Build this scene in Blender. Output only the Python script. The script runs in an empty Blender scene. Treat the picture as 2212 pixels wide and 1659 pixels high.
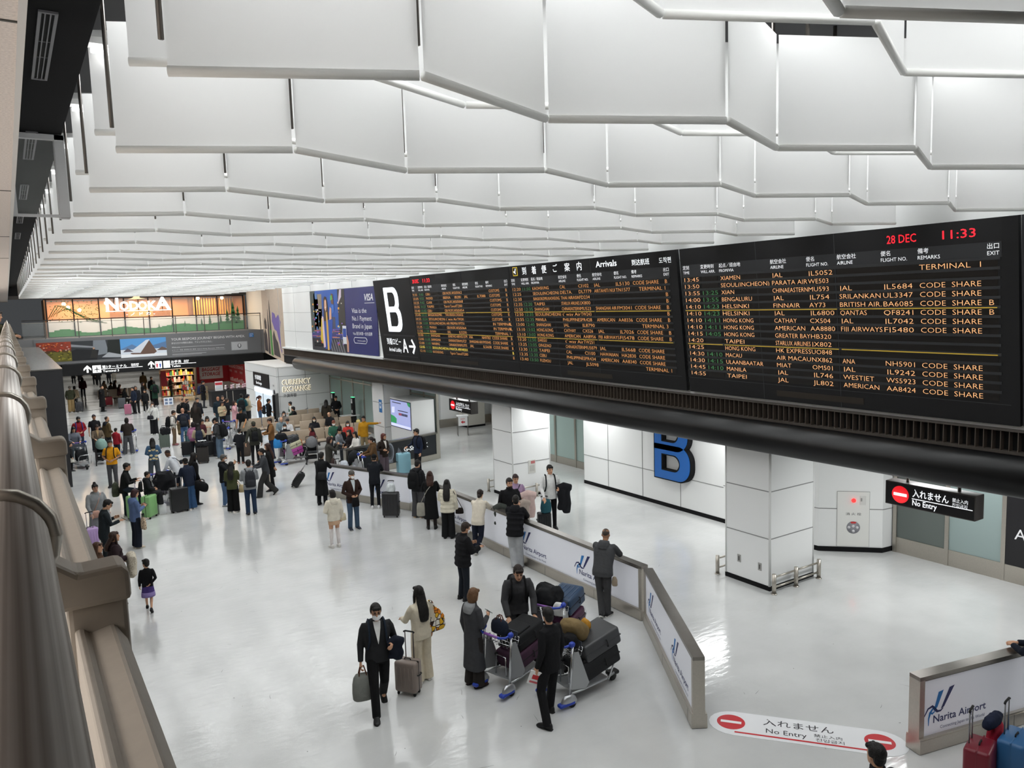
import bpy, bmesh, math, random
from mathutils import Vector, Matrix, Euler, Quaternion, noise
sc = bpy.context.scene
COL = sc.collection
random.seed(7)
PI = math.pi

# ------------------------------------------------------------------ camera
cam_data = bpy.data.cameras.new('camera')
cam_data.sensor_fit = 'HORIZONTAL'; cam_data.sensor_width = 36.0
cam_data.lens = 36.0 * 1664.56 / 2212.0
cam_data.clip_start = 0.02; cam_data.clip_end = 400
cam = bpy.data.objects.new('camera', cam_data); COL.objects.link(cam)
yaw, pitch, roll = 0.575821914, -0.106678807, -0.0311910833
F_ = Vector((math.sin(yaw)*math.cos(pitch), math.cos(yaw)*math.cos(pitch), math.sin(pitch)))
R0 = Vector((math.cos(yaw), -math.sin(yaw), 0)); U0 = R0.cross(F_)
R_ = math.cos(roll)*R0 + math.sin(roll)*U0; U_ = -math.sin(roll)*R0 + math.cos(roll)*U0
m3 = Matrix((R_, U_, -F_)).transposed()
cam.matrix_world = Matrix.Translation((0, 0, 6.4)) @ m3.to_4x4()
sc.camera = cam

# ------------------------------------------------------------------ world and exposure
w = bpy.data.worlds.new('world'); sc.world = w; w.use_nodes = True
bg = w.node_tree.nodes['Background']
bg.inputs[0].default_value = (0.9, 0.95, 1.0, 1); bg.inputs[1].default_value = 0.06
sc.view_settings.view_transform = 'Standard'; sc.view_settings.look = 'None'
sc.view_settings.gamma = 1.0; sc.view_settings.use_curve_mapping = False
sc.view_settings.exposure = 0.0
sc.cycles.max_bounces = 10; sc.cycles.diffuse_bounces = 5; sc.cycles.glossy_bounces = 3
sc.cycles.transmission_bounces = 6; sc.cycles.transparent_max_bounces = 8
sc.cycles.sample_clamp_indirect = 6.0
sc.cycles.caustics_reflective = False; sc.cycles.caustics_refractive = False

# ------------------------------------------------------------------ lamps
def area(name, loc, sx, sy, power, color=(0.985, 1.0, 1.0), rot=(0, 0, 0)):
    l = bpy.data.lights.new(name, 'AREA'); l.shape = 'RECTANGLE'; l.size = sx; l.size_y = sy
    l.energy = power; l.color = color
    o = bpy.data.objects.new(name, l); COL.objects.link(o); o.location = loc; o.rotation_euler = rot
    return o
for k in range(29):                       # one continuous light line above every second baffle row
    area('ceiling_light_line', (7.1, 1.55 + 2.03*k + 0.62, 8.62), 12.6, 0.22, 140 if k < 10 else 196, (0.975, 1.0, 1.0))
for yy in (2.5, 8, 14, 20, 26, 32.5):     # lower ceiling behind the board
    area('exit_hall_light', (15.6, yy, 3.26), 3.0, 0.5, 104)
for yy in (62, 69, 76, 83, 90, 98):       # corridor under the upper floor
    area('corridor_light', (8.0, yy, 2.80), 9.0, 0.8, 110, (1, 0.97, 0.92))
area('walkway_light', (-2.6, 4, 7.3), 2.4, 9.0, 300, (1, 0.97, 0.95))
area('walkway_light', (-2.6, 24, 7.3), 2.4, 20.0, 560, (1, 0.97, 0.95))
area('balcony_light', (8, 60.3, 8.9), 13, 1.2, 420, (1, 0.95, 0.88))

# ------------------------------------------------------------------ helpers
MATS = {}
def srgb(c):
    if isinstance(c, str):
        c = c.lstrip('#'); c = tuple(int(c[i:i+2], 16)/255 for i in (0, 2, 4))
    return tuple((x/12.92 if x <= 0.04045 else ((x+0.055)/1.055)**2.4) for x in c)
def mat(key, color=None, rough=0.6, metal=0.0, emit=0.0, spec=0.5, noise_=0.0, scale=30.0, bump=0.0, alpha=1.0, coat=0.0, emit_color=None):
    if key in MATS: return MATS[key]
    m = bpy.data.materials.new(key); m.use_nodes = True
    nt = m.node_tree; b = nt.nodes['Principled BSDF']
    c = (*srgb(color), 1)
    b.inputs['Base Color'].default_value = c
    b.inputs['Roughness'].default_value = rough; b.inputs['Metallic'].default_value = metal
    b.inputs['Specular IOR Level'].default_value = spec
    b.inputs['Coat Weight'].default_value = coat
    b.inputs['Alpha'].default_value = alpha
    if emit:
        b.inputs['Emission Color'].default_value = (*srgb(emit_color or color), 1)
        b.inputs['Emission Strength'].default_value = emit
    if noise_ or bump:
        tc = nt.nodes.new('ShaderNodeTexCoord'); nz = nt.nodes.new('ShaderNodeTexNoise')
        nz.inputs['Scale'].default_value = scale; nz.inputs['Detail'].default_value = 4
        nt.links.new(tc.outputs['Object'], nz.inputs['Vector'])
        if noise_:
            mx = nt.nodes.new('ShaderNodeMix'); mx.data_type = 'RGBA'; mx.blend_type = 'MULTIPLY'
            mx.inputs['Factor'].default_value = 1.0
            rp = nt.nodes.new('ShaderNodeMapRange'); rp.inputs[1].default_value = 0.3; rp.inputs[2].default_value = 0.7
            rp.inputs[3].default_value = 1 - noise_; rp.inputs[4].default_value = 1 + noise_*0.5
            nt.links.new(nz.outputs['Fac'], rp.inputs[0])
            mx.inputs[6].default_value = c
            nt.links.new(rp.outputs[0], mx.inputs[7]); nt.links.new(mx.outputs[2], b.inputs['Base Color'])
        if bump:
            bp = nt.nodes.new('ShaderNodeBump'); bp.inputs['Strength'].default_value = bump; bp.inputs['Distance'].default_value = 0.02
            nt.links.new(nz.outputs['Fac'], bp.inputs['Height']); nt.links.new(bp.outputs[0], b.inputs['Normal'])
    MATS[key] = m
    return m
def cloth(color, kind='cloth'):
    return mat(kind + '_' + color, color, rough=0.85, spec=0.25, noise_=0.12, scale=9, bump=0.7)
def plain(color, rough=0.5): return mat('plain_%s_%d' % (color, rough*100), color, rough=rough, spec=0.4)
def glow(color, s): return mat('glow_%s_%d' % (color, s*100), color, rough=0.6, emit=s)

STEEL = mat('brushed_steel', '#b9b3a9', rough=0.34, metal=0.9, noise_=0.05, scale=40)
STEEL_DARK = mat('dark_steel', '#6d6863', rough=0.38, metal=0.8)
CHROME = mat('chrome', '#c8cacc', rough=0.2, metal=1.0)
BLACK = mat('satin_black', '#0d0d0f', rough=0.42, spec=0.4)
MATT_BLACK = mat('matt_black', '#101012', rough=0.75, spec=0.2)
RUBBER = mat('rubber', '#161617', rough=0.8)
WHITE_PANEL = mat('white_panel', '#e6e7e6', rough=0.42, spec=0.4)

class MB:
    """collects shapes, then links them as ONE mesh object (a slot per material used)."""
    def __init__(s): s.v = []; s.f = []; s.mi = []; s.ms = []; s.sm = []
    def _m(s, m):
        if m not in s.ms: s.ms.append(m)
        return s.ms.index(m)
    def add(s, vs, fs, m=None, smooth=False):
        n = len(s.v); s.v.extend(tuple(v) for v in vs); k = s._m(m)
        for f in fs: s.f.append(tuple(i+n for i in f)); s.mi.append(k); s.sm.append(smooth)
    def box(s, x0, x1, y0, y1, z0, z1, m=None, M=None):
        vs = [Vector((x, y, z)) for z in (z0, z1) for y in (y0, y1) for x in (x0, x1)]
        if M is not None: vs = [M @ v for v in vs]
        s.add(vs, [(0, 2, 3, 1), (4, 5, 7, 6), (0, 1, 5, 4), (2, 6, 7, 3), (0, 4, 6, 2), (1, 3, 7, 5)], m)
    def rbox(s, x0, x1, y0, y1, z0, z1, r, m=None, M=None, n=3):
        """box rounded on all edges"""
        bm = bmesh.new(); bmesh.ops.create_cube(bm, size=1)
        sx, sy, sz = x1-x0, y1-y0, z1-z0
        for v in bm.verts: v.co = Vector((v.co.x*sx+(x0+x1)/2, v.co.y*sy+(y0+y1)/2, v.co.z*sz+(z0+z1)/2))
        bmesh.ops.bevel(bm, geom=bm.edges[:], offset=min(r, sx*.49, sy*.49, sz*.49), segments=n, profile=0.5, affect='EDGES')
        bm.verts.index_update()
        vs = [v.co.copy() for v in bm.verts]
        if M is not None: vs = [M @ v for v in vs]
        s.add(vs, [[v.index for v in f.verts] for f in bm.faces], m, True); bm.free()
    def quad(s, a, b, c, d, m=None): s.add([a, b, c, d], [(0, 1, 2, 3)], m)
    def poly(s, pts, m=None): s.add(pts, [tuple(range(len(pts)))], m)
    def prism(s, pts, d, m=None):
        """polygon pts (3D, planar) extruded by vector d"""
        n = len(pts); d = Vector(d); vs = [Vector(p) for p in pts] + [Vector(p)+d for p in pts]
        fs = [tuple(reversed(range(n))), tuple(range(n, 2*n))] + [(i, (i+1) % n, n+(i+1) % n, n+i) for i in range(n)]
        s.add(vs, fs, m)
    def loft(s, rings, m=None, cap=True, smooth=True):
        n = len(rings[0]); vs = [p for r in rings for p in r]; fs = []
        for k in range(len(rings)-1):
            for i in range(n):
                j = (i+1) % n; fs.append((k*n+i, k*n+j, (k+1)*n+j, (k+1)*n+i))
        if cap:
            fs.append(tuple(reversed(range(n)))); fs.append(tuple((len(rings)-1)*n+i for i in range(n)))
        s.add(vs, fs, m, smooth)
    def tube(s, pts, r, m=None, n=10, closed=False):
        pts = [Vector(p) for p in pts]; rs = r if isinstance(r, (list, tuple)) else [r]*len(pts)
        rings = []; up = None
        for i, p in enumerate(pts):
            a = pts[i-1] if i > 0 else (pts[-1] if closed else p); b = pts[i+1] if i < len(pts)-1 else (pts[0] if closed else p)
            t = (b-a).normalized()
            if up is None:
                up = t.orthogonal().normalized()
            up = (up - t*up.dot(t))
            up = up.normalized() if up.length > 1e-6 else t.orthogonal().normalized()
            w_ = t.cross(up)
            rings.append([p + (up*math.cos(2*PI*k/n) + w_*math.sin(2*PI*k/n))*rs[i] for k in range(n)])
        if closed: rings.append(rings[0])
        s.loft(rings, m, cap=not closed)
    def cyl(s, a, b, r, m=None, n=16, r2=None): s.tube([a, b], [r, r if r2 is None else r2], m, n)
    def ball(s, c, r, m=None, n=12, k=8, M=None):
        rx, ry, rz = r if isinstance(r, (list, tuple)) else (r, r, r)
        rings = []
        for i in range(k+1):
            t = PI*i/k; t = min(max(t, 0.06), PI-0.06)
            ring = [Vector((c[0]+rx*math.sin(t)*math.cos(2*PI*j/n), c[1]+ry*math.sin(t)*math.sin(2*PI*j/n), c[2]-rz*math.cos(t))) for j in range(n)]
            if M is not None: ring = [M @ p for p in ring]
            rings.append(ring)
        s.loft(rings, m)
    def text(s, body, o, u, v, size, m=None, width=None, align='l', depth=0.0, maxw=None, shear=0.0, off=0.0):
        """lettering on the plane through o with axes u, v"""
        key = (body, shear, off)
        if key not in TXT:
            c = bpy.data.curves.new('lettering', 'FONT'); c.body = body; c.size = 1; c.resolution_u = 2; c.shear = shear; c.offset = off
            ob = bpy.data.objects.new('lettering', c); me = bpy.data.meshes.new_from_object(ob)
            TXT[key] = ([x.co.copy() for x in me.vertices], [tuple(p.vertices) for p in me.polygons])
            bpy.data.objects.remove(ob); bpy.data.curves.remove(c); bpy.data.meshes.remove(me)
        vs, fs = TXT[key]
        if not vs: return
        x0 = min(p.x for p in vs); x1 = max(p.x for p in vs)
        k = size; kx = size
        if width: kx = width/(x1-x0)
        elif maxw and (x1-x0)*size > maxw: kx = maxw/(x1-x0)
        dx = {'l': 0, 'c': -(x1-x0)/2, 'r': -(x1-x0)}[align]
        o = Vector(o); u = Vector(u).normalized(); v = Vector(v).normalized(); nrm = u.cross(v)*depth
        P_ = [o + u*((p.x-x0+dx)*kx) + v*(p.y*k) for p in vs]
        if depth:
            s.add([p+nrm for p in P_], fs, m)
            edges = {}
            for f in fs:
                for i in range(len(f)):
                    e = (f[i], f[(i+1) % len(f)]); edges[e] = 1
            bd = [e for e in edges if (e[1], e[0]) not in edges]
            vv = []; ff = []
            for a, b in bd:
                k0 = len(vv); vv += [P_[a], P_[b], P_[b]+nrm, P_[a]+nrm]; ff.append((k0, k0+1, k0+2, k0+3))
            s.add(vv, ff, m)
        else: s.add(P_, fs, m)
    def xform(s, M):
        s.v = [tuple(M @ Vector(p)) for p in s.v]; return s
    def build(s, name, m=None, parent=None, bevel=0, loc=None):
        me = bpy.data.meshes.new(name)
        vs = s.v
        me.from_pydata(vs, [], s.f)
        ms = [x if x is not None else m for x in s.ms]
        for x in ms: me.materials.append(x)
        me.polygons.foreach_set('material_index', s.mi)
        me.polygons.foreach_set('use_smooth', s.sm)
        me.update()
        o = bpy.data.objects.new(name, me); COL.objects.link(o)
        if bevel:
            b = o.modifiers.new('bevel', 'BEVEL'); b.width = bevel; b.segments = 2; b.limit_method = 'ANGLE'
        if parent is not None:
            o.parent = parent
        return o
TXT = {}
def tag(o, label=None, cat=None, group=None, kind=None):
    if label: o['label'] = label
    if cat: o['category'] = cat
    if group: o['group'] = group
    if kind: o['kind'] = kind
    return o
def thing(name, label, cat, loc=(0, 0, 0), rz=0.0, group=None):
    o = bpy.data.objects.new(name, None); COL.objects.link(o); o.empty_display_size = 0.2
    o.location = loc; o.rotation_euler = (0, 0, rz)
    return tag(o, label, cat, group)
def struct(o, label=None, cat=None): return tag(o, label, cat, None, 'structure')
ORD = 'first second third fourth fifth sixth seventh eighth ninth tenth eleventh twelfth thirteenth fourteenth fifteenth sixteenth seventeenth eighteenth nineteenth twentieth twenty-first twenty-second twenty-third twenty-fourth twenty-fifth twenty-sixth twenty-seventh twenty-eighth twenty-ninth thirtieth'.split()
X_, Y_, Z_ = Vector((1, 0, 0)), Vector((0, 1, 0)), Vector((0, 0, 1))


# ================================================================== large structure
def floor_material():
    m = bpy.data.materials.new('polished_white_floor'); m.use_nodes = True; nt = m.node_tree; b = nt.nodes['Principled BSDF']
    tc = nt.nodes.new('ShaderNodeTexCoord'); n1 = nt.nodes.new('ShaderNodeTexNoise'); n1.inputs['Scale'].default_value = 0.9; n1.inputs['Detail'].default_value = 5
    n2 = nt.nodes.new('ShaderNodeTexNoise'); n2.inputs['Scale'].default_value = 3.2; n2.inputs['Detail'].default_value = 3
    mp = nt.nodes.new('ShaderNodeMapping'); mp.inputs['Scale'].default_value = (1, 2.6, 1)
    nt.links.new(tc.outputs['Object'], n1.inputs['Vector']); nt.links.new(tc.outputs['Object'], mp.inputs['Vector']); nt.links.new(mp.outputs[0], n2.inputs['Vector'])
    cr = nt.nodes.new('ShaderNodeValToRGB'); cr.color_ramp.elements[0].position = 0.3; cr.color_ramp.elements[1].position = 0.7
    cr.color_ramp.elements[0].color = (*srgb('#c2c3c2'), 1); cr.color_ramp.elements[1].color = (*srgb('#cfd0cf'), 1)
    nt.links.new(n1.outputs['Fac'], cr.inputs[0]); nt.links.new(cr.outputs[0], b.inputs['Base Color'])
    rr = nt.nodes.new('ShaderNodeMapRange'); rr.inputs[3].default_value = 0.07; rr.inputs[4].default_value = 0.19
    nt.links.new(n1.outputs['Fac'], rr.inputs[0]); nt.links.new(rr.outputs[0], b.inputs['Roughness'])
    bp = nt.nodes.new('ShaderNodeBump'); bp.inputs['Strength'].default_value = 0.22; bp.inputs['Distance'].default_value = 0.02
    nt.links.new(n2.outputs['Fac'], bp.inputs['Height']); nt.links.new(bp.outputs[0], b.inputs['Normal'])
    b.inputs['Specular IOR Level'].default_value = 0.75
    return m
FLOOR = floor_material()
b = MB(); b.box(-8, 32, -6, 130, -0.3, 0, FLOOR); struct(b.build('floor'))
JOINT = plain('#8f8f8f', 0.7); DARKJOINT = plain('#5b5b58', 0.7)
b = MB()
for yy in (51.4, 55.0, 58.6, 64.0, 70, 76, 82): b.box(1.7, 16, yy-0.06, yy+0.06, 0.0005, 0.004, DARKJOINT)
struct(b.build('trim_1'))                                  # expansion joint strips across the far floor

GROOVE = plain('#8a8b8a', 0.8)
# ---- upper right wall carrying the board
b = MB(); b.box(13.4, 13.8, -3, 44.7, 3.3, 9.2, WHITE_PANEL)
GROOVE2 = plain('#b4b5b4', 0.8)
for z in (5.12, 6.16, 7.25): b.box(13.392, 13.41, -3, 44.7, z-0.010, z+0.010, GROOVE2)
for k in range(6): b.box(13.392, 13.41, 31.0+k*2.9-0.010, 31.0+k*2.9+0.010, 4.2, 9, GROOVE2)
struct(b.build('wall_right'))
b = MB(); b.box(13.24, 13.4, 30.42, 44.75, 4.115, 4.20, plain('#dfe0df', 0.4)); struct(b.build('trim_2'))
b = MB(); b.box(13.3, 18.6, -3, 42, 3.30, 3.42, plain('#dcdcda', 0.6)); struct(b.build('ceiling_exit_hall'))
b = MB(); b.box(13.29, 13.4, -3, 44.7, 3.30, 3.74, MATT_BLACK); struct(b.build('wall_right_bulkhead'))
# ---- wall with the big B
b = MB(); b.box(16.45, 17.0, 14.6, 20.87, 0.1, 3.32, WHITE_PANEL)
for z in (1.02, 2.25): b.box(16.442, 16.46, 14.6, 20.87, z-0.01, z+0.01, GROOVE)
for y in (19.57, 17.9, 16.25): b.box(16.442, 16.46, y-0.01, y+0.01, 0.1, 3.3, GROOVE)
struct(b.build('wall_exit'))
b = MB(); b.box(16.44, 17.0, 14.59, 20.88, 0.0, 0.12, MATT_BLACK); struct(b.build('baseboard_exit'))
# ---- angled wall with the hydrant cabinet
pts = [(16.45, 14.6), (16.40, 11.70), (16.42, 11.53), (17.46, 10.49), (17.82, 10.44), (18.4, 10.44), (18.4, 14.6)]
b = MB(); b.prism([(x, y, 0.1) for x, y in pts], (0, 0, 3.2), WHITE_PANEL)
for z in (1.08, 2.28):
    for (p, q) in zip(pts[:4], pts[1:5]):
        d = (Vector(q)-Vector(p)).normalized(); n = Vector((-d.y, d.x))*-0.006
        b.prism([(p[0]+n.x, p[1]+n.y, z-0.01), (q[0]+n.x, q[1]+n.y, z-0.01), (q[0]-n.x, q[1]-n.y, z-0.01), (p[0]-n.x, p[1]-n.y, z-0.01)], (0, 0, 0.02), GROOVE)
struct(b.build('wall_hydrant'))
b = MB()
pb = [(p[0]-0.012, p[1]-0.012) for p in pts[:5]]+pts[5:]
b.prism([(x, y, 0) for x, y in pb], (0, 0, 0.12), MATT_BLACK); struct(b.build('baseboard_hydrant'))
# ---- columns
def column(y0, y1):
    b = MB(); b.box(13.3, 14.8, y0, y1, 0.1, 3.31, WHITE_PANEL)
    for z in (1.15, 2.19):
        b.box(13.293, 14.807, y0-0.007, y1+0.007, z-0.010, z+0.010, GROOVE)
    for (x, y) in ((13.3, y0), (13.3, y1), (14.8, y0)):
        b.cyl((x+0.012*(1 if x < 14 else -1), y+0.012*(1 if y == y0 else -1), 0.1), (x+0.012*(1 if x < 14 else -1), y+0.012*(1 if y == y0 else -1), 3.3), 0.028, plain('#dadbd9', 0.4), 10)
    o = struct(b.build('column'))
    b = MB(); b.box(13.29, 14.81, y0-0.01, y1+0.01, 0.0, 0.105, MATT_BLACK); struct(b.build('baseboard_column'))
    return o
column(10.52, 11.74); column(20.6, 21.78); column(30.7, 31.9); column(0.5, 1.7)
# ---- glazing
def glass_mat(name, color, trans, rough, alpha=1.0):
    m = bpy.data.materials.new(name); m.use_nodes = True; nt = m.node_tree; b = nt.nodes['Principled BSDF']
    b.inputs['Base Color'].default_value = (*srgb(color), 1); b.inputs['Transmission Weight'].default_value = trans
    b.inputs['Roughness'].default_value = rough; b.inputs['IOR'].default_value = 1.15; b.inputs['Alpha'].default_value = alpha
    return m
FROST = glass_mat('frosted_green_glass', '#b4c8c2', 0.25, 0.28)
GREYGLASS = glass_mat('grey_glass', '#747b78', 0.2, 0.3)
FROST2 = glass_mat('pale_door_glass', '#9fb0ae', 0.2, 0.28)
CLEAR = glass_mat('clear_glass', '#eef4f2', 0.0, 0.05, 0.07)
def glazing(idx, x, y0, y1, posts, glass, base=0.36, ztop=3.3, transom=None, side=-1):
    t = thing('window_%d' % idx, None, None); t['kind'] = 'structure'
    b = MB(); b.box(x-0.012, x+0.012, y0, y1, base, ztop, glass); struct(b.build('window_pane', parent=t))
    b = MB()
    b.box(x-0.035, x+0.035, y0, y1, 0, base, STEEL)
    for p in posts: b.box(x-0.05, x+0.05, p-0.045, p+0.045, 0, ztop, STEEL)
    if transom: b.box(x-0.045, x+0.045, y0, y1, transom-0.035, transom+0.035, STEEL)
    struct(b.build('window_frame', parent=t)); return t
glazing(1, 17.8, 9.11, 10.40, (10.36,), GREYGLASS, 0.38); glazing(5, 17.8, 7.86, 9.11, (9.11, 7.90), FROST2, 0.38)
glazing(2, 17.8, 21.0, 28.0, (24.34, 23.05, 25.7, 27, 22.0), FROST, 0.28)
glazing(3, 14.6, 28.2, 30.7, (28.24, 29.35, 30.66), FROST, 0.3, 3.3, 2.55)
glazing(4, 15.0, 35.6, 42.0, (35.66, 37.0, 38.5, 40.2, 41.94), FROST, 0.3, 3.3, 2.45)
b = MB(); b.box(17.76, 17.84, 3.0, 7.86, 0.38, 3.3, plain('#1b1a1d', 0.35)); b.box(17.75, 17.85, 3.0, 7.86, 0, 0.38, STEEL)
b.text('A', (17.752, 7.68, 0.98), -Y_, Z_, 0.34, plain('#ecebee', 0.5)); struct(b.build('wall_black_glass'))
# walls seen deep inside the exits
b = MB(); b.box(18.4, 22.5, 35.2, 35.4, 0.0, 3.3, WHITE_PANEL); b.box(21.4, 21.6, 28, 35.4, 0, 3.3, WHITE_PANEL)
b.box(18.3, 22.5, 35.13, 35.2, 0, 0.42, STEEL); b.box(21.3, 21.4, 28, 35.2, 0, 0.42, STEEL); struct(b.build('wall_exit_back'))
b = MB(); b.box(14.9, 15.1, 31.0, 35.6, 0, 3.3, WHITE_PANEL); b.box(14.8, 15.0, 31.6, 31.9, 0, 3.3, WHITE_PANEL); struct(b.build('wall_exit_side'))
b = MB(); b.box(18.5, 19.2, -3, 10.4, 0, 3.4, plain('#b9bcba', 0.7)); b.box(20.5, 20.7, 14.6, 28, 0, 3.4, plain('#c9ccca', 0.7)); struct(b.build('wall_behind_glass'))
b = MB(); b.box(18.6, 24, -3, 42, 3.30, 3.42, plain('#dcdcda', 0.6)); struct(b.build('ceiling_customs'))
# ---- far end: upper floor, header, mural wall
FASCIA = plain('#77787a', 0.5)
b = MB(); b.box(-6, 17.0, 58.06, 70, 2.46, 4.90, plain('#4c4b4a', 0.7)); struct(b.build('floor_upper'))
b = MB(); b.box(-6, 17, 58.0, 58.05, 2.45, 3.2, MATT_BLACK); struct(b.build('wall_far_header'))
b = MB(); b.box(0.0, 15.85, 57.95, 58.05, 3.19, 4.92, FASCIA); struct(b.build('wall_far_fascia'))
b = MB(); b.box(-8, 17, 62.3, 62.6, 7.57, 9.0, MATT_BLACK); b.box(-8, 17, 62.25, 62.3, 7.57, 7.80, plain('#33302e', 0.6)); struct(b.build('wall_far_top'))
def stone():
    m = mat('mural_stone', '#b9a795', rough=0.8, noise_=0.12, scale=6); return m
def mural():
    """stone wall with printed iris leaves and petals"""
    b = MB()
    A, B_ = Vector((13.4, 44.7)), Vector((15.85, 58.0)); d = (B_-A); L = d.length; d = d/L; n = Vector((-d.y, d.x))
    P = lambda s, z, o=0.0: Vector((A.x+d.x*s*L+n.x*o, A.y+d.y*s*L+n.y*o, z))
    b.prism([P(0, 3.2), P(1, 3.2), P(1, 3.2, -0.4), P(0, 3.2, -0.4)], (0, 0, 5.4), stone())
    g, v, dk, lv = plain('#3f7d3a', 0.7), plain('#6b5a9b', 0.7), plain('#3b3436', 0.7), plain('#8a6f86', 0.7)
    def shape(pts, m, o): b.prism([P(s, z, o) for s, z in pts], (n.x*0.008, n.y*0.008, 0), m)
    shape([(.52, 3.3), (.62, 3.3), (.64, 5.0), (.60, 6.2), (.55, 5.0)], g, 0.003)
    shape([(.55, 5.0), (.63, 5.0), (.62, 6.3), (.60, 7.0), (.57, 6.2)], dk, 0.006)
    shape([(.66, 3.3), (.76, 3.3), (.73, 5.5), (.70, 6.4), (.67, 5.2)], dk, 0.003)
    shape([(.12, 3.9), (.16, 4.0), (.17, 4.9), (.12, 5.6), (.20, 6.05), (.32, 5.8), (.36, 6.1), (.47, 6.2), (.50, 5.6), (.40, 5.1), (.30, 5.0), (.22, 4.4), (.14, 3.7)][::-1], v, 0.003)
    shape([(.20, 3.4), (.48, 3.4), (.50, 4.6), (.44, 5.0), (.36, 4.5), (.28, 4.3)][::-1], dk, 0.005)
    shape([(.78, 3.4), (.95, 3.4), (.97, 4.6), (.88, 5.0), (.80, 4.6)], dk, 0.005)
    shape([(.80, 5.0), (.90, 5.0), (.92, 5.5), (.86, 5.8), (.80, 5.5)], dk, 0.005)
    return struct(b.build('wall_mural'))
mural()
b = MB(); b.box(15.85, 17.0, 58.0, 62.3, 4.9, 8.6, plain('#e3d6c4', 0.6)); struct(b.build('wall_far_side'))
# corridor beyond
b = MB(); b.box(-6, 17, 70, 128, 2.9, 3.0, plain('#d9d5cc', 0.7)); struct(b.build('ceiling_corridor'))
b = MB(); b.box(-6.2, 17, 118, 118.3, 0, 3, plain('#b8b2a8', 0.7)); b.box(16.8, 17, 63.5, 118, 0, 3, plain('#cfc8bd', 0.7)); b.box(0.2, 0.4, 58, 118, 0, 3, plain('#a9a39a', 0.7)); struct(b.build('wall_corridor'))
b = MB(); b.box(14.45, 14.6, 58.06, 63.6, 0, 2.46, plain('#d8d4cf', 0.6)); b.box(10.5, 14.6, 63.5, 63.7, 0, 2.46, plain('#d8d4cf', 0.6)); struct(b.build('wall_storage'))
b = MB(); b.box(16.9, 17.2, 41, 62, 0, 5, plain('#cfcac4', 0.6)); struct(b.build('wall_right_back'))
# ---- dark clad block below the walkway
b = MB(); b.box(-3, 1.55, 32.8, 58.0, 0, 4.42, plain('#2b2b2e', 0.6))
b.box(0.30, 0.62, 32.78, 32.82, 0, 4.2, plain('#1d1d20', 0.6))
b.box(-3, 1.56, 32.78, 58, 4.42, 4.46, mat('block_top', '#8d8a86', rough=0.22, metal=0.6)); struct(b.build('wall_left_block'))
b = MB(); b.box(-6, 0.05, -6, 62, 4.35, 4.86, plain('#cfcbc5', 0.7)); struct(b.build('floor_walkway'))
b = MB(); b.box(-3.4, -3.2, -6, 32.8, 0, 4.35, plain('#b9b6b1', 0.7)); struct(b.build('wall_left'))
b = MB(); b.box(-6.2, -6, -6, 62, 4.86, 9.2, plain('#c4bfb8', 0.7)); struct(b.build('wall_walkway'))
b = MB(); b.box(-6.2, 32, -6.2, -6, 0, 9.2, plain('#b5b3b0', 0.7)); struct(b.build('wall_back'))
b = MB(); b.box(24, 24.2, -6, 44, 0, 9.2, plain('#cccccc', 0.7)); struct(b.build('wall_far_right'))
# ---- ceilings
TILE = mat('acoustic_tile', '#e4dbd5', rough=0.85, noise_=0.18, scale=90)
b = MB(); b.box(-6, 0.115, -6, 62, 7.40, 7.5, TILE)
for y in (-1, 3.2, 7.41, 11.6, 15.8): b.box(-6, 0.116, y-0.006, y+0.006, 7.395, 7.41, DARKJOINT)
b.box(0.115, 0.14, -6, 62, 7.39, 8.45, plain('#d9d8d6', 0.5)); struct(b.build('ceiling_walkway'))
SOFFIT = mat('dark_soffit', '#1b1b1c', rough=0.9, spec=0.1, noise_=0.05, scale=50)
b = MB(); b.box(0.14, 0.68, -6, 62, 8.40, 8.5, SOFFIT); struct(b.build('ceiling_soffit'))
b = MB(); b.box(-6.2, 24, -6.2, 63, 9.1, 9.25, plain('#3a3a3c', 0.8)); b.box(0.64, 0.68, -6, 62, 8.5, 9.1, plain('#9b9a98', 0.7)); struct(b.build('ceiling'))


# ================================================================== fabric ceiling baffles
def fabric_mat():
    m = bpy.data.materials.new('white_baffle_fabric'); m.use_nodes = True; nt = m.node_tree
    for n in list(nt.nodes):
        if n.type != 'OUTPUT_MATERIAL': nt.nodes.remove(n)
    out = [n for n in nt.nodes if n.type == 'OUTPUT_MATERIAL'][0]
    d = nt.nodes.new('ShaderNodeBsdfDiffuse'); t = nt.nodes.new('ShaderNodeBsdfTranslucent'); mx = nt.nodes.new('ShaderNodeMixShader')
    d.inputs[0].default_value = (0.89, 0.89, 0.885, 1); t.inputs[0].default_value = (0.89, 0.89, 0.885, 1); mx.inputs[0].default_value = 0.45
    tc = nt.nodes.new('ShaderNodeTexCoord'); nz = nt.nodes.new('ShaderNodeTexNoise'); nz.inputs['Scale'].default_value = 260
    bp = nt.nodes.new('ShaderNodeBump'); bp.inputs['Strength'].default_value = 0.08; bp.inputs['Distance'].default_value = 0.004
    nt.links.new(tc.outputs['Object'], nz.inputs[0]); nt.links.new(nz.outputs['Fac'], bp.inputs['Height'])
    nt.links.new(bp.outputs[0], d.inputs['Normal'])
    nt.links.new(d.outputs[0], mx.inputs[1]); nt.links.new(t.outputs[0], mx.inputs[2]); nt.links.new(mx.outputs[0], out.inputs[0])
    return m
FABRIC = fabric_mat()
HEM = mat('baffle_hem', '#f6f6f3', rough=0.9, spec=0.1)
X0, DX, AMP = 0.72, 1.1045, 0.48
def node(i, ybase): return Vector((X0+DX*i, ybase + (AMP if i % 2 == 0 else 0.0), 0))
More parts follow.
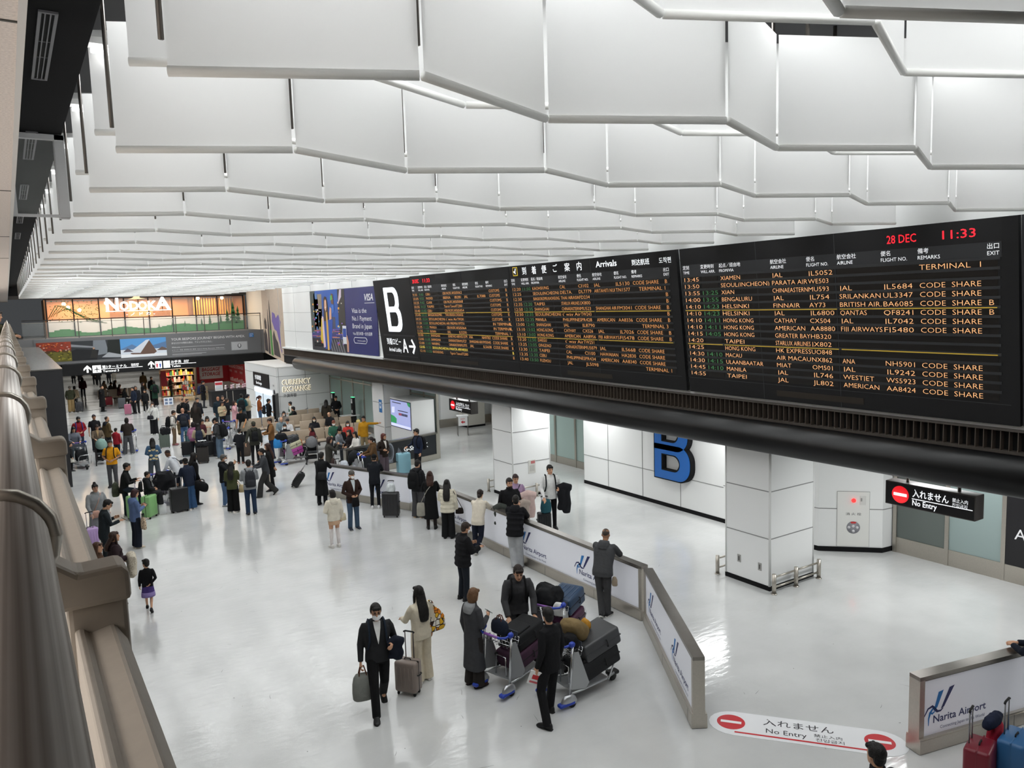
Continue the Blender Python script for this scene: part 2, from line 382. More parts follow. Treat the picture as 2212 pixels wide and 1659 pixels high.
def sheet(b, A, B_, z0, z1, seed, hb=None):
    """hanging cloth with a slack belly and a rolled hem"""
    rnd = random.Random(seed); d = (B_-A); L = d.length; d = d/L; n = Vector((d.y, -d.x, 0)); a0, a1 = 0.014, L-0.014
    nx, nz = 8, 6; vs = []; fs = []
    s1, s2 = rnd.uniform(0.004, 0.014), rnd.uniform(-0.006, 0.006)
    for j in range(nz+1):
        for i in range(nx+1):
            u = i/nx; v = j/nz; bow = s1*math.sin(PI*u)*math.sin(PI*v) + s2*math.sin(2*PI*u)*math.sin(PI*v)
            p = A + d*(a0+(a1-a0)*u) + n*bow; vs.append((p.x, p.y, z0+0.05+(z1-z0-0.05)*v))
    for j in range(nz):
        for i in range(nx): k = j*(nx+1)+i; fs.append((k, k+1, k+nx+2, k+nx+1))
    b.add(vs, fs, FABRIC, True)
    p, q = A+d*a0, A+d*a1
    (hb or b).tube([(p.x, p.y, z0+0.027), (q.x, q.y, z0+0.027)], 0.026, HEM, 8)
b_n = 0
stuff = MB()
NROW = 28
for k in range(NROW):
    for kind in (0, 1):                                  # 0: long sheet, 1: short raised sheet between
        if kind == 1 and k > 11: continue
        yb = 1.51 + 2.03*k + (1.015 if kind else 0.0)
        z0, z1 = (7.81, 8.62) if kind else (7.5, 8.375)
        for i in range(11):
            if kind == 1 and k < 0: continue
            A, B_ = node(i, yb), node(i+1, yb)
            near = (kind == 0 and k < 20) or (kind == 1 and k < 7)
            if kind and i == 0: A = A + Vector((-0.02, 0, 0))
            tgt = MB() if near else stuff
            if near:
                O = (A+B_)/2; O.z = z0; hem = MB() if k < 7 else None
                sheet(tgt, A-Vector((O.x, O.y, 0)), B_-Vector((O.x, O.y, 0)), 0, z1-z0, k*100+i*2+kind, hem)
                o = tgt.build('ceiling_baffle'); o.location = O
                if hem: hem.build('hem', HEM, o)
                near_ = '' if k == 0 else ORD[k]+' '
                tag(o, 'white fabric ceiling baffle, %s from left, in the %snearest %s row' % (ORD[i], near_, 'raised' if kind else 'lower'), 'ceiling baffle', 'white fabric baffles hanging from the ceiling')
            else:
                sheet(tgt, A, B_, z0, z1, k*100+i*2+kind)
o = stuff.build('distant_baffles'); tag(o, 'white fabric ceiling baffles massed in the far rows toward the restaurant', 'ceiling baffles', None, 'stuff')
# rails that carry the sheets, seen only through the gaps
b = MB()
for k in range(NROW):
    yb = 1.51 + 2.03*k
    for i in range(12):
        A = node(i, yb); b.cyl((A.x, A.y+0.035, 7.68), (A.x, A.y+0.035, 8.9), 0.014, STEEL_DARK, 6)
        if k < 10:
            A = node(i, yb+1.015); b.cyl((A.x, A.y, 8.60), (A.x, A.y, 9.1), 0.02, STEEL_DARK, 6)
o = b.build('baffle_hangers'); struct(o)
# fluorescent fittings along the raised rows, visible at their left ends
for k in range(8):
    y = 1.51+2.03*k+0.62
    t = thing('ceiling_light', 'white tube light fitting at the left end of the %s gap between baffle rows' % ORD[k], 'ceiling light', (0.9, y+0.75, 8.42), 0, 'tube lights above the baffles')
    b = MB(); b.box(-0.2, 0.5, -0.07, 0.07, 0.05, 0.10); b.build('housing', plain('#cfcfcd', 0.4), t)
    b = MB(); b.cyl((-0.18, -0.03, 0.02), (0.45, -0.03, 0.02), 0.018); b.cyl((-0.18, 0.03, 0.02), (0.45, 0.03, 0.02), 0.018); b.build('tube', glow('#ffffff', 6), t)
# vents in the dark soffit
for k, yv in enumerate((3.0, 6.95, 10.9, 14.9, 18.9, 22.9)):
    t = thing('ceiling_vent', 'slotted grey air vent in the dark soffit, %s from the camera' % ORD[k], 'ceiling vent', (0.40, yv, 8.40), 0, 'air vents in the dark soffit')
    b = MB()
    for x in (-0.048, 0.048): b.box(x-0.010, x+0.010, -0.85, 0.85, -0.015, 0.0)
    for y in (-0.85, 0.85): b.box(-0.058, 0.058, y-0.012, y+0.012, -0.015, 0.0)
    for x in (-0.016, 0.016): b.box(x-0.004, x+0.004, -0.85, 0.85, -0.012, 0.0)
    for y in (-0.2, 0.2): b.box(-0.048, 0.048, y-0.004, y+0.004, -0.010, 0.0)
    b.build('vent_frame', plain('#77767a', 0.5), t)
    b = MB(); b.box(-0.042, 0.042, -0.84, 0.84, -0.004, -0.001); b.build('vent_slots', plain('#050505', 0.9), t)
# framed smoke screen hanging from the soffit
t = thing('smoke_screen', 'pale grey framed glass smoke screen hanging from the soffit at the upper left', 'smoke screen', (0.40, 10.1, 7.49))
b = MB(); b.box(-0.28, -0.20, -0.03, 0.03, 0, 0.90); b.box(0.20, 0.30, -0.03, 0.18, 0, 0.90); b.box(-0.28, 0.30, -0.03, 0.03, 0.84, 0.9); b.box(-0.28, 0.30, -0.02, 0.02, 0, 0.03)
b.build('screen_frame', plain('#cbccce', 0.4), t, 0.004)
b = MB(); b.box(-0.2, 0.2, -0.005, 0.005, 0.03, 0.84); b.build('screen_glass', CLEAR, t)


# ================================================================== handrail and parapet of the walkway
BEIGE = mat('beige_paint', '#a39a8e', rough=0.5, spec=0.4, noise_=0.04, scale=60)
RAILX, RAILZ, RAILR = -0.026, 6.18, 0.044
t = thing('handrail', 'polished steel tube handrail with clamp rings running along the walkway edge', 'handrail', (0, 0, 0))
def rail_steel():
    m = mat('polished_rail', '#c9c3be', rough=0.40, metal=0.72)
    nt = m.node_tree; bs = nt.nodes['Principled BSDF']; tc = nt.nodes.new('ShaderNodeTexCoord'); mp = nt.nodes.new('ShaderNodeMapping'); nz = nt.nodes.new('ShaderNodeTexNoise')
    mp.inputs['Scale'].default_value = (160, 0.6, 160); nz.inputs['Scale'].default_value = 1.0; nz.inputs['Detail'].default_value = 2
    cr = nt.nodes.new('ShaderNodeValToRGB'); cr.color_ramp.elements[0].position = 0.3; cr.color_ramp.elements[1].position = 0.7
    cr.color_ramp.elements[0].color = (*srgb('#a89f98'), 1); cr.color_ramp.elements[1].color = (*srgb('#f0ece8'), 1)
    nt.links.new(tc.outputs['Object'], mp.inputs[0]); nt.links.new(mp.outputs[0], nz.inputs['Vector']); nt.links.new(nz.outputs['Fac'], cr.inputs[0]); nt.links.new(cr.outputs[0], bs.inputs['Base Color'])
    return m
b = MB(); b.cyl((RAILX, -3, RAILZ), (RAILX, 57.5, RAILZ), RAILR, None, 32); b.build('tube', rail_steel(), t)
S_ = 1.17
for k in range(36):
    y = 0.89 + S_*k
    b = MB(); pts = [(RAILX + (RAILR+0.004)*math.cos(a*PI/8), y, RAILZ + (RAILR+0.004)*math.sin(a*PI/8)) for a in range(16)]
    b.tube(pts, 0.0075, None, 8, closed=True); b.build('clamp_ring', STEEL, t)
t = thing('parapet', 'beige painted steel parapet beam with arm brackets below the handrail', 'parapet', (0, 0, 0))
b = MB()
prof = [(0.036, 6.03), (0.046, 6.03), (0.050, 6.022), (0.078, 6.028), (0.091, 6.005), (0.091, 5.93), (0.036, 5.93)]
b.prism([(x, -3, z) for x, z in prof], (0, 60.5, 0)); b.build('beam', BEIGE, t, 0.006)
b = MB(); b.box(0.05, 0.07, -3, 57.5, 4.9, 5.94); b.build('infill_panel', plain('#8f867b', 0.6), t)
for k in range(36):
    y = 1.04 + S_*k
    b = MB()
    b.prism([(0.0, y-0.028, 6.115), (0.02, y-0.028, 6.118), (0.045, y-0.028, 6.098), (0.092, y-0.028, 6.100), (0.099, y-0.028, 6.09), (0.099, y-0.028, 6.055), (0.0, y-0.028, 6.055)], (0, 0.056, 0))
    b.box(0.03, 0.095, y-0.02, y+0.02, 5.93, 6.06)
    b.build('bracket', BEIGE, t, 0.008)


# ================================================================== black duct, ribbed vent
t = thing('air_duct', 'long glossy black round duct running below the departure board wall', 'duct', (12.95, 0, 3.446))
b = MB(); DUCT = mat('duct_black', '#0b0b0c', rough=0.33, spec=0.45)
b.cyl((0, -3, 0), (0, 41.0, 0), 0.327, DUCT, 48); b.build('duct_shell', DUCT, t)
b = MB(); b.tube([(0, 40.95, 0), (0, 41.15, 0.02), (0, 41.3, 0.05)], [0.327, 0.30, 0.2], None, 40); b.build('end_cap', mat('duct_end', '#3b3a39', rough=0.3, metal=0.3), t)
for k in range(7):
    b = MB(); b.box(-0.02, 0.30, k*6.0-0.05, k*6.0+0.05, -0.05, 0.05); b.build('bracket', MATT_BLACK, t)
t = thing('ribbed_vent', 'black ribbed vent strip under the board and the poster wall', 'vent', (13.3, 0, 3.74))
b = MB(); b.box(0.06, 0.10, -3, 44.7, 0, 0.37); b.build('back_panel', plain('#050505', 0.9), t)
b = MB()
for k in range(340):
    y = 0.4+k*0.13; b.box(-0.06, 0.06, y-0.006, y+0.006, 0.03, 0.36)
b.build('fins', plain('#5a5048', 0.5), t)
b = MB(); b.box(-0.08, 0.08, -3, 44.7, -0.02, 0.03); b.box(-0.08, 0.08, -3, 44.7, 0.35, 0.372); b.build('edge_rail', plain('#4a443f', 0.4), t)


# ================================================================== departure board
BV = Vector((12.95-13.28, 0, 7.42-4.15)).normalized(); BU = Vector((0, -1, 0)); BN = BU.cross(BV)   # BN faces the hall
B0 = Vector((13.28, 30.4, 4.15))
def bp(u, v, o=0.0): return B0 + BU*u + BV*v + BN*o
def bbox(b, u0, u1, v0, v1, o0, o1, m=None):
    vs = [bp(u, v, o) for o in (o0, o1) for v in (v0, v1) for u in (u0, u1)]
    b.add(vs, [(0, 2, 3, 1), (4, 5, 7, 6), (0, 1, 5, 4), (2, 6, 7, 3), (0, 4, 6, 2), (1, 3, 7, 5)], m)
BOARD = mat('board_black', '#121214', rough=0.5, spec=0.35); STRIP = mat('board_header', '#26272a', rough=0.5); SLAT = mat('board_slat', '#2b2c2f', rough=0.45)
CELL = mat('board_cell', '#100b08', rough=0.3, spec=0.5)
LED = mat('led_orange', '#f2b27a', emit=0.85); LED2 = mat('led_orange_dim', '#dd9a5c', emit=0.75); LEDG = mat('led_green', '#4b9159', emit=0.38); LEDY = mat('led_yellow', '#ffe25e', emit=0.8)
LEDR = mat('led_red', '#ff1e2e', emit=1.3); LETTER = mat('sign_white', '#f4f6f8', rough=0.5, emit=0.55); LIT = mat('sign_lit_white', '#f6f9fc', rough=0.5, emit=0.95)
GOLD = mat('board_yellow_line', '#d8b43c', rough=0.5)
OFF = [0, .53, 1.06, 2.40, 3.24, 3.90, 4.76, 5.42, 6.53]
HEADS = [('定刻', 'TIME'), ('変更時刻', 'WILL ARR.'), ('起点／経由地', 'FROM/VIA'), ('航空会社', 'AIRLINE'), ('便名', 'FLIGHT NO.'), ('航空会社', 'AIRLINE'), ('便名', 'FLIGHT NO.'), ('備考', 'REMARKS'), ('出口', 'EXIT')]
S1 = """9:10|9:45|CEBU|CEBU PACIFIC AIR|5J5062|||CUSTOMS|B
10:05|9:55|MADRID|IBERIA|IB281|JAL|JL7088|CUSTOMS|B
10:25|9:42|CLARK|CEBU PACIFIC AIR|5J5068|||CUSTOMS.|B
10:35|10:27|TAIPEI|Tigerair Taiwan|IT200|||CUSTOMS|B
10:40|10:43|CEBU|CEBU PACIFIC AIR|5J5054|||CUSTOMS|B
10:45|10:37|BANGKOK(DMK)|THAI AIRASIA X|XJ602|||CUSTOMS|B
10:55|10:54|SEOUL(INCHEON)|t' way Air|TW241|||CUSTOMS|B
11:20|11:04|SEOUL(INCHEON)|AIR PREMIA|YP731|||   IN TERMINAL|B
11:35|11:23|MANILA|CEBU PACIFIC AIR|5J5064|||   IN TERMINAL|B
11:35|11:39|BUSAN|JAL|JL5230|||TERMINAL 1|
12:00|11:41|SHANGHAI|JUNEYAO AIR|HO1379|ANA|NH9783|CODE SHARE|B
12:00|11:50|SHANGHAI|CHINAEASTERN|MU727|SHANGHAI AIR|FM3045|CODE SHARE|B
12:00|11:40|NANJING|CHINAEASTERN|MU775|JAL|JL5608|CODE SHARE|B
12:05|11:50|SEOUL(INCHEON)|PARATA AIR|WE501||||B
12:10|11:55|KAOHSIUNG|Tigerair Taiwan|IT280||||B"""
S2 = """12:20|11:50|KAOHSIUNG|CAL|CI102|JAL|JL5130|CODE SHARE|B
12:25||SEOUL(INCHEON)|DELTA.|DL7779|AIRTAHITI NUI|TN1577|TERMINAL 1|
12:30||BANGKOK(DMK)/KAOHSIUNG|THAI AIRASIA|FD234||||B
12:35|12:20|TAIPEI|STARLUX AIRLINES|JX800||||B
12:50|12:35|SHANGHAI|CHINAEASTERN|MU523|SHANGHAI AIR|FM3041|CODE SHARE|B
12:50|12:35|SEOUL(INCHEON)|t' way Air|TW243||||B
12:55|12:35|MANILA|PHILIPPINES|PR428|AMERICAN|AA8336|CODE SHARE|B
13:00|12:40|SHANGHAI|JAL|JL8790|||TERMINAL 3|
13:10|13:02|HONG KONG|CATHAY|CX526|JAL|JL7026|CODE SHARE|B
13:10|13:02|HONG KONG|AMERICAN|AA8956|FIJI AIRWAYS|FJ5478|CODE SHARE|B
13:20|12:50|DAEGU|t' way Air|TW251||||
13:25|13:05|QINGDAO|CHINAEASTERN|MU5079|JAL|JL5668|CODE SHARE|
13:30|13:20|TAIPEI|CAL|CI100|HAWAIIAN|HA2830|CODE SHARE|
13:35|13:30|CEBU|PHILIPPINES|PR434|AMERICAN|AA8340|CODE SHARE|
13:40|13:50|FUZHOU|JAL|JL5098|||TERMINAL 1|"""
S3 = """13:45||XIAMEN|JAL|JL5052|||TERMINAL  1|
13:50||SEOUL(INCHEON)|PARATA AIR|WE503||||
13:55|13:25|XIAN|CHINAEASTERN|MU593|JAL|JL5684|CODE  SHARE|
14:00|13:55|BENGALURU|JAL|JL754|SRILANKAN|UL3347|CODE  SHARE|
14:10|14:23|HELSINKI|FINNAIR|AY73|BRITISH AIR.|BA6085|CODE  SHARE|B
14:10|14:23|HELSINKI|JAL|JL6800|QANTAS|QF8241|CODE  SHARE|B
14:10|14:11|HONG KONG|CATHAY|CX504|JAL|JL7042|CODE  SHARE|
14:10|14:11|HONG KONG|AMERICAN|AA8880|FIJI AIRWAYS|FJ5480|CODE  SHARE|
14:15|14:05|HONG KONG|GREATER BAY|HB320||||
14:20||TAIPEI|STARLUX AIRLINES|JX802||||
14:25||HONG KONG|HK EXPRESS|UO848||||
14:30|14:10|MACAU|AIR MACAU|NX862|ANA|NH5901|CODE  SHARE|
14:30|14:15|ULAANBAATAR|MIAT|OM501|JAL|JL9242|CODE  SHARE|
14:45|14:10|MANILA|JAL|JL746|WESTJET|WS5923|CODE  SHARE|
14:55||TAIPEI|JAL|JL802|AMERICAN|AA8424|CODE  SHARE|"""
def section(u0, rows, label, clock):
    t = thing('arrivals_board', label, 'arrivals board', (0, 0, 0), 0, 'arrivals boards side by side')
    b = MB(); bbox(b, u0-0.10, u0+(6.96 if rows is S3 else (6.955 if rows is S2 else 6.83)), 0.03, 3.33, -0.09, 0.0); b.build('housing', BOARD, t)
    b = MB(); bbox(b, u0-0.06, u0+6.72, 2.715, 2.96, 0.0, 0.006); b.build('header_strip', STRIP, t)
    b = MB(); bbox(b, u0+2.35, u0+4.3, 0.13, 0.25, 0.0, 0.006); b.build('lower_slot', plain('#2a231c', 0.5), t)
    b = MB()
    for u in (u0+2.03, u0+3.83): bbox(b, u-0.006, u+0.006, 0.03, 3.33, 0.0, 0.004)
    bbox(b, u0-0.1, u0+6.83, 0.36, 0.368, 0, 0.004); b.build('panel_joint', plain('#3a3b3e', 0.5), t)
    b = MB()
    for r in range(15):
        v = 2.575 - 0.153*r; bbox(b, u0-0.05, u0+6.70, v+0.105, v+0.150, 0.0, 0.012)
    b.build('row_slats', SLAT, t)
    bbox_l = MB()
    for v in (1.928, 1.164):
        for (p, q) in ((-0.03, 1.0), (1.05, 3.84), (3.9, 6.65)): bbox(bbox_l, u0+p, u0+q, v-0.009, v+0.009, 0.0, 0.018)
    bbox_l.build('divider_line', GOLD, t)
    for r, line in enumerate(rows.split('\n')):
        v = 2.575 - 0.153*r + 0.004; cells = line.split('|'); o_ = MB(); g_ = MB(); c = MB()
        for (p, q) in ((0, .47), (.53, .98), (1.05, 3.80), (3.88, 6.66)): bbox(c, u0+p-0.02, u0+q, v-0.018, v+0.100, 0.0, 0.003)
        row = c.build('flight_row', CELL, t)
        for k, s in enumerate(cells):
            if not s: continue
            lim = [.45, .45, 1.28, .82, .6, .82, .6, 1.1, .12][k]; n = len(s)
            nat = n*(0.092 if k > 1 else 0.088)
            tgt = o_
            if k == 1: tgt = g_
            st = s.strip(); du = (len(s)-len(s.lstrip()))*0.05
            if k in (0, 1): w_ = 0.43 if len(st) == 5 else 0.34
            elif k == 8: w_ = 0.07
            else: w_ = min(nat-0.02, lim)
            if k == 7 and st.startswith('TERMINAL') and rows is not S3: du = 0.2
            if k == 7 and st.startswith('CUSTOMS'): du = 0.12
            tgt.text(st, bp(u0+OFF[k]+du, v, 0.005), BU, BV, 0.128, width=w_, off=-0.014)
        o_.build('flight_lettering', LEDY if (rows is S1 and r == 13) else (LED if rows is S3 else LED2), row)
        if g_.v: g_.build('changed_time', LEDG, row)
    h = MB()
    for (j, e), off in zip(HEADS, OFF):
        k = 1.0
        al = -0.02
        h.text(j, bp(u0+off+al, 2.86, 0.008), BU, BV, 0.098, maxw=0.62); h.text(e, bp(u0+off+al, 2.755, 0.008), BU, BV, 0.090, maxw=0.5)
    h.build('header_text', LETTER, t)
    if clock:
        c = MB(); c.text('28 DEC', bp(u0+clock[0], 3.06, 0.005), BU, BV, 0.20, width=clock[1]); c.text('11:33', bp(u0+clock[2], 3.06, 0.005), BU, BV, 0.20, width=clock[1])
        c.build('clock_text', LEDR, t)
    return t
section(3.62, S1, 'black arrivals board headed by a small red clock, next to the tall letter B panel', (0.10, 0.55, 0.98))
t2 = section(10.56, S2, 'black arrivals board headed Arrivals in white, between the two boards with red clocks', None)
b = MB()
for s, u, w_ in zip('到着便ご案内', (0.62, 1.12, 1.62, 2.17, 2.71, 3.26), (1,)*6): b.text(s, bp(10.56+u, 3.06, 0.006), BU, BV, 0.25)
b.text('Arrivals', bp(14.62, 3.08, 0.006), BU, BV, 0.22, width=0.82, off=0.01); b.text('到达航班', bp(16.0, 3.06, 0.006), BU, BV, 0.16); b.text('도착편', bp(16.95, 3.06, 0.006), BU, BV, 0.15)
b.build('heading_text', LIT, t2)
b = MB(); bbox(b, 10.68, 10.92, 3.03, 3.29, 0, 0.006, mat('icon_yellow', '#e8c93c', emit=0.5)); bbox(b, 10.70, 10.90, 3.05, 3.27, 0.006, 0.008, BOARD)
b.add([bp(u, v, 0.01) for u, v in ((10.86, 3.25), (10.82, 3.25), (10.78, 3.16), (10.71, 3.17), (10.71, 3.14), (10.77, 3.12), (10.80, 3.08), (10.83, 3.09), (10.82, 3.14))], [tuple(range(9))], LIT); b.build('plane_icon', LIT, t2)
section(17.72, S3, 'black arrivals board nearest the camera, headed by a large red date and clock', (4.86, 0.52, 5.82))
# end return of the board casing
b = MB(); bbox(b, 24.70, 25.5, 0.03, 3.33, -0.09, -0.05); o = b.build('board_end_panel', plain('#35363a', 0.5)); tag(o, 'dark grey end panel closing off the right end of the arrivals boards', 'end panel')
# ---- letter B panel
t = thing('lobby_sign', 'tall black sign with a huge white letter B beside the blue card poster', 'lobby sign', (0, 0, 0))
b = MB(); bbox(b, 0.0, 3.5, 0.03, 3.3, -0.09, 0.0); bbox(b, 0.35, 3.35, 1.00, 1.06, 0, 0.01, plain('#2b2b2e', 0.5)); bbox(b, 0.35, 3.35, 0.18, 0.21, 0, 0.01, plain('#2b2b2e', 0.5)); b.build('panel', BOARD, t)
b = MB()
def glyph(outer, holes, o):
    pass
def ring_shape(b, outer, inner, o, m):
    n = len(outer); b.add([bp(*p, o) for p in outer]+[bp(*p, o) for p in inner], [(i, (i+1) % n, n+(i+1) % n, n+i) for i in range(n)], m)
def rrect(u0, u1, v0, v1, r, n=6):
    pts = [(u0, v0)]
    pts += [(u1-r+r*math.sin(a*PI/2/n), v0+r-r*math.cos(a*PI/2/n)) for a in range(n+1)]
    pts += [(u1-r+r*math.cos(a*PI/2/n), v1-r+r*math.sin(a*PI/2/n)) for a in range(n+1)]
    pts += [(u0, v1)]
    return pts
ring_shape(b, rrect(0.95, 2.36, 1.18, 2.20, 0.42), rrect(1.28, 2.02, 1.40, 2.00, 0.25), 0.012, None)
ring_shape(b, rrect(0.95, 2.28, 1.98, 2.98, 0.42), rrect(1.28, 1.95, 2.18, 2.78, 0.25), 0.014, None)
b.build('letter_b', mat('letter_lit', '#f4f9ff', emit=1.0), t)
b = MB(); b.text('到着ロビー', bp(0.62, 0.66, 0.012), BU, BV, 0.30, width=1.35); b.text('Arrival Lobby', bp(0.72, 0.36, 0.012), BU, BV, 0.23, width=1.20); b.text('A', bp(2.08, 0.36, 0.012), BU, BV, 0.78, width=0.47, off=0.01)
bbox(b, 2.68, 3.12, 0.575, 0.655, 0, 0.012)
for s in (1, -1): b.add([bp(u, 0.615+s*v, 0.012) for u, v in ((3.02, 0.30), (2.92, 0.24), (3.14, 0.0), (3.26, 0.0))], [(0, 1, 2, 3)])
b.build('lobby_lettering', LIT, t)
# ---- card poster on the white wall
PU, PV = Vector((0, -1, 0)), Z_
def pp(u, v, o=0.0): return Vector((13.36-o, 39.65-u, 4.22+v))
t = thing('poster', 'wall poster of a woman in blue in a lit street, with navy text half', 'poster', (0, 0, 0))
NAVY = mat('poster_navy', '#262a66', rough=0.45)
b = MB(); b.prism([pp(0, 0), pp(8.6, 0), pp(8.6, 3.02), pp(0, 3.02)], (-0.02, 0, 0), NAVY); b.build('board', NAVY, t)
def flat(b, pts, o, col, e=0): b.add([pp(u, v, 0.02+o) for u, v in pts], [tuple(range(len(pts)))], mat('poster_'+col, col, rough=0.5))
b = MB()
flat(b, [(0, 0), (4.9, 0), (4.9, 3.02), (0, 3.02)], .002, '#2456a8')
flat(b, [(0, 0), (4.9, 0), (4.9, 1.15), (0, 1.15)], .004, '#3a3f78')
flat(b, [(0, 0), (4.9, 0), (4.9, .62), (0, .62)], .005, '#26262e')
rnd = random.Random(3)
def tower(u0, u1, v0, v1, col): flat(b, [(u0, v0), (u1, v0), (u1, v1), (u0, v1)], .006, col)
tower(0, .75, .9, 3.02, '#3d4a48'); tower(.55, 1.15, 1.0, 2.9, '#4a6fa6'); tower(.6, 1.2, 2.1, 2.6, '#7fa7d6'); tower(1.1, 1.75, 1.05, 2.85, '#8c8070'); tower(.55, .95, 1.2, 2.0, '#b5473c'); tower(.95, 1.12, 1.1, 2.2, '#57b4dc')
tower(1.2, 1.7, 1.2, 2.1, '#55413f'); tower(4.0, 4.9, .9, 3.02, '#35312f'); tower(3.0, 3.55, .9, 1.7, '#4a4c63')
for k in range(90):
    u, v = rnd.uniform(.1, 4.7), rnd.uniform(.35, 2.4)
    if 1.85 < u < 3.9 and v > 1.2: continue
    s = rnd.uniform(.03, .10); flat(b, [(u-s, v-s*.5), (u+s, v-s*.5), (u+s, v+s*.5), (u-s, v+s*.5)], .008, rnd.choice(['#f2b04a', '#ffd98a', '#e8e2d8', '#d8503c', '#64b6e8', '#9a6bd0']))
for k in range(14):
    u, v = rnd.uniform(0, 3.8), rnd.uniform(.66, 1.1); flat(b, [(u, v), (u+1.0, v+.02), (u+1.0, v+.05), (u, v+.03)], .008, rnd.choice(['#c98a5a', '#e0a35e', '#7a5fc0', '#c06a9a']))
for k in range(6): u = 2.9+k*.33; flat(b, [(u, 0), (u+.18, 0), (u-.25, .6), (u-.36, .6)], .008, '#77767c')
b.build('city_picture', NAVY, t)
b = MB()
flat(b, [(1.95, .1), (2.75, .1), (3.05, .9), (3.2, 1.5), (2.85, 1.9), (2.35, 2.0), (1.95, 1.7), (1.85, .9)], .012, '#2b4fa6')
flat(b, [(2.3, .05), (2.55, .05), (2.55, 1.2), (2.45, 1.95), (2.28, 1.95)], .014, '#d6a94a')
flat(b, [(1.35, .55), (1.85, .25), (1.95, 1.6), (1.6, 1.65)], .015, '#d8b92e'); flat(b, [(1.75, .15), (2.05, .2), (1.9, 1.7), (1.68, 1.75)], .016, '#e5c9d2')
flat(b, [(1.95, 1.5), (2.05, 2.6), (2.2, 2.72), (2.45, 2.68), (2.6, 2.3), (2.68, 1.6), (2.4, 1.5)], .013, '#33211d')
flat(b, [(2.12, 2.15), (2.18, 2.5), (2.3, 2.58), (2.43, 2.5), (2.45, 2.2), (2.32, 1.95)], .017, '#e2b394'); flat(b, [(2.25, 2.14), (2.37, 2.17), (2.37, 2.21), (2.24, 2.19)], .018, '#f4e9e4')
flat(b, [(2.75, 1.55), (3.05, 1.6), (3.1, 2.1), (2.9, 2.2), (2.8, 1.9)], .015, '#d9a588'); flat(b, [(3.15, 1.85), (3.45, 1.95), (3.45, 2.3), (3.12, 2.25)], .014, '#3b6fc4')
flat(b, [(3.1, 2.35), (3.45, 2.3), (3.4, 2.8), (3.12, 2.85)], .013, '#6a4a3a'); flat(b, [(3.0, 2.5), (3.3, 2.55), (3.25, 2.75), (3.05, 2.75)], .015, '#57b050'); flat(b, [(4.0, 2.3), (4.5, 2.65), (4.55, 3.0), (4.3, 3.0)], .013, '#d5c3d3')
b.build('woman_figure', NAVY, t)
b = MB()
b.add([pp(u, v, .03) for u, v in ((4.45, .42), (4.95, .42), (4.95, 1.28), (4.45, 1.28))], [(0, 1, 2, 3)], plain('#dfe2ea', .4)); b.add([pp(u, v, .032) for u, v in ((4.48, .75), (4.92, .75), (4.92, 1.15), (4.48, 1.15))], [(0, 1, 2, 3)], plain('#2c49a0', .4))
b.add([pp(u, v, .033) for u, v in ((4.95, .05), (5.15, .05), (5.2, .5), (5.02, .85), (4.92, .8))], [(0, 1, 2, 3, 4)], plain('#c99a80', .5)); b.build('phone_in_hand', NAVY, t)
b = MB(); W_ = plain('#f2f2f5', .5)
b.text('VISA', pp(7.3, 2.42, .025), PU, PV, 0.42, W_, width=0.98, shear=0.2, off=0.015)
b.add([pp(u, v, .025) for u, v in ((7.3, 2.30), (8.4, 2.30), (8.4, 2.32), (7.3, 2.32))], [(0, 1, 2, 3)], W_)
for s, v, w_ in (('Visa is the', 1.88, 1.72), ('No.1 Payment', 1.53, 2.25), ('Brand in Japan', 1.18, 2.25), ('Visa 是日本第一支付品牌', .88, 2.25)): b.text(s, pp(5.75, v, .025), PU, PV, 0.31 if v > 1 else .17, W_, width=w_)
for q in range(4): b.add([pp(u, v, .025) for u, v in ((.3, .2+q*.055), (1.8-.2*(q % 2), .2+q*.055), (1.8-.2*(q % 2), .225+q*.055), (.3, .225+q*.055))], [(0, 1, 2, 3)], W_)
b.tube([pp(u, v, .025) for u, v in ((5.95, .5), (7.25, .5), (7.38, .6), (7.38, .68), (7.25, .76), (5.95, .76), (5.85, .68), (5.85, .6))], .012, W_, 6, closed=True); b.text('www.visa.co.jp/info', pp(6.25, .59, .025), PU, PV, .1, W_, width=.95)
b.build('lettering', W_, t)


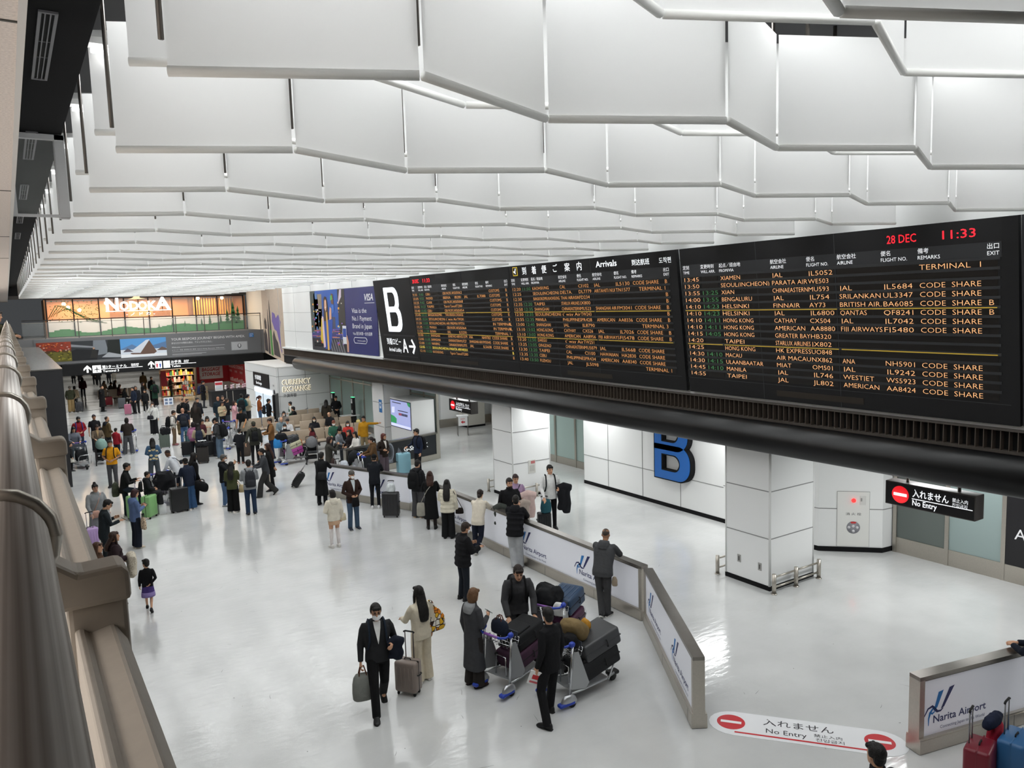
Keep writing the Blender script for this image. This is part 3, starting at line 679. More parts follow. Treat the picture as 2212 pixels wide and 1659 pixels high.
# ================================================================== queue barriers with lit white panels
TOPRAIL = mat('rail_steel', '#86817b', rough=0.30, metal=0.9, noise_=0.06, scale=12)
PANEL = mat('barrier_panel', '#e4e6ee', rough=0.35, emit=0.10)
BLUE1, BLUE2, NAVYT = mat('logo_blue', '#1d7ac4', rough=0.5), mat('logo_navy', '#232a63', rough=0.5), mat('text_navy', '#2d3468', rough=0.5)
def logo(b, P, s=1.0):
    """ribbon-knot mark with two rising strokes, then the airport name"""
    def pg(pts, m): b.add([P(u*s, v*s) for u, v in pts], [tuple(range(len(pts)))], m)
    pg([(.13, .30), (.22, .36), (.36, .66), (.24, .64)], BLUE1); pg([(.30, .31), (.38, .34), (.62, .70), (.50, .68)], BLUE2)
    def band(pts, wd, m):
        q = []
        for i in range(len(pts)):
            a = Vector(pts[max(i-1, 0)]); c = Vector(pts[min(i+1, len(pts)-1)]); t = (c-a).normalized(); n = Vector((-t.y, t.x))*wd/2*(1-.7*abs(2*i/(len(pts)-1)-1))
            q.append((Vector(pts[i])+n, Vector(pts[i])-n))
        for (a, c), (d, e) in zip(q, q[1:]): b.add([P(*(x*s)) for x in (a, c, e, d)], [(0, 1, 2, 3)], m)
    band([(-.10, .22), (0, .37), (.10, .40), (.16, .34), (.22, .28), (.30, .28), (.36, .32)], .06, BLUE2)
    band([(.20, .40), (.12, .36), (.05, .28), (.02, .18), (.02, .05)], .05, BLUE1); band([(.03, .30), (.10, .26), (.18, .30)], .04, BLUE1)
    b.text('Narita Airport', P(.13*s, .08*s), P(1, 0)-P(0, 0), P(0, 1)-P(0, 0), .20*s, NAVYT, width=1.28*s, off=0.012)
    b.text('Connecting Japan to the World', P(.30*s, -.06*s), P(1, 0)-P(0, 0), P(0, 1)-P(0, 0), .085*s, NAVYT, width=1.08*s)
def barrier(A, B_, label, logos, side=1, posts=(True, True), panel=None, ends=(0.0, 0.0)):
    """A to B on the floor; the panel face with logos looks to the side given"""
    A, B_ = Vector((*A, 0)), Vector((*B_, 0)); d = (B_-A); L = d.length; d = d/L; n = Vector((d.y, -d.x, 0))*side
    t = thing('queue_barrier', label, 'barrier', A, 0, 'queue barriers around the exit')
    W = lambda s, o, z: d*s + n*o + Z_*z
    def bx(b, s0, s1, o0, o1, z0, z1, m=None):
        vs = [W(s, o, z) for z in (z0, z1) for o in (o0, o1) for s in (s0, s1)]
        b.add(vs, [(0, 2, 3, 1), (4, 5, 7, 6), (0, 1, 5, 4), (2, 6, 7, 3), (0, 4, 6, 2), (1, 3, 7, 5)], m)
    b = MB(); bx(b, 0, L, -.24, 0, 0.01, .20); bx(b, 0, L, -.235, -.005, .20, .23)
    for k in range(1, int(L/1.8)+1): bx(b, k*1.8-.004, k*1.8+.004, -.01, .002, .01, .2, plain('#77736d', .5))
    b.build('plinth', STEEL, t)
    b = MB(); bx(b, .05, L-.05, -.16, -.05, .23, 1.06); b.build('side_panel', panel or PANEL, t)
    b = MB(); bx(b, 0, L, -.205, -.025, 1.06, 1.115); bx(b, 0, L, -.05, -.035, 1.04, 1.06, STEEL_DARK); b.build('top_rail', TOPRAIL, t)
    for k, (s, on) in enumerate(((0.0, posts[0]), (L-.09, posts[1]))):
        if on:
            b = MB(); bx(b, s, s+.09, -.205, -.025, .23, 1.062); b.build('end_post', STEEL, t)
    for s, k in (logos or []):
        b = MB(); O = W(s, -.047, .33); logo(b, lambda u, v: O + d*u + Z_*v, k); b.build('airport_logo', NAVYT, t)
    return t, W
barrier((8.47, 25.36), (10.03, 21.53), 'white panel barrier with steel rail, far section bending back past the black suitcase', [(.25, .78), (2.6, .78)], 1, (True, False))
barrier((10.04, 21.5), (10.04, 11.03), 'long white panel barrier with steel rail that people lean on beside the exit', [(2.35, .78), (6.1, .78), (8.35, .78)], 1, (False, True))
barrier((10.03, 10.96), (8.0, 7.72), 'white panel barrier slanting toward the no entry floor sign', [(.35, .78), (2.35, .78)], 1, (True, True))
barrier((10.02, 5.41), (13.4, 4.62), 'white panel barrier at the lower right behind the red and blue suitcases', [(.18, .78)], 1, (True, False))
# watch advertisement barrier
AD = mat('ad_dark', '#17191e', rough=0.35)
t, W = barrier((10.15, 27.10), (14.52, 28.10), 'dark advertising barrier with a watch picture, running back to the steel post', None, 1, (True, True), AD)
b = MB(); LT = mat('ad_white', '#eef0f2', rough=.5, emit=.3); d_ = (W(1, 0, 0)-W(0, 0, 0)); n_ = W(0, 1, 0)-W(0, 0, 0)
P = lambda u, v, o=-.046: W(u, o, .25+v)
b.text('CASIO', P(.15, .55), d_, Z_, .20, LT, width=.62, off=.02); b.text('G-SHOCK', P(2.72, .34), d_, Z_, .26, LT, width=1.25, off=.02)
for r0, r1, m in ((.30, .38, plain('#8a8f98', .3)), (.20, .285, plain('#55585f', .3)), (.1, .19, plain('#33363c', .3))):
    n = 20; b.add([P(2.02+r0*.55*math.cos(2*PI*k/n), .42+r0*math.sin(2*PI*k/n), -.044) for k in range(n)]+[P(2.02+r1*.55*math.cos(2*PI*k/n), .42+r1*math.sin(2*PI*k/n), -.044) for k in range(n)], [(k, (k+1) % n, n+(k+1) % n, n+k) for k in range(n)], m)
for k in range(5): b.add([P(u, v, -.044) for u, v in ((1.88, .0+k*.03), (2.16, .0+k*.03), (2.16, .018+k*.03), (1.88, .018+k*.03))], [(0, 1, 2, 3)], plain('#8a8f98', .3))
b.add([P(u, v) for u, v in ((.9, .78), (1.5, .78), (1.75, .45), (1.5, .2))], [(0, 1, 2, 3)], plain('#454b58', .4)); b.add([P(u, v) for u, v in ((2.3, .1), (2.45, .55), (2.85, .02), (2.6, .0))], [(0, 1, 2, 3)], plain('#62666e', .4))
b.build('advert_print', LT, t)

# ================================================================== guard rails round the columns
def guard(pts, label, links):
    t = thing('guard_rail', label, 'guard rail', (*pts[0], 0), 0, 'steel guard rails round the columns')
    o = Vector((*pts[0], 0)); PP = [Vector((*p, 0))-o for p in pts]
    for p in PP:
        b = MB(); b.cyl((p.x, p.y, 0), (p.x, p.y, .44), .045, None, 16); b.cyl((p.x, p.y, 0), (p.x, p.y, .015), .065, None, 16); b.build('post', STEEL, t)
    for (a, q) in links:
        for z in (.15, .37):
            b = MB(); A = PP[a]; Q = Vector((*q, 0))-o if isinstance(q, tuple) else PP[q]
            b.cyl((A.x, A.y, z), (Q.x, Q.y, z), .022, None, 10); b.build('rail', STEEL, t)
guard([(13.24, 10.36), (13.98, 10.36), (14.78, 10.36)], 'short steel guard rail in front of the nearest white column', [(0, 1), (1, 2)])
guard([(13.24, 11.93)], 'steel guard post at the left side of the nearest white column', [(0, (13.6, 11.93))])
guard([(13.22, 22.02)], 'steel guard post at the far corner of the middle white column', [(0, (13.6, 22.02))])
guard([(13.24, 20.42), (14.1, 20.42), (14.8, 20.42)], 'steel guard rail in front of the middle white column', [(0, 1), (1, 2)])
for (y, z, label) in ((11.35, .42, 'left'), (10.78, .38, 'right')):
    o = MB(); o.box(-.012, 0, -.045, .045, -.085, .085, plain('#9d9c98', .4)); o.box(-.016, -.012, -.018, .018, -.05, .05, plain('#5a5956', .5)); ob = o.build('outlet_plate'); ob.location = (13.3, y, z+.1)
    tag(ob, 'small grey outlet plate low on the nearest white column, the %s one' % label, 'outlet plate')
o = MB(); o.box(-.14, .14, -.012, 0, -.22, .22, plain('#c9c8c2', .4)); o.box(-.04, .12, -.016, -.012, .10, .19, plain('#b56a6a', .5)); o.box(-.1, .1, -.014, -.012, -.15, .05, plain('#b4b3ad', .5)); ob = o.build('wall_plate'); ob.location = (14.05, 20.6, .98)
tag(ob, 'metal call plate with a red corner on the middle white column', 'wall plate')

# ================================================================== big blue B on the exit wall
t = thing('letter_sign', 'large blue letter B with black edges mounted on the white exit wall', 'letter sign', (16.45, 0, 0))
def bpt(y, z, o): return Vector((-o, y, z))
def letterB(o0, o1, m, rim, g=0.0):
    b = MB()
    yl, yr = 17.17, 15.62
    def rr(u0, u1, v0, v1, r, n=8):
        pts = [(u0, v0)]+[(u1-r+r*math.sin(a*PI/2/n), v0+r-r*math.cos(a*PI/2/n)) for a in range(n+1)]+[(u1-r+r*math.cos(a*PI/2/n), v1-r+r*math.sin(a*PI/2/n)) for a in range(n+1)]+[(u0, v1)]
        return pts
    def solid(outer, inner):
        n = len(outer); vs = [bpt(yl-u, v, o) for o in (o0, o1) for (u, v) in outer+inner]; N = 2*n; fs = []
        for i in range(n):
            j = (i+1) % n
            fs.append((N+i, N+j, N+n+j, N+n+i)); fs.append((i, j, N+j, N+i)); fs.append((n+j, n+i, N+n+i, N+n+j))
        b.add(vs, fs, m)
    solid(rr(0+g, 1.53-g, .90+g, 1.98-g*0, .46), rr(.36-g, 1.06+g, 1.22-g, 1.66+g, .25))
    solid(rr(0+g, 1.44-g, 1.78+g, 2.86-g, .46), rr(.36-g, 1.0+g, 2.10-g, 2.54+g, .25))
    return b
letterB(.02, .20, None, 0).build('letter_side', MATT_BLACK, t); letterB(.199, .206, None, 0, .035).build('letter_face', mat('letter_blue', '#1565b8', rough=.35), t)

# ================================================================== hydrant cabinet and small wall fittings
A, B_ = Vector((16.42, 11.53, 0)), Vector((17.46, 10.49, 0)); d_ = (B_-A).normalized(); n_ = Vector((-d_.y, d_.x, 0))*-1
if n_.x > 0: n_ = -n_
t = thing('hydrant_cabinet', 'white fire hydrant cabinet with red lamp and grey disc label in the angled wall', 'hydrant cabinet', (0, 0, 0))
P = lambda s, z, o=0.0: A + d_*(.42+s) + n_*o + Z_*z
b = MB(); b.prism([P(0, .14, .004), P(.75, .14, .004), P(.75, 1.52, .004), P(0, 1.52, .004)], n_*.012); b.build('cabinet_door', plain('#e0e0dc', .4), t)
b = MB(); L_ = plain('#8d8d8a', .6)
for (s0, s1, z0, z1) in ((0, .75, 1.515, 1.525), (0, .006, .14, 1.52), (.744, .75, .14, 1.52)): b.prism([P(s0, z0, .016), P(s1, z0, .016), P(s1, z1, .016), P(s0, z1, .016)], n_*.002)
b.build('door_outline', L_, t)
b = MB(); b.cyl(P(.38, 1.30, .016), P(.38, 1.30, .05), .05, None, 16); b.ball(P(.38, 1.30, .05), .045, None, 12, 6); b.build('alarm_lamp', mat('alarm_red', '#ff2a2a', rough=.3, emit=2.0), t)
b = MB(); b.prism([P(.52, 1.19, .017), P(.66, 1.19, .017), P(.66, 1.41, .017), P(.52, 1.41, .017)], n_*.004); b.prism([P(.54, 1.28, .022), P(.575, 1.28, .022), P(.575, 1.36, .022), P(.54, 1.36, .022)], n_*.004, L_); b.build('phone_flap', plain('#d2d2ce', .4), t)
b = MB(); b.text('消 火 栓', P(.2, .93, .018), d_, Z_, .075, None, width=.36); b.build('label_text', plain('#4a4a4a', .6), t)
b = MB(); b.cyl(P(.38, .62, .016), P(.38, .62, .022), .155, None, 28); b.build('disc_label', plain('#8f8f95', .5), t)
b = MB(); b.prism([P(.33, .72, .024), P(.43, .72, .024), P(.45, .765, .024), P(.31, .765, .024)], n_*.003, plain('#c43a3a', .5))
for (s, z) in ((.28, .62), (.47, .62), (.38, .53), (.38, .65)): b.cyl(P(s, z, .022), P(s, z, .025), .035, plain('#d9d9dc', .5), 12)
b.build('disc_pictograms', L_, t)

# ================================================================== no entry signs
REDS = mat('sign_red', '#e8232c', rough=.4, emit=.9)
def noentry(y0, y1, z0, z1, x, label):
    t = thing('no_entry_sign', label, 'hanging sign', (x, 0, 0), 0, 'lit no entry signs above the exits')
    L = y0-y1; h = z1-z0; P = lambda u, v, o=0.004: Vector((-o, y0-u, z0+v))
    b = MB(); b.rbox(0, .30, y1, y0, z0, z1, .012); b.build('sign_case', plain('#4a4543', .4), t)
    b = MB(); b.box(-.004, .001, y1+.02, y0-.02, z0+.02, z1-.02); b.build('sign_face', plain('#0c0a0c', .35), t)
    b = MB()
    for yy in (y0-.35, y1+.35): b.cyl((.15, yy, z1), (.15, yy, 3.30), .028, None, 10)
    b.build('hanger', STEEL, t)
    c = MB(); r = h*.36; c.cyl(P(.30, h*.5, .004), P(.30, h*.5, .010), r, None, 28); c.build('no_entry_disc', REDS, t)
    c = MB(); c.prism([P(.30-r*.78, h*.5-r*.17, .010), P(.30+r*.78, h*.5-r*.17, .010), P(.30+r*.78, h*.5+r*.17, .010), P(.30-r*.78, h*.5+r*.17, .010)], (-.003, 0, 0)); c.build('disc_bar', LIT, t)
    c = MB(); k = L/1.6
    c.text('入れません', P(.52*k, h*.53, .008), -Y_, Z_, .165, None, width=.64*k, off=.012); c.text('No Entry', P(.52*k, h*.16, .008), -Y_, Z_, .145, None, width=.44*k, off=.012)
    c.text('禁止入内', P(1.22*k, h*.63, .008), -Y_, Z_, .082, None, width=.26*k); c.text('진입금지', P(1.22*k, h*.44, .008), -Y_, Z_, .078, None, width=.25*k)
    c.prism([P(.51*k, h*.41, .006), P(1.56*k, h*.41, .006), P(1.56*k, h*.44, .006), P(.51*k, h*.44, .006)], (-.003, 0, 0)); c.build('sign_lettering', LIT, t)
noentry(8.22, 6.58, 2.35, 2.80, 13.75, 'lit black no entry sign hanging at the right in front of the frosted doors')
noentry(25.6, 23.95, 2.38, 2.83, 13.75, 'smaller looking lit no entry sign hanging far off beside the middle white column')
# floor sticker
t = thing('floor_sticker', 'white no entry floor sticker with two red discs and a red line', 'floor sticker', (0, 0, 0))
A, B_ = Vector((8.50, 7.62, 0)), Vector((9.98, 5.78, 0)); u_ = (B_-A).normalized(); v_ = Vector((-u_.y, u_.x, 0)); L = (B_-A).length
P = lambda u, v, z=.004: A + u_*u + v_*v + Z_*z
n = 10; out = [P(.2+.36*math.cos(PI/2+PI*k/n), .0+.33*math.sin(PI/2+PI*k/n)) for k in range(n+1)]+[P(L-.15+.36*math.cos(-PI/2+PI*k/n), .0+.33*math.sin(-PI/2+PI*k/n)) for k in range(n+1)]
b = MB(); b.prism([p-Z_*.003 for p in out], (0, 0, .003)); b.build('sticker_base', plain('#e9eaec', .35), t)
RF = plain('#c92a33', .4); WF = plain('#efeff0', .4); TF = plain('#2c2a30', .5)
for cu in (.16, L-.16):
    b = MB(); b.prism([P(cu+.205*math.cos(2*PI*k/28), .02+.205*math.sin(2*PI*k/28)) for k in range(28)], (0, 0, .001)); b.build('no_entry_disc', RF, t)
    b = MB(); b.prism([P(cu+x, .02+y, .006) for x, y in ((-.15, -.033), (.15, -.033), (.15, .033), (-.15, .033))], (0, 0, .001)); b.build('disc_bar', WF, t)
b = MB(); b.text('入れません', P(.62, .07, .006), u_, v_, .20, TF, width=.98); b.text('No Entry', P(.66, -.15, .006), u_, v_, .17, TF, width=.56); b.text('禁止入内', P(1.32, -.08, .006), u_, v_, .09, TF, width=.38); b.text('진입금지', P(1.34, -.19, .006), u_, v_, .09, TF, width=.38)
b.build('sticker_lettering', TF, t)
b = MB(); b.prism([P(.22, -.26, .006), P(L-.1, -.26, .006), P(L-.1, -.225, .006), P(.22, -.225, .006)], (0, 0, .001)); b.build('red_line', RF, t)
# scuffs
b = MB(); rnd = random.Random(11); SC = plain('#6e6d6a', .7)
for k in range(170):
    x, y = rnd.uniform(2.5, 13), rnd.uniform(6, 30); a = rnd.uniform(0, PI); l = rnd.choice([.01, .015, .05, .09, .14])*rnd.uniform(.6, 1.3); w_ = .003 if l > .03 else .008
    dx, dy = math.cos(a), math.sin(a); k2 = rnd.uniform(-.2, .2)*l
    b.poly([(x-dx*l-dy*w_, y-dy*l+dx*w_, .0025), (x-dx*l+dy*w_, y-dy*l-dx*w_, .0025), (x+dy*(w_+k2), y-dx*(w_+k2), .0025), (x+dx*l, y+dy*l, .0025), (x-dy*(w_-k2), y+dx*(w_-k2), .0025)], SC)
tag(b.build('scuff_marks', SC), 'thin dark scuff marks scattered over the white floor', 'scuff marks', None, 'stuff')
# stand inside the exit
t = thing('sign_stand', 'small wire legged stand with a white board and red arrow inside the far exit', 'sign stand', (18.1, 32.4, 0), -.4)
b = MB()
for x in (-.25, .25):
    for y in (-.18, .18): b.cyl((x, y, 0), (x, y, .95), .012, None, 6)
for x in (-.25, .25): b.cyl((x, -.18, .05), (x, .18, .05), .01, None, 6)
b.build('frame', STEEL_DARK, t); b = MB(); b.box(-.28, .28, -.21, .21, .95, .99); b.box(-.22, .22, -.20, -.185, .5, .95); b.build('board', plain('#eeeeee', .5), t)
b = MB(); b.prism([(-.1, -.21, .68), (.0, -.21, .6), (.0, -.21, .65), (.1, -.21, .65), (.1, -.21, .71), (0, -.21, .71), (0, -.21, .76)], (0, .006, 0)); b.text('EXIT', (-.1, -.21, .8), X_, Z_, .1, width=.2); b.build('arrow_print', RF, t)
o = MB(); o.box(19.4, 20.45, 34.2, 35.1, .1, 1.55, plain('#c9c5bb', .5)); o.box(19.39, 20.46, 34.19, 35.1, 0, .1, MATT_BLACK); o.box(19.39, 19.4, 34.64, 34.66, .1, 1.55, GROOVE); tag(o.build('metal_cabinet'), 'pale grey cabinet against the back wall inside the far exit', 'cabinet')
# video kiosk on the far column
t = thing('video_screen', 'white cased video screen showing a lavender picture beside the far white column', 'video screen', (13.45, 0, 0))
(ya, za) = (30.35, 2.37); (yb, zb) = (28.36, 1.27)
za2 = za+.06
b = MB(); b.rbox(.012, 1.05, yb-.06, ya+.06, zb-.9, za2+.06, .02); b.build('case', plain('#dfe0df', .4), t)
b = MB(); b.box(-.004, .012, yb, ya, zb-.01, za2); b.build('bezel', plain('#1d2550', .3), t)
SP = lambda u, v: Vector((-.006, ya-.03-u*(ya-yb-.06), zb+.02+v*(za2-zb-.05)))
SCR = mat('screen_lavender', '#98a0cc', rough=.2, emit=.75)
b = MB(); b.add([SP(0, 0), SP(1, 0), SP(1, 1), SP(0, 1)], [(0, 1, 2, 3)]); b.build('display', SCR, t)
b = MB(); GR = mat('screen_green', '#2f8f58', emit=.6); OFS = Vector((-.002, 0, 0))
b.add([SP(u, v)+OFS for u, v in ((0, .12), (.28, .12), (.3, .3), (.18, .38), (0, .42))], [(0, 1, 2, 3, 4)], GR); b.add([SP(u, v)+OFS for u, v in ((.85, 1), (1, 1), (1, .84), (.9, .88))], [(0, 1, 2, 3)], GR)
b.add([SP(u, v)+OFS for u, v in ((0, 0), (1, 0), (1, .1), (0, .1))], [(0, 1, 2, 3)], mat('screen_pale', '#c3c8e6', emit=.8))
b.add([SP(u, v)+OFS for u, v in ((.05, .5), (.2, .52), (.22, .75), (.07, .73))], [(0, 1, 2, 3)], mat('screen_pale', '#c3c8e6', emit=.8))
TXM = plain('#3a3a55', .5)
b.text('Easy check', SP(.42, .58)+OFS*2, -Y_, Z_, .09, TXM, width=.8) if 0 else None
for k, (u, v, w_) in enumerate(((.38, .62, .5), (.1, .9, .45))): b.add([SP(u+q*w_/9, v)+OFS*2 for q in (0,)]+[SP(u+w_, v)+OFS*2, SP(u+w_, v+.03)+OFS*2, SP(u, v+.03)+OFS*2], [(0, 1, 2, 3)], TXM)
for q in range(6): b.add([SP(.42+q*.075, .46)+OFS*2, SP(.48+q*.075, .46)+OFS*2, SP(.48+q*.075, .55)+OFS*2, SP(.42+q*.075, .55)+OFS*2], [(0, 1, 2, 3)], RF if q < 2 else TXM)
b.build('screen_graphics', TXM, t)
o = MB(); o.box(-.006, 0, -.16, .16, -.28, .28, plain('#2f74b5', .5)); o.box(-.009, -.006, -.09, .09, -.1, .17, plain('#dfe8f2', .5)); o.box(-.010, -.009, -.05, .05, .0, .1, plain('#2f74b5', .5)); ob = o.build('wall_notice'); ob.location = (13.3, 31.05, 2.05); tag(ob, 'small blue and white notice on the far white column', 'notice')


# ================================================================== upper floor restaurant across the hall
WOOD = mat('warm_wood', '#8a5a34', rough=.6, noise_=.15, scale=8)
t = thing('restaurant', 'warmly lit restaurant glass front with green tree decals on the upper floor', 'restaurant front', (0, 62.2, 4.9))
XS = [2.33, 3.95, 5.55, 7.16, 8.78, 10.38, 12.03, 13.62, 15.55]
for x0, x1 in zip(XS, XS[1:]):
    b = MB(); b.box(x0+.03, x1-.03, 0, .012, 0, 2.62); b.build('glass_pane', CLEAR, t)
b = MB()
for x in XS: b.box(x-.035, x+.035, -.05, .06, 0, 2.62)
b.box(2.3, 15.6, -.06, .07, 2.60, 2.66); b.box(2.3, 15.6, -.04, .05, 0, .03); b.build('mullion', MATT_BLACK, t)
FILM = mat('frost_film', '#efe7da', rough=.7, alpha=.82)
b = MB(); b.box(2.36, 15.5, .02, .025, 0, 1.15); b.build('frost_film', FILM, t)
b = MB(); GRN = plain('#3f7d45', .7); GRN2 = plain('#2f6238', .7); rnd = random.Random(5)
top = [(2.36+13.15*k/40, .30+.22*math.sin(k*.55)*math.exp(-k*.03)+.02*k*.45+rnd.uniform(-.02, .03)) for k in range(41)]
for (a, c), (d, e) in zip(top, top[1:]): b.box(a, d, -.012, -.006, .02, (c+e)/2, GRN)
def fir(x, z, h):
    for k in range(4): q = z+h*k/4; w_ = h*.22*(1-k*.2); b.prism([(x-w_, -.013, q), (x+w_, -.013, q), (x, -.013, q+h*.38)], (0, .005, 0), GRN2)
for x, z, h in ((11.2, .4, .4), (12.4, .42, .5), (13.0, .45, .7), (14.3, .5, 1.0), (14.75, .5, 1.5), (15.1, .5, 1.2), (9.4, .35, .3), (10.3, .38, .35), (13.8, .5, .6)): fir(x, z, h)
for k in range(9):
    a = 2.4+k*.16; b.tube([(a, -.01, 1.3+.1*k), (a+.5, -.01, 2.2-.05*k), (a+1.1, -.01, 2.1-.13*k), (a+1.5+.1*k, -.01, 1.6-.09*k)], .022-.001*k, GRN2, 5)
for k in range(130): x, z = rnd.uniform(2.5, 5.6), rnd.uniform(1.0, 2.5); b.ball((x, -.01, z), (.035, .006, .028), GRN2, 6, 4)
b.build('green_decal', GRN, t)
b = MB(); b.box(2.3, 15.6, 3.6, 3.7, 0, 2.55, mat('cafe_wall', '#c98f5e', rough=.6)); b.box(2.2, 2.3, 0, 3.7, 0, 2.6, WOOD); b.box(15.6, 15.7, 0, 3.7, 0, 2.6, WOOD); b.box(2.3, 15.6, .45, 3.7, 2.6, 2.7, WOOD)
for x in (6.6, 9.6, 12.2): b.box(x, x+1.2, 3.5, 3.6, 0, 2.6, WOOD)
for k in range(16): b.box(12.5+k*.2, 12.6+k*.2, 3.3, 3.4, 1.2, 2.55, mat('gold_curtain', '#c8963c', rough=.5))
b.build('interior', WOOD, t)
for x, z in ((3.5, 2.3), (3.75, 2.05), (4.45, 1.85), (6.2, 2.3), (12.6, 2.5), (14.4, 2.5)):
    o = MB(); o.ball((0, 0, 0), .13, glow('#ffd9a0', 9), 12, 8); o.cyl((0, 0, .1), (0, 0, 2.6-z), .008, MATT_BLACK, 6); ob = o.build('pendant_lamp'); ob.location = (x, 64.0, 4.9+z)
    tag(ob, 'round glowing pendant lamp behind the restaurant glass, hanging %s' % {3.5: 'highest near the tree decal', 3.75: 'second beside the tree decal', 4.45: 'lower in the second pane', 6.2: 'in the third pane', 12.6: 'left of the gold curtains', 14.4: 'among the gold curtains'}[x], 'pendant lamp', 'pendant lamps in the restaurant')
for x in (4, 7, 10, 13.5): area('restaurant_light', (x, 64.2, 7.45), 2.4, 2.0, 190, (1, 0.72, 0.42))
t = thing('restaurant_sign', 'white glowing restaurant name sign with a small bird on top', 'shop sign', (0, 62.05, 4.9))
b = MB()
for x in (6.5, 8.1, 9.7): b.box(x-.02, x+.02, -.02, .06, 1.6, 2.64)
b.build('sign_bracket', MATT_BLACK, t)
b = MB(); NL = mat('nodoka_white', '#fffdf8', emit=2.2)
for s, x, h in (('N', 5.98, .86), ('O', 6.86, .60), ('D', 7.50, .60), ('O', 8.06, .60), ('K', 8.72, .60), ('A', 9.20, .86)): b.text(s, (x, -.05, 1.76), X_, Z_, h*1.42, None, width={'N': .82, 'A': 1.05}.get(s, .6), off=.03, depth=.03)
b.build('name_letters', NL, t)
b = MB(); b.box(5.95, 10.3, -.04, -.02, 1.66, 1.70); b.text('- ノ ド カ -', (7.25, -.05, 1.36), X_, Z_, .25, None, width=1.9); b.build('subtitle', NL, t)
b = MB(); b.prism([(7.45, -.05, 2.52), (7.75, -.05, 2.62), (7.95, -.05, 2.84), (8.15, -.05, 2.86), (8.25, -.05, 2.78), (8.2, -.05, 2.62), (8.6, -.05, 2.55), (7.9, -.05, 2.50)], (0, .03, 0)); b.build('bird_emblem', mat('bird_tan', '#d9b98c', emit=.5), t)
# balustrade
t = thing('balustrade', 'glass balustrade with a dark top rail in front of the restaurant', 'balustrade', (0, 58.2, 4.9))
b = MB(); b.box(.76, 15.75, -.03, .03, 1.19, 1.25); b.build('top_rail', plain('#2a2827', .4), t)
b = MB()
for x in (2.0, 3.9, 5.87, 7.83, 9.87, 11.78, 13.69, 15.72): b.box(x-.025, x+.025, -.02, .02, 0, 1.2)
b.build('baluster', STEEL_DARK, t)
b = MB(); b.box(.76, 15.75, -.006, .006, .05, 1.05); b.build('glass_panel', CLEAR, t); b = MB(); b.box(.76, 15.75, -.012, .012, 1.05, 1.08); b.build('mid_rail', STEEL, t)
# banner on the fascia
t = thing('banner', 'long grey card advertisement banner with landscape pictures on the far bridge', 'banner', (0, 57.9, 0))
b = MB(); b.box(1.3, 15.6, .0, .04, 3.25, 4.86); b.build('banner_sheet', plain('#6f7072', .5), t)
def pic(name, x0, x1, shapes, base):
    b = MB(); b.box(x0, x1, -.012, 0, 3.42, 4.69, plain(base, .6))
    for k, (pts, col) in enumerate(shapes): b.add([(x0+u*(x1-x0), -.014-.001*k, 3.42+v*1.27) for u, v in pts], [tuple(range(len(pts)))], plain(col, .6))
    b.build(name, None, t)
rnd = random.Random(9)
leaf = lambda n, u0, u1, v0, v1, cols: [([(u, v), (u+.05, v+.01), (u+.04, v+.06), (u-.01, v+.05)], rnd.choice(cols)) for u, v in ((rnd.uniform(u0, u1), rnd.uniform(v0, v1)) for _ in range(n))]
pic('autumn_picture', 1.42, 3.36, [([(0, .55), (1, .6), (1, 1), (0, 1)], '#8f3a26'), ([(0, 0), (1, 0), (1, .45), (.5, .5), (0, .3)], '#6f6a2c')]+leaf(60, .0, .95, .5, .92, ['#b8402a', '#a33a22', '#cf6a35', '#7a2f20', '#d8a89a'])+leaf(36, .35, .95, .05, .5, ['#8f8a34', '#6a6a2a', '#a8973a', '#54501f'])+leaf(10, 0, .35, 0, .4, ['#7a4a28', '#8a5a38']), '#5a4026')
pic('canal_picture', 3.36, 6.24, [([(0, 0), (1, 0), (1, 1), (0, 1)], '#33363a'), ([(.0, .85), (.45, .7), (.45, .62), (0, .72)], '#8a8d92'), ([(.42, .2), (.75, .3), (.7, 1), (.45, 1)], '#7d838a'), ([(.72, .35), (1, .2), (1, 1), (.75, 1)], '#1f2422'), ([(.6, .1), (1, .05), (1, .2), (.75, .35)], '#a9adb2'), ([(0, 0), (.5, 0), (.55, .5), (.1, .6), (0, .5)], '#1c1d20'), ([(.36, .1), (.52, .1), (.5, .45), (.46, .62), (.42, .62), (.4, .4)], '#2b2a28'), ([(.43, .55), (.47, .55), (.47, .64), (.43, .64)], '#b8927a')], '#33363a')
pic('snow_picture', 6.24, 9.11, [([(0, .55), (1, .55), (1, 1), (0, 1)], '#5b9bd6'), ([(0, .45), (.25, .7), (.4, .5), (.7, .6), (1, .78), (1, .4), (0, .4)], '#5f7fa8'), ([(0, 0), (1, 0), (1, .42), (0, .42)], '#dfe7f1'), ([(.2, .2), (.62, .92), (.78, .25), (.7, .12), (.3, .12)], '#6b5348'), ([(.17, .25), (.56, .9), (.64, .92), (.42, .22)], '#d9dfe8'), ([(.05, .3), (.15, .5), (.27, .3)], '#5b5560'), ([(.78, .32), (.9, .5), (1, .4), (1, .3)], '#6d5b52'), ([(.0, .0), (.5, .05), (1, .0), (1, .16), (.5, .14), (0, .18)], '#f3f6fa')], '#5b9bd6')
b = MB(); LW = plain('#e9e9ea', .5)
b.text('YOUR BESPOKE JOURNEY BEGINS WITH AMEX.', (9.45, -.006, 4.42), X_, Z_, .24, None, width=5.0); b.text('あなただけの特別な旅は、アメックスとともに。', (9.45, -.006, 4.18), X_, Z_, .15, None, width=2.7); b.text('Welcome', (9.45, -.006, 3.90), X_, Z_, .14, None, width=.55); b.text('ようこそ  欢迎  환영합니다  歡迎  Selamat datang  Bienvenue  Willkommen', (9.45, -.006, 3.72), X_, Z_, .08, None, width=3.5)
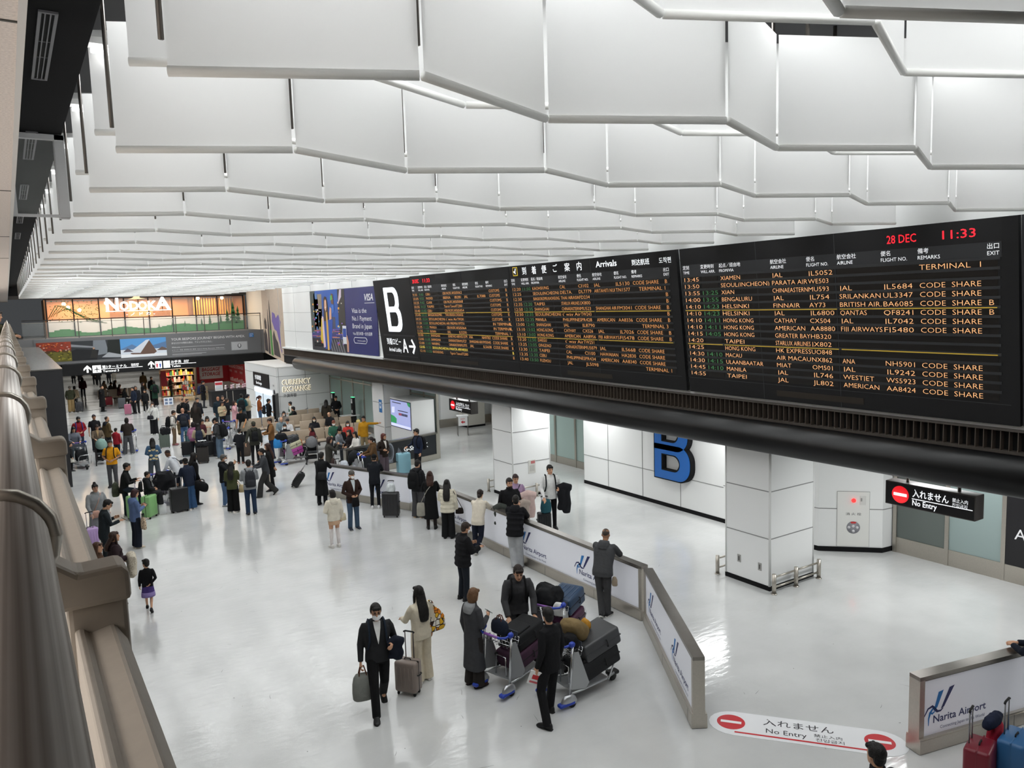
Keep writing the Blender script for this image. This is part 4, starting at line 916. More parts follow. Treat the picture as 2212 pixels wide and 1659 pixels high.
b.box(10.05, 13.0, -.006, 0, 3.94, 3.955); b.box(9.45, 13.0, -.006, 0, 3.63, 3.64); b.box(9.45, 11.7, -.006, 0, 3.46, 3.475); b.box(9.45, 11.4, -.006, 0, 3.40, 3.412)
b.build('banner_lettering', LW, t)
b = MB(); b.box(13.45, 14.6, -.012, 0, 3.5, 4.12, mat('card_silver', '#a9abae', rough=.35)); b.box(13.5, 14.55, -.014, -.011, 3.54, 4.08, mat('card_silver_in', '#b9bbbe', rough=.35)); b.ball((14.02, -.012, 3.82), (.16, .004, .2), plain('#5a5c60', .5), 12, 6); b.ball((14.02, -.014, 3.84), (.08, .004, .13), plain('#cfd1d3', .5), 10, 6); b.build('card_picture', None, t)
b = MB(); b.box(14.76, 15.08, -.012, 0, 4.40, 4.70, plain('#2c6fb0', .5)); b.text('AM\nEX', (14.79, -.016, 4.57), X_, Z_, .13, LW, width=.24); b.build('blue_logo', None, t)
# sign band
t = thing('direction_sign', 'lit black sign band for Terminal 3 and toilets under the far bridge', 'direction sign', (0, 57.86, 2.45))
b = MB(); b.box(2.75, 15.7, 0, .08, 0, .74); b.build('sign_band', plain('#101012', .4), t)
b = MB(); SL = mat('far_sign_lit', '#ffffff', emit=1.5)
def arrow(x, z, s):
    b.box(x-.05*s, x+.05*s, -.02, 0, z, z+.36*s)
    for q in (1, -1): b.prism([(x, -.02, z+.48*s), (x+q*.22*s, -.02, z+.26*s), (x+q*.22*s, -.02, z+.13*s), (x, -.02, z+.34*s)], (0, .02, 0))
arrow(4.18, .14, 1.0); b.box(4.48, 4.98, -.02, 0, .10, .58)
b.text('第3ターミナル', (5.05, -.02, .37), X_, Z_, .22, None, width=1.48); b.text('Terminal 3', (5.08, -.02, .10), X_, Z_, .20, None, width=.95); b.text('第3航站楼\n제3터미널', (6.8, -.02, .48), X_, Z_, .10, None, width=.48); b.box(5.0, 7.5, -.02, 0, .30, .325)
arrow(8.05, .22, .9); b.box(7.9, 8.2, -.02, 0, .14, .17); b.box(8.3, 8.72, -.02, 0, .12, .60); b.box(8.82, 9.24, -.02, 0, .12, .60)
b.text('お手洗', (9.32, -.02, .42), X_, Z_, .22, None, width=.66); b.text('Toilets', (9.34, -.02, .13), X_, Z_, .20, None, width=.58); b.text('洗手间\n화장실', (10.15, -.02, .50), X_, Z_, .10, None, width=.32); b.box(9.28, 10.95, -.02, 0, .33, .355)
b.build('sign_lettering', SL, t)
b = MB(); DK = plain('#141416', .5)
b.prism([(4.73+x*.2, -.024, .34+z*.2) for x, z in ((0, 1), (.12, .7), (.12, .2), (.95, -.25), (.95, -.4), (.12, -.2), (.1, -.65), (.35, -.85), (.35, -.95), (0, -.85), (-.35, -.95), (-.35, -.85), (-.1, -.65), (-.12, -.2), (-.95, -.4), (-.95, -.25), (-.12, .2), (-.12, .7))], (0, .003, 0), DK)
for x, m in ((8.41, plain('#d8344a', .5)), (8.61, plain('#2f5fc0', .5))): b.ball((x, -.022, .5), (.035, .004, .035), m, 8, 5); b.prism([(x-.06, -.024, .44), (x+.06, -.024, .44), (x+.05, -.024, .3), (x+.03, -.024, .16), (x-.03, -.024, .16), (x-.05, -.024, .3)], (0, .003, 0), m)
b.box(8.505, 8.515, -.024, -.02, .16, .56, DK)
b.ball((9.0, -.022, .53), (.03, .004, .03), DK, 8, 5); b.tube([(9.0, -.023, .48), (9.0, -.023, .34), (9.1, -.023, .33), (9.13, -.023, .22)], .014, DK, 5); b.tube([(9.0+.1*math.cos(a*.35+1.8), -.023, .29+.1*math.sin(a*.35+1.8)) for a in range(13)], .012, DK, 5)
b.build('pictograms', DK, t)
# baggage storage counter
t = thing('storage_sign', 'white baggage storage sign on a red wall under the far bridge', 'shop sign', (0, 63.45, 0))
b = MB(); b.box(11.8, 14.42, 0, .04, .80, 2.6); b.build('red_wall', plain('#b3202c', .5), t); b = MB(); b.rbox(12.2, 13.95, -.03, 0, 1.10, 2.40, .012); b.build('white_board', plain('#e3dfe2', .5), t)
b = MB(); RT = plain('#b01f2e', .5)
for s, z in (('BAGGAGE', 1.72), ('STORAGE', 1.35)): b.text(s, (12.38, -.035, z), X_, Z_, .38, None, width=1.38, shear=.2, off=.02)
b.box(12.24, 12.27, -.034, -.03, 1.12, 1.38); b.build('sign_lettering', RT, t)
t = thing('storage_price_board', 'red price board with white writing on the side wall of the storage counter', 'price board', (14.42, 0, 0))
b = MB(); b.box(-.03, .0, 58.4, 63.4, .78, 2.6); b.build('red_board', plain('#b3202c', .5), t)
b = MB(); LW2 = plain('#e6d8da', .5); b.text('BAGGAGE STORAGE', (-.035, 63.2, 1.95), -Y_, Z_, .36, None, width=4.4)
for k in range(3): b.text('手荷物預', (-.035, 63.1-k*1.6, 1.62), -Y_, Z_, .2, None, width=.8)
for k in range(12): h = .12+.1*((k*7) % 4)/3; b.box(-.04, -.035, 58.8+k*.36, 58.98+k*.36, .9, .9+h+.1)
b.build('price_print', LW2, t)
t = thing('storage_counter', 'long dark service counter in front of the red baggage storage wall', 'counter', (10.96, 53.6, 0))
b = MB(); b.box(0, 2.6, 0, .9, 0, 1.02); b.build('body', plain('#1c1c1f', .5), t); b = MB(); b.box(-.04, 2.64, -.05, .95, 1.02, 1.07); b.build('counter_top', plain('#2a2a2d', .35), t)
b = MB()
for x in (.95, 1.35): b.box(x, x+.05, -.02, 0, .05, 1.0)
b.build('panel_joint', STEEL, t)
o = MB(); o.box(0, .5, -.01, .01, .0, .62, plain('#eceaea', .5)); o.box(.02, .48, -.014, -.01, .38, .55, plain('#c23a44', .5)); o.box(.06, .44, -.014, -.01, .1, .34, plain('#cfd3da', .5)); o.box(.2, .3, -.0, .1, -.0, .02, STEEL); ob = o.build('notice_board'); ob.location = (11.25, 53.75, 1.07); tag(ob, 'white and red notice board standing on the storage counter', 'notice board')
rnd = random.Random(4)
for k in range(9):
    o = MB(); c = rnd.choice(['#d8b5bd', '#e6dada', '#5c4a50', '#d5c8cc'])
    o.ball((0, 0, .10), (.09, .08, .10), cloth(c), 10, 7); o.ball((0, 0, .25), .07, cloth(c), 10, 7); o.ball((-.05, 0, .31), .03, cloth(c), 6, 5); o.ball((.05, 0, .31), .03, cloth(c), 6, 5)
    ob = o.build('plush_toy'); ob.location = (11.95+.19*k, 53.85+.25*(k % 2), 1.07); tag(ob, 'small pale soft toy in the cluster on the storage counter', 'soft toy', 'soft toys on the counter')
# souvenir shop
t = thing('souvenir_shelf', 'brightly lit souvenir shelves crowded with goods left of baggage storage', 'shop shelves', (9.35, 63.0, 0))
b = MB(); b.box(0, 2.4, .5, .6, 0, 2.6, mat('shop_back', '#d8b08a', rough=.6)); b.box(2.36, 2.44, -.6, .6, 0, 2.6, plain('#55504b', .5))
for z in (.1, .6, 1.1, 1.6, 2.1): b.box(0, 2.36, 0, .5, z-.03, z, plain('#cfc4b6', .5))
b.build('shelving', None, t)
b = MB()
for z in (.1, .6, 1.1, 1.6, 2.1):
    x = .04
    while x < 2.2:
        w_ = rnd.uniform(.05, .16); h = rnd.uniform(.15, .42); b.box(x, x+w_, .05, .4, z, z+h, plain(rnd.choice(['#c23b3b', '#e8d9b0', '#d98a3c', '#f0e8dc', '#8a3b34', '#e6c94a', '#6a4a3c', '#d8b5a8', '#3a6a4a', '#b8a08a']), .6)); x += w_+rnd.uniform(0, .03)
g = b.build('packed_goods', None, t); g['kind'] = 'stuff'
area('shop_light', (10.4, 62.2, 2.42), 2.2, .6, 70, (1, .82, .6))
t = thing('goods_rack', 'wire rack on castors loaded with goods in front of the souvenir shelves', 'goods rack', (10.1, 58.9, 0))
b = MB()
for x in (0, .9):
    for y in (0, .5): b.cyl((x, y, .08), (x, y, 1.5), .015, None, 6)
for z in (.35, .8, 1.2):
    for k in range(7): b.cyl((0, k*.5/6, z), (.9, k*.5/6, z), .008, None, 5)
b.build('rack_frame', STEEL_DARK, t); b = MB()
for z in (.36, .81, 1.21):
    for k in range(6): b.box(.05+k*.14, .16+k*.14, .05, .4, z, z+rnd.uniform(.1, .3), plain(rnd.choice(['#b33a3a', '#e0d4b8', '#ded0c0', '#c98a4a', '#f0eee8']), .6))
b.build('rack_goods', None, t)
o = MB(); o.box(0, .45, 0, .4, 0, 1.0, plain('#9a8a6a', .7)); o.box(.03, .42, -.005, 0, .1, .95, plain('#7d7058', .7))
for z in (.2, .45, .7): o.box(.12, .33, -.01, -.005, z, z+.14, plain('#5f5544', .7))
ob = o.build('parcel_stack'); ob.location = (11.3, 58.6, 0); tag(ob, 'tall brown parcel carton beside the goods rack', 'carton')
o = MB(); o.prism([(0, 0, 1.0), (.5, 0, 1.0), (.45, 0, 2.1), (.1, 0, 2.1)], (0, .02, 0), plain('#a32f38', .6)); o.cyl((.05, 0, 0), (.05, 0, 2.2), .015, STEEL, 6); ob = o.build('shop_flag'); ob.location = (9.0, 61.2, 0); tag(ob, 'red shop flag on a pole at the left of the souvenir shelves', 'flag')

# ================================================================== currency exchange kiosk
t = thing('exchange_kiosk', 'white panelled currency exchange kiosk with glowing lettering', 'kiosk', (0, 42.0, 0))
b = MB(); b.box(12.0, 15.0, 0, 6.6, 0, 3.20, WHITE_PANEL)
for z in (.68, 1.62, 2.72): b.box(11.99, 15.0, -.008, 0, z-.01, z+.01, GROOVE); b.box(11.992, 12.0, 0, 6.6, z-.01, z+.01, GROOVE)
for x in (12.12, 13.6): b.box(x-.008, x+.008, -.008, 0, 0, 3.2, GROOVE)
b.build('walls', WHITE_PANEL, t)
b = MB(); b.box(11.98, 15.0, -.02, 6.6, 3.2, 3.24); b.build('roof', plain('#dcdad6', .4), t)
HALO = mat('halo_warm', '#fff3d6', emit=1.0)
b = MB()
for s, z in (('CURRENCY', 2.24), ('EXCHANGE', 1.86)): b.text(s, (12.28, -.012, z), X_, Z_, .40, HALO, width=1.60, off=.012)
b.build('letter_glow', HALO, t); b = MB()
for s, z in (('CURRENCY', 2.24), ('EXCHANGE', 1.86)): b.text(s, (12.30, -.03, z+.01), X_, Z_, .37, None, width=1.58)
b.build('letters', plain('#a39c90', .5), t)
b = MB(); b.text('外貨両替', (12.33, -.015, 1.56), X_, Z_, .22, None, width=.72); b.build('caption', plain('#3d4046', .5), t)
b = MB(); b.prism([(13.42, -.015, .78), (13.62, -.015, .86), (13.68, -.015, .84), (13.60, -.015, .78), (13.55, -.015, .70), (13.52, -.015, .77)], (0, .004, 0)); b.build('plane_mark', plain('#8b8f96', .5), t)
b = MB(); b.box(14.32, 14.52, -.02, 0, .92, 1.04, plain('#cfcfcb', .5)); b.box(14.58, 14.74, -.02, 0, .92, 1.1, plain('#2a2725', .5)); b.build('wall_boxes', None, t)
b = MB(); b.box(11.95, 12.0, 1.4, 4.6, 1.95, 2.75, plain('#0e0e10', .4)); b.text('外貨両替', (11.945, 4.2, 2.35), -Y_, Z_, .3, LIT, width=1.3); b.text('Exchange', (11.945, 4.0, 2.08), -Y_, Z_, .22, LIT, width=1.2); b.build('side_sign', None, t)
b = MB(); b.box(11.93, 12.0, 1.0, 4.4, 1.60, 1.86, glow('#e9f2ff', 1.2)); b.build('light_strip', None, t)
b = MB(); b.box(11.97, 12.0, 1.2, 4.4, 0.0, 1.55, glow('#cfdce6', .5)); b.box(11.96, 12.0, 2.7, 2.8, 0, 1.6, STEEL); b.build('service_window', None, t)
b = MB(); b.cyl((11.985, .55, 1.82), (12, .55, 1.82), .16, None, 20); b.text('両替', (11.98, .7, 2.15), -Y_, Z_, .12, None, width=.25); b.build('side_roundel', plain('#2c2e33', .5), t)
o = MB(); o.box(-.07, .07, -.42, .42, 0.55, 1.85, plain('#111114', .4)); ob = o.build('rate_board'); ob.location = (11.72, 41.4, 0)
ch = MB()
for k in range(4): ch.box(-.08, -.071, -.36, .36, .62+k*.3, .88+k*.3)
c = ch.build('display', mat('rate_blue', '#6f86b8', emit=.6), ob); st = MB(); st.box(-.05, .05, -.1, .1, 0, .55); st.build('stand', BLACK, ob); ob.rotation_euler.z = -.5
tag(ob, 'tall black exchange rate display standing at the kiosk corner', 'rate display')
# slim black terminals with small tables
for k, (x, y, lab) in enumerate(((14.55, 40.4, 'left'), (14.55, 37.5, 'right'))):
    t = thing('info_terminal', 'slim black terminal with green light before the frosted glass, the %s one' % lab, 'terminal', (x, y, 0), 0, 'terminals at the frosted glass')
    b = MB(); b.rbox(-.07, .07, -.14, .14, .85, 1.75, .02); b.build('body', BLACK, t); b = MB(); b.box(-.07, .07, -.13, .13, 1.75, 1.77); b.build('status_light', glow('#5be0a0', 1.5), t)
    b = MB(); b.box(-.65, .25, -.3, .3, .82, .85); b.build('table_top', plain('#d9d9d7', .4), t); b = MB(); b.box(-.3 if k == 0 else -.08, .22 if k == 0 else .08, -.2, .2, 0, .82); b.build('pedestal', BLACK, t)
    b = MB(); b.box(-.075, -.07, -.08, .08, 1.45, 1.68); b.box(-.075, -.07, -.06, .06, .95, 1.1); b.build('labels', plain('#dddddd', .5), t)

# ================================================================== waiting benches
SEAT = mat('seat_beige', '#a39380', rough=.6, noise_=.05, scale=20)
def bench(x, y, n, label):
    t = thing('waiting_bench', label, 'bench', (x, y, 0), 0, 'beige waiting benches')
    for k in range(n):
        x0 = k*.66
        b = MB(); b.rbox(x0+.02, x0+.64, -.52, -.02, .40, .47, .03); b.build('seat', SEAT, t)
        M_ = Matrix.Rotation(-.16, 4, 'X'); b = MB(); b.rbox(x0+.015, x0+.645, -.03, .03, .0, .52, .025, None, Matrix.Translation((0, -.03, .44)) @ M_); b.build('backrest', SEAT, t)
    b = MB(); b.box(0, n*.66, -.3, -.22, .33, .40); b.build('beam', STEEL_DARK, t)
    for x0 in (.2, n*.66-.2): b = MB(); b.box(x0-.03, x0+.03, -.45, 0.0, 0, .04); b.box(x0-.03, x0+.03, -.29, -.23, .04, .34); b.build('leg', STEEL_DARK, t)
bench(12.55, 40.7, 2, 'beige bench in the back row against the white kiosk wall')
bench(9.7, 39.3, 2, 'beige bench behind the luggage queue at the left end of the seats')
bench(11.6, 38.9, 4, 'beige bench in the second row from the kiosk wall')
bench(10.0, 37.0, 2, 'short beige bench behind the man in the brown jacket')
bench(11.4, 36.5, 4, 'beige bench in the middle of the seating block')
bench(9.75, 33.9, 4, 'beige bench in the row nearest the strollers')
bench(12.6, 34.2, 2, 'short beige bench next to the yellow jacket')


# ================================================================== people
BAKE = []                                    # objects whose remesh is applied in one go at the end
def remesh(o, vox, smooth=4):
    m = o.modifiers.new('skin', 'REMESH'); m.mode = 'VOXEL'; m.voxel_size = vox; m.use_smooth_shade = True
    s = o.modifiers.new('smooth', 'SMOOTH'); s.factor = 0.5; s.iterations = smooth
    BAKE.append(o); return o
def ring(c, a, b, n=16, p=2.3, rx=0.0, rot=0.0):
    out = []
    for k in range(n):
        t = 2*PI*k/n; x = math.copysign(abs(math.cos(t))**(2/p), math.cos(t))*a; y = math.copysign(abs(math.sin(t))**(2/p), math.sin(t))*b
        out.append(Vector((x, y, 0)))
    M = Matrix.Rotation(rot, 3, 'Z') @ Matrix.Rotation(rx, 3, 'X')
    return [Vector(c) + M @ v for v in out]
ARM = {  # elbow and wrist offsets from the shoulder (outward, forward, up)
 'd': ((.055, -.03, -.285), (.075, .05, -.53)), 'p': ((.045, .03, -.275), (-.075, .25, -.185)), 'f': ((.09, -.02, -.265), (-.10, .18, -.37)),
 'r': ((.06, .13, -.25), (-.02, .36, -.30)), 'l': ((.04, .22, -.20), (-.11, .40, -.20)), 'u': ((.08, .14, -.19), (-.10, .15, .10)), 'c': ((.05, .20, -.17), (-.10, .36, .03)),
 'o': ((.10, -.12, -.26), (.16, -.24, -.46)), 'b': ((.10, -.12, -.25), (-.07, -.16, -.42)), 'e': ((.26, .07, .0), (.50, .14, .02)),
 'k': ((.08, -.03, -.275), (.0, .21, -.27)), 't': ((.06, .05, -.27), (-.04, .26, -.36)), 'g': ((.06, .08, -.27), (.03, .26, -.48)), 's': ((.05, .10, -.27), (.0, .30, -.22))}
LEGS = {  # knee, ankle (x outward, y, z) and toe pitch
 's': (((.098, .02, .48), (.105, -.02, .085), 0), ((.098, .02, .48), (.105, .0, .085), 0)),
 'a': (((.12, .02, .48), (.15, -.03, .085), 0), ((.13, .02, .48), (.17, .03, .085), 0)),
 'w': (((.10, .20, .50), (.10, .26, .085), 0), ((.09, -.02, .47), (.10, -.30, .15), .7)),
 'v': (((.09, -.02, .47), (.10, -.30, .15), .7), ((.10, .20, .50), (.10, .26, .085), 0)),
 'x': (((.095, .0, .48), (.10, -.02, .085), 0), ((.07, .02, .48), (-.03, -.15, .10), .5)),
 'n': (((.10, .02, .48), (.11, .0, .085), 0), ((.12, .40, .86), (.12, .44, .44), 0)),
 't': (((.12, .42, .50), (.13, .42, .085), 0), ((.12, .42, .50), (.12, .38, .085), 0)),
 'q': (((.20, .02, .48), (.30, -.18, .085), 0), ((.10, .06, .48), (.10, .12, .085), 0))}
SKIN = '#c99a7c'
def skin_mat(c): return mat('skin_' + c, c, rough=.55, spec=.35, noise_=.04, scale=20)
def hair_mat(c): return mat('hair_' + c, c, rough=.5, spec=.35, noise_=.25, scale=60, bump=.6)
class Figure: pass
def heading(x, y, face):
    return math.atan2(-y, -x) + math.radians(face) - PI/2
def person(xy, h, face, pose, arms, top, bottom, shoes, hair, label, lean=0.0, head=(0, 0), skin=SKIN, mask=None, glasses=False, hood=None, inner=None, scarf=None, z=0.0, seat=0.50, build=1.0, legcol=None, beard=False, cuff=False, skirt=None, face_detail=None):
    """one standing, walking, leaning or sitting figure; the body is the top-level mesh"""
    x, y = xy; s = h/1.72; dist = math.hypot(math.hypot(x, y), 5.5); fine = dist < 23; mid = dist < 34
    vb = .0075 if fine else (.012 if mid else .017); vc = .010 if fine else (.014 if mid else .019)
    sit = pose == 't'; hipz = seat+.06 if sit else .90
    la = math.radians(lean); dz = hipz-.90
    F = Figure(); F.s = s
    def T(p):
        """upright coordinates to leaned coordinates"""
        p = Vector(p); w_ = min(max((p.z-.84)/.22, 0), 1); a = -la*w_
        q = Vector((p.x, p.y, p.z-.90)); q = Matrix.Rotation(a, 3, 'X') @ q
        return Vector((q.x, q.y, q.z+.90+dz))
    def TR(rg): return [T(p) for p in rg]
    fl = 1 if sum(map(ord, label)) % 2 else -1
    kid = h < 1.3
    hk = 1.22 if kid else 1.0                      # children have larger heads
    # ---- joints
    sh = {-1: T((-.176*build, -.01, 1.385)), 1: T((.176*build, -.01, 1.385))}
    el, wr = {}, {}
    for sd, c in ((-1, arms[0]), (1, arms[1])):
        e, w_ = ARM[c]
        el[sd] = sh[sd]+Vector((e[0]*sd, e[1], e[2])); wr[sd] = sh[sd]+Vector((w_[0]*sd, w_[1], w_[2]))
    LP = LEGS[pose]; hp, kn, an, tp = {}, {}, {}, {}
    for sd, q in ((-fl, LP[0]), (fl, LP[1])) if pose not in 'nq' else ((-1, LP[0]), (1, LP[1])):
        hp[sd] = Vector((.09*sd, 0, hipz)); k, a, t_ = q
        kn[sd] = Vector((k[0]*sd, k[1], k[2])); an[sd] = Vector((a[0]*sd, a[1], a[2])); tp[sd] = t_
        if sit: kn[sd].z = seat+.02; an[sd].z = max(.085, seat-.40)
    # ---- head frame
    nb = T((0, -.005, 1.46)); la2 = la*.45
    HM = Matrix.Rotation(-math.radians(head[0]), 3, 'Z') @ Matrix.Rotation(-(la2+math.radians(head[1])), 3, 'X')
    hc = nb + Matrix.Rotation(-la*.8, 3, 'X') @ Vector((0, .02, .035)) + HM @ Vector((0, .012, .115*hk))
    def HP(px_, py_, pz_): return hc + HM @ (Vector((px_, py_, pz_))*hk)
    # ---- body
    b = MB(); nr = 16 if fine else 12
    prof = [(-.118, .028, .030, .055), (-.105, .045, .052, .035), (-.075, .058, .070, .022), (-.04, .066, .085, .008), (0, .072, .094, .0), (.04, .075, .098, -.004), (.075, .069, .090, -.006), (.10, .052, .068, -.008), (.115, .022, .03, -.008)]
    b.loft([[HP(p.x, p.y, p.z) for p in ring((0, yo, z_), a, d_, nr, 2.1)] for z_, a, d_, yo in prof])
    b.ball((0, 0, 0), (.013, .022, .022), None, 8, 6, Matrix.Translation(HP(0, .098, -.022)) @ HM.to_4x4())
    b.tube([HP(0, .09, .02), HP(0, .112, -.03)], [.008, .013], None, 8)
    for sd in (-1, 1): b.ball((0, 0, 0), (.010, .020, .030), None, 8, 6, Matrix.Translation(HP(.077*sd, -.008, -.01)) @ HM.to_4x4())
    b.tube([T((0, -.02, 1.36)), nb, HP(0, -.012, -.06)], [.062, .054, .052], None, 12)
    b.loft([TR(ring((0, 0, z_), a*build, d_, 14)) for z_, a, d_ in ((.86, .15, .10), (1.0, .135, .09), (1.2, .155, .10), (1.34, .165, .095), (1.42, .12, .07), (1.46, .06, .055))])
    for sd in (-1, 1):
        A, E, W_ = sh[sd], el[sd], wr[sd]
        b.tube([T((.10*sd, -.01, 1.37)), A, (A+E)/2, E, (E*.6+W_*.4), W_], [.05, .05, .043, .036, .034, .025], None, 10)
        d_ = (W_-E).normalized(); side = d_.cross(Vector((0, 1, 0.3))).normalized() if abs(d_.y) < .85 else d_.cross(Z_).normalized()
        inw = Vector((-sd, 0, 0)); inw = (inw - d_*inw.dot(d_))
        palm_n = inw.normalized() if inw.length > .2 else Vector((0, 0, -1))
        if arms[0 if sd < 0 else 1] in 'rlgs': palm_n = Vector((0, 0, -1)) - d_*Vector((0, 0, -1)).dot(d_); palm_n.normalize()
        side = d_.cross(palm_n).normalized()
        pc = W_ + d_*.045
        Mh = Matrix((side, d_, palm_n)).transposed().to_4x4(); Mh.translation = pc
        b.ball((0, 0, 0), (.042, .055, .020), None, 10, 7, Mh)
        for k in range(4):
            off = (-.030+.020*k); L = (.060, .072, .068, .052)[k]; cv = .35 + .12*k
            p0 = pc + side*off + d_*.045; p1 = p0 + (d_*math.cos(cv)+palm_n*math.sin(cv))*L*.55; p2 = p1 + (d_*math.cos(cv*2.6)+palm_n*math.sin(cv*2.6))*L*.5
            b.tube([p0-d_*.02, p0, p1, p2], [.0095, .0095, .0088, .0072], None, 7)
        th = side*(-1 if (side.y+side.z*.5) < 0 else 1)
        p0 = pc - d_*.02 + th*.034; p1 = p0 + (th*.5+d_*.7+palm_n*.4).normalized()*.035; p2 = p1 + (d_*.85+palm_n*.5).normalized()*.028
        b.tube([pc-d_*.02, p0, p1, p2], [.012, .0115, .0100, .008], None, 7)
        b.tube([hp[sd]+Vector((0, 0, .03)), (hp[sd]+kn[sd])/2, kn[sd], (kn[sd]*.6+an[sd]*.4), an[sd]], [.085, .068, .050, .046, .033], None, 10)
        b.tube([an[sd], an[sd]+Vector((0, .08, -.045))], [.033, .03], None, 8)
        F.__dict__['hand%d' % sd] = pc + d_*.05 + palm_n*.02
    b.xform(Matrix.Scale(s, 4))
    o = b.build('person', skin_mat(skin)); remesh(o, vb, 3)
    o.location = (x, y, z); rz = heading(x, y, face); o.rotation_euler.z = rz
    tag(o, label, 'person', 'people in the arrivals hall')
    F.o = o; F.T = T; F.HP = HP; F.rz = rz; F.loc = Vector((x, y, z)); F.wr = wr; F.sh = sh; F.an = an; F.hp = hp
    F.M = Matrix.Translation(F.loc) @ Matrix.Rotation(rz, 4, 'Z') @ Matrix.Scale(s, 4)
    def kid_mesh(mb, name, m, vox=None, sm=4):
        mb.xform(Matrix.Scale(s, 4)); c = mb.build(name, m, o)
        if vox: remesh(c, vox, sm)
        return c
    # ---- upper garment
    kind, col = top
    P_ = dict(jacket=(.80, .012, .062, 1.0), puffer=(.78, .040, .082, 1.0), coat=(.50, .014, .062, 1.12), long=(.32, .014, .062, 1.2), tee=(.84, .0, .058, 1.0), sweater=(.83, .008, .060, 1.0), hoodie=(.82, .020, .068, 1.0), crop=(.90, .018, .068, 1.0), suit=(.76, .010, .060, 1.02))[kind]
    hem, bulk, slr, flare = P_
    if sit: hem = max(hem, .84)
    b = MB(); bl = build
    tors = [(hem, (.172+bulk)*flare*bl, (.118+bulk)*flare, 0)]
    if hem < .7: tors.append((.68, (.178+bulk)*bl, (.125+bulk), 0))
    tors += [(.90, (.170+bulk)*bl, .118+bulk, -.004), (1.02, (.158+bulk)*bl, .112+bulk, 0), (1.14, (.165+bulk)*bl, .116+bulk, .002), (1.27, (.185+bulk*.8)*bl, .122+bulk*.8, .002), (1.36, (.190+bulk*.6)*bl, .108+bulk*.5, -.004), (1.415, (.150+bulk*.4)*bl, .082+bulk*.4, -.008), (1.455, .082, .070, -.006), (1.485, .066, .062, -.004)]
    if hem >= .90: tors = [tors[0]]+tors[2:]
    if kind == 'puffer':
        tt = []
        for (r0, r1) in zip(tors, tors[1:]):
            for q in range(3):
                f = q/3; e = (.010 if q == 1 else -.006) if r0[0] < 1.35 else 0; tt.append(tuple(r0[i]*(1-f)+r1[i]*f + (e if i in (1, 2) else 0) for i in range(4)))
        tors = tt+[tors[-1]]
    b.loft([TR(ring((0, yo, z_), a, d_, 20, 2.5)) for z_, a, d_, yo in tors])
    for sd in (-1, 1):
        A, E, W_ = sh[sd], el[sd], wr[sd]; d_ = (W_-E).normalized()
        if kind == 'tee': pts = [T((.09*sd, -.01, 1.36)), T((.13*sd, -.01, 1.372)), A, A*.8+E*.2, A*.45+E*.55, A*.25+E*.75]; rr = [.07, .066, .064, .064, .060, .066]
        else:
            pts = [T((.08*sd, -.01, 1.35)), T((.125*sd, -.01, 1.368)), A, A*.82+E*.18, (A+E)/2, E, (E*.5+W_*.5), W_-d_*.005]; rr = [.072+bulk*.4, .066+bulk*.4, slr+.002, slr+.003, slr, slr-.005, slr-.012, slr-.018]
        b.tube(pts, rr, None, 12)
    if hood or kind == 'hoodie':
        hm = b if (hood in (None, col)) else MB()
        hm.loft([TR(ring((0, yo, z_), a, d_, 14, 2.2)) for z_, a, d_, yo in ((1.33, .10, .05, -.105), (1.40, .125, .075, -.085), (1.46, .115, .085, -.06), (1.50, .092, .080, -.035))])
        if hm is not b: kid_mesh(hm, 'hood', cloth(hood), vc)
    if kind in ('jacket', 'puffer', 'coat', 'long'):
        b.loft([TR(ring((0, yo, z_), a, d_, 14, 2.1)) for z_, a, d_, yo in ((1.42, .10, .085, -.008), (1.475, .082, .078, -.002), (1.505, .078, .074, .002))])
    kid_mesh(b, {'tee': 'tee_shirt', 'sweater': 'sweater', 'crop': 'sweater', 'hoodie': 'hooded_sweatshirt', 'coat': 'coat', 'long': 'coat', 'suit': 'suit_jacket'}.get(kind, 'jacket'), cloth(col), vc)
    if inner and face_detail is not False:
        b = MB(); dp = .134+bulk*.8
        pts = [(-.055, .078, 1.47), (.055, .078, 1.47), (.045, .118+bulk*.4, 1.38), (.012, dp+.014, 1.20), (0, dp+.016, 1.14), (-.012, dp+.014, 1.20), (-.045, .118+bulk*.4, 1.38)]
        q = [T(p)+Vector((0, .006, 0)) for p in pts]; b.prism(q, (0, -.03, 0)); kid_mesh(b, 'shirt_front', cloth(inner))
    # ---- lower garment
    bk, bc = bottom
    if bk != 'none':
        b = MB(); kr, hr, tr = dict(slim=(.062, .050, .088), reg=(.072, .066, .094), wide=(.095, .105, .102), short=(.085, .09, .098))[bk if bk in ('slim', 'reg', 'wide', 'short') else 'reg']
        if sit: b.loft([ring((0, -.01, z_), .165*build, .115, 16, 2.4) for z_ in (hipz-.09, hipz-.02, hipz+.06, hipz+.14)])
        else: b.loft([TR(ring((0, -.004, z_), a*build, d_, 16, 2.4)) for z_, a, d_ in ((.80, .15, .10), (.86, .168, .115), (.95, .162, .112), (1.03, .150, .104))])
        for sd in (-1, 1):
            H, K, A = hp[sd], kn[sd], an[sd]; A2 = A + (A-K).normalized()*.045 if bk != 'short' else K*.8+A*.2
            pts = [H+Vector((0, 0, .02)), H*.6+K*.4, K, K*.5+A2*.5, A2] if bk != 'short' else [H+Vector((0, 0, .02)), H*.5+K*.5, K, A2]
            rr = [tr, (tr*.6+kr*.4)+.006, kr, (kr+hr)/2, hr] if bk != 'short' else [tr, tr*.97, kr, kr+.004]
            b.tube(pts, rr, None, 12)
        kid_mesh(b, 'trousers' if bk != 'short' else 'shorts', cloth(bc), vc)
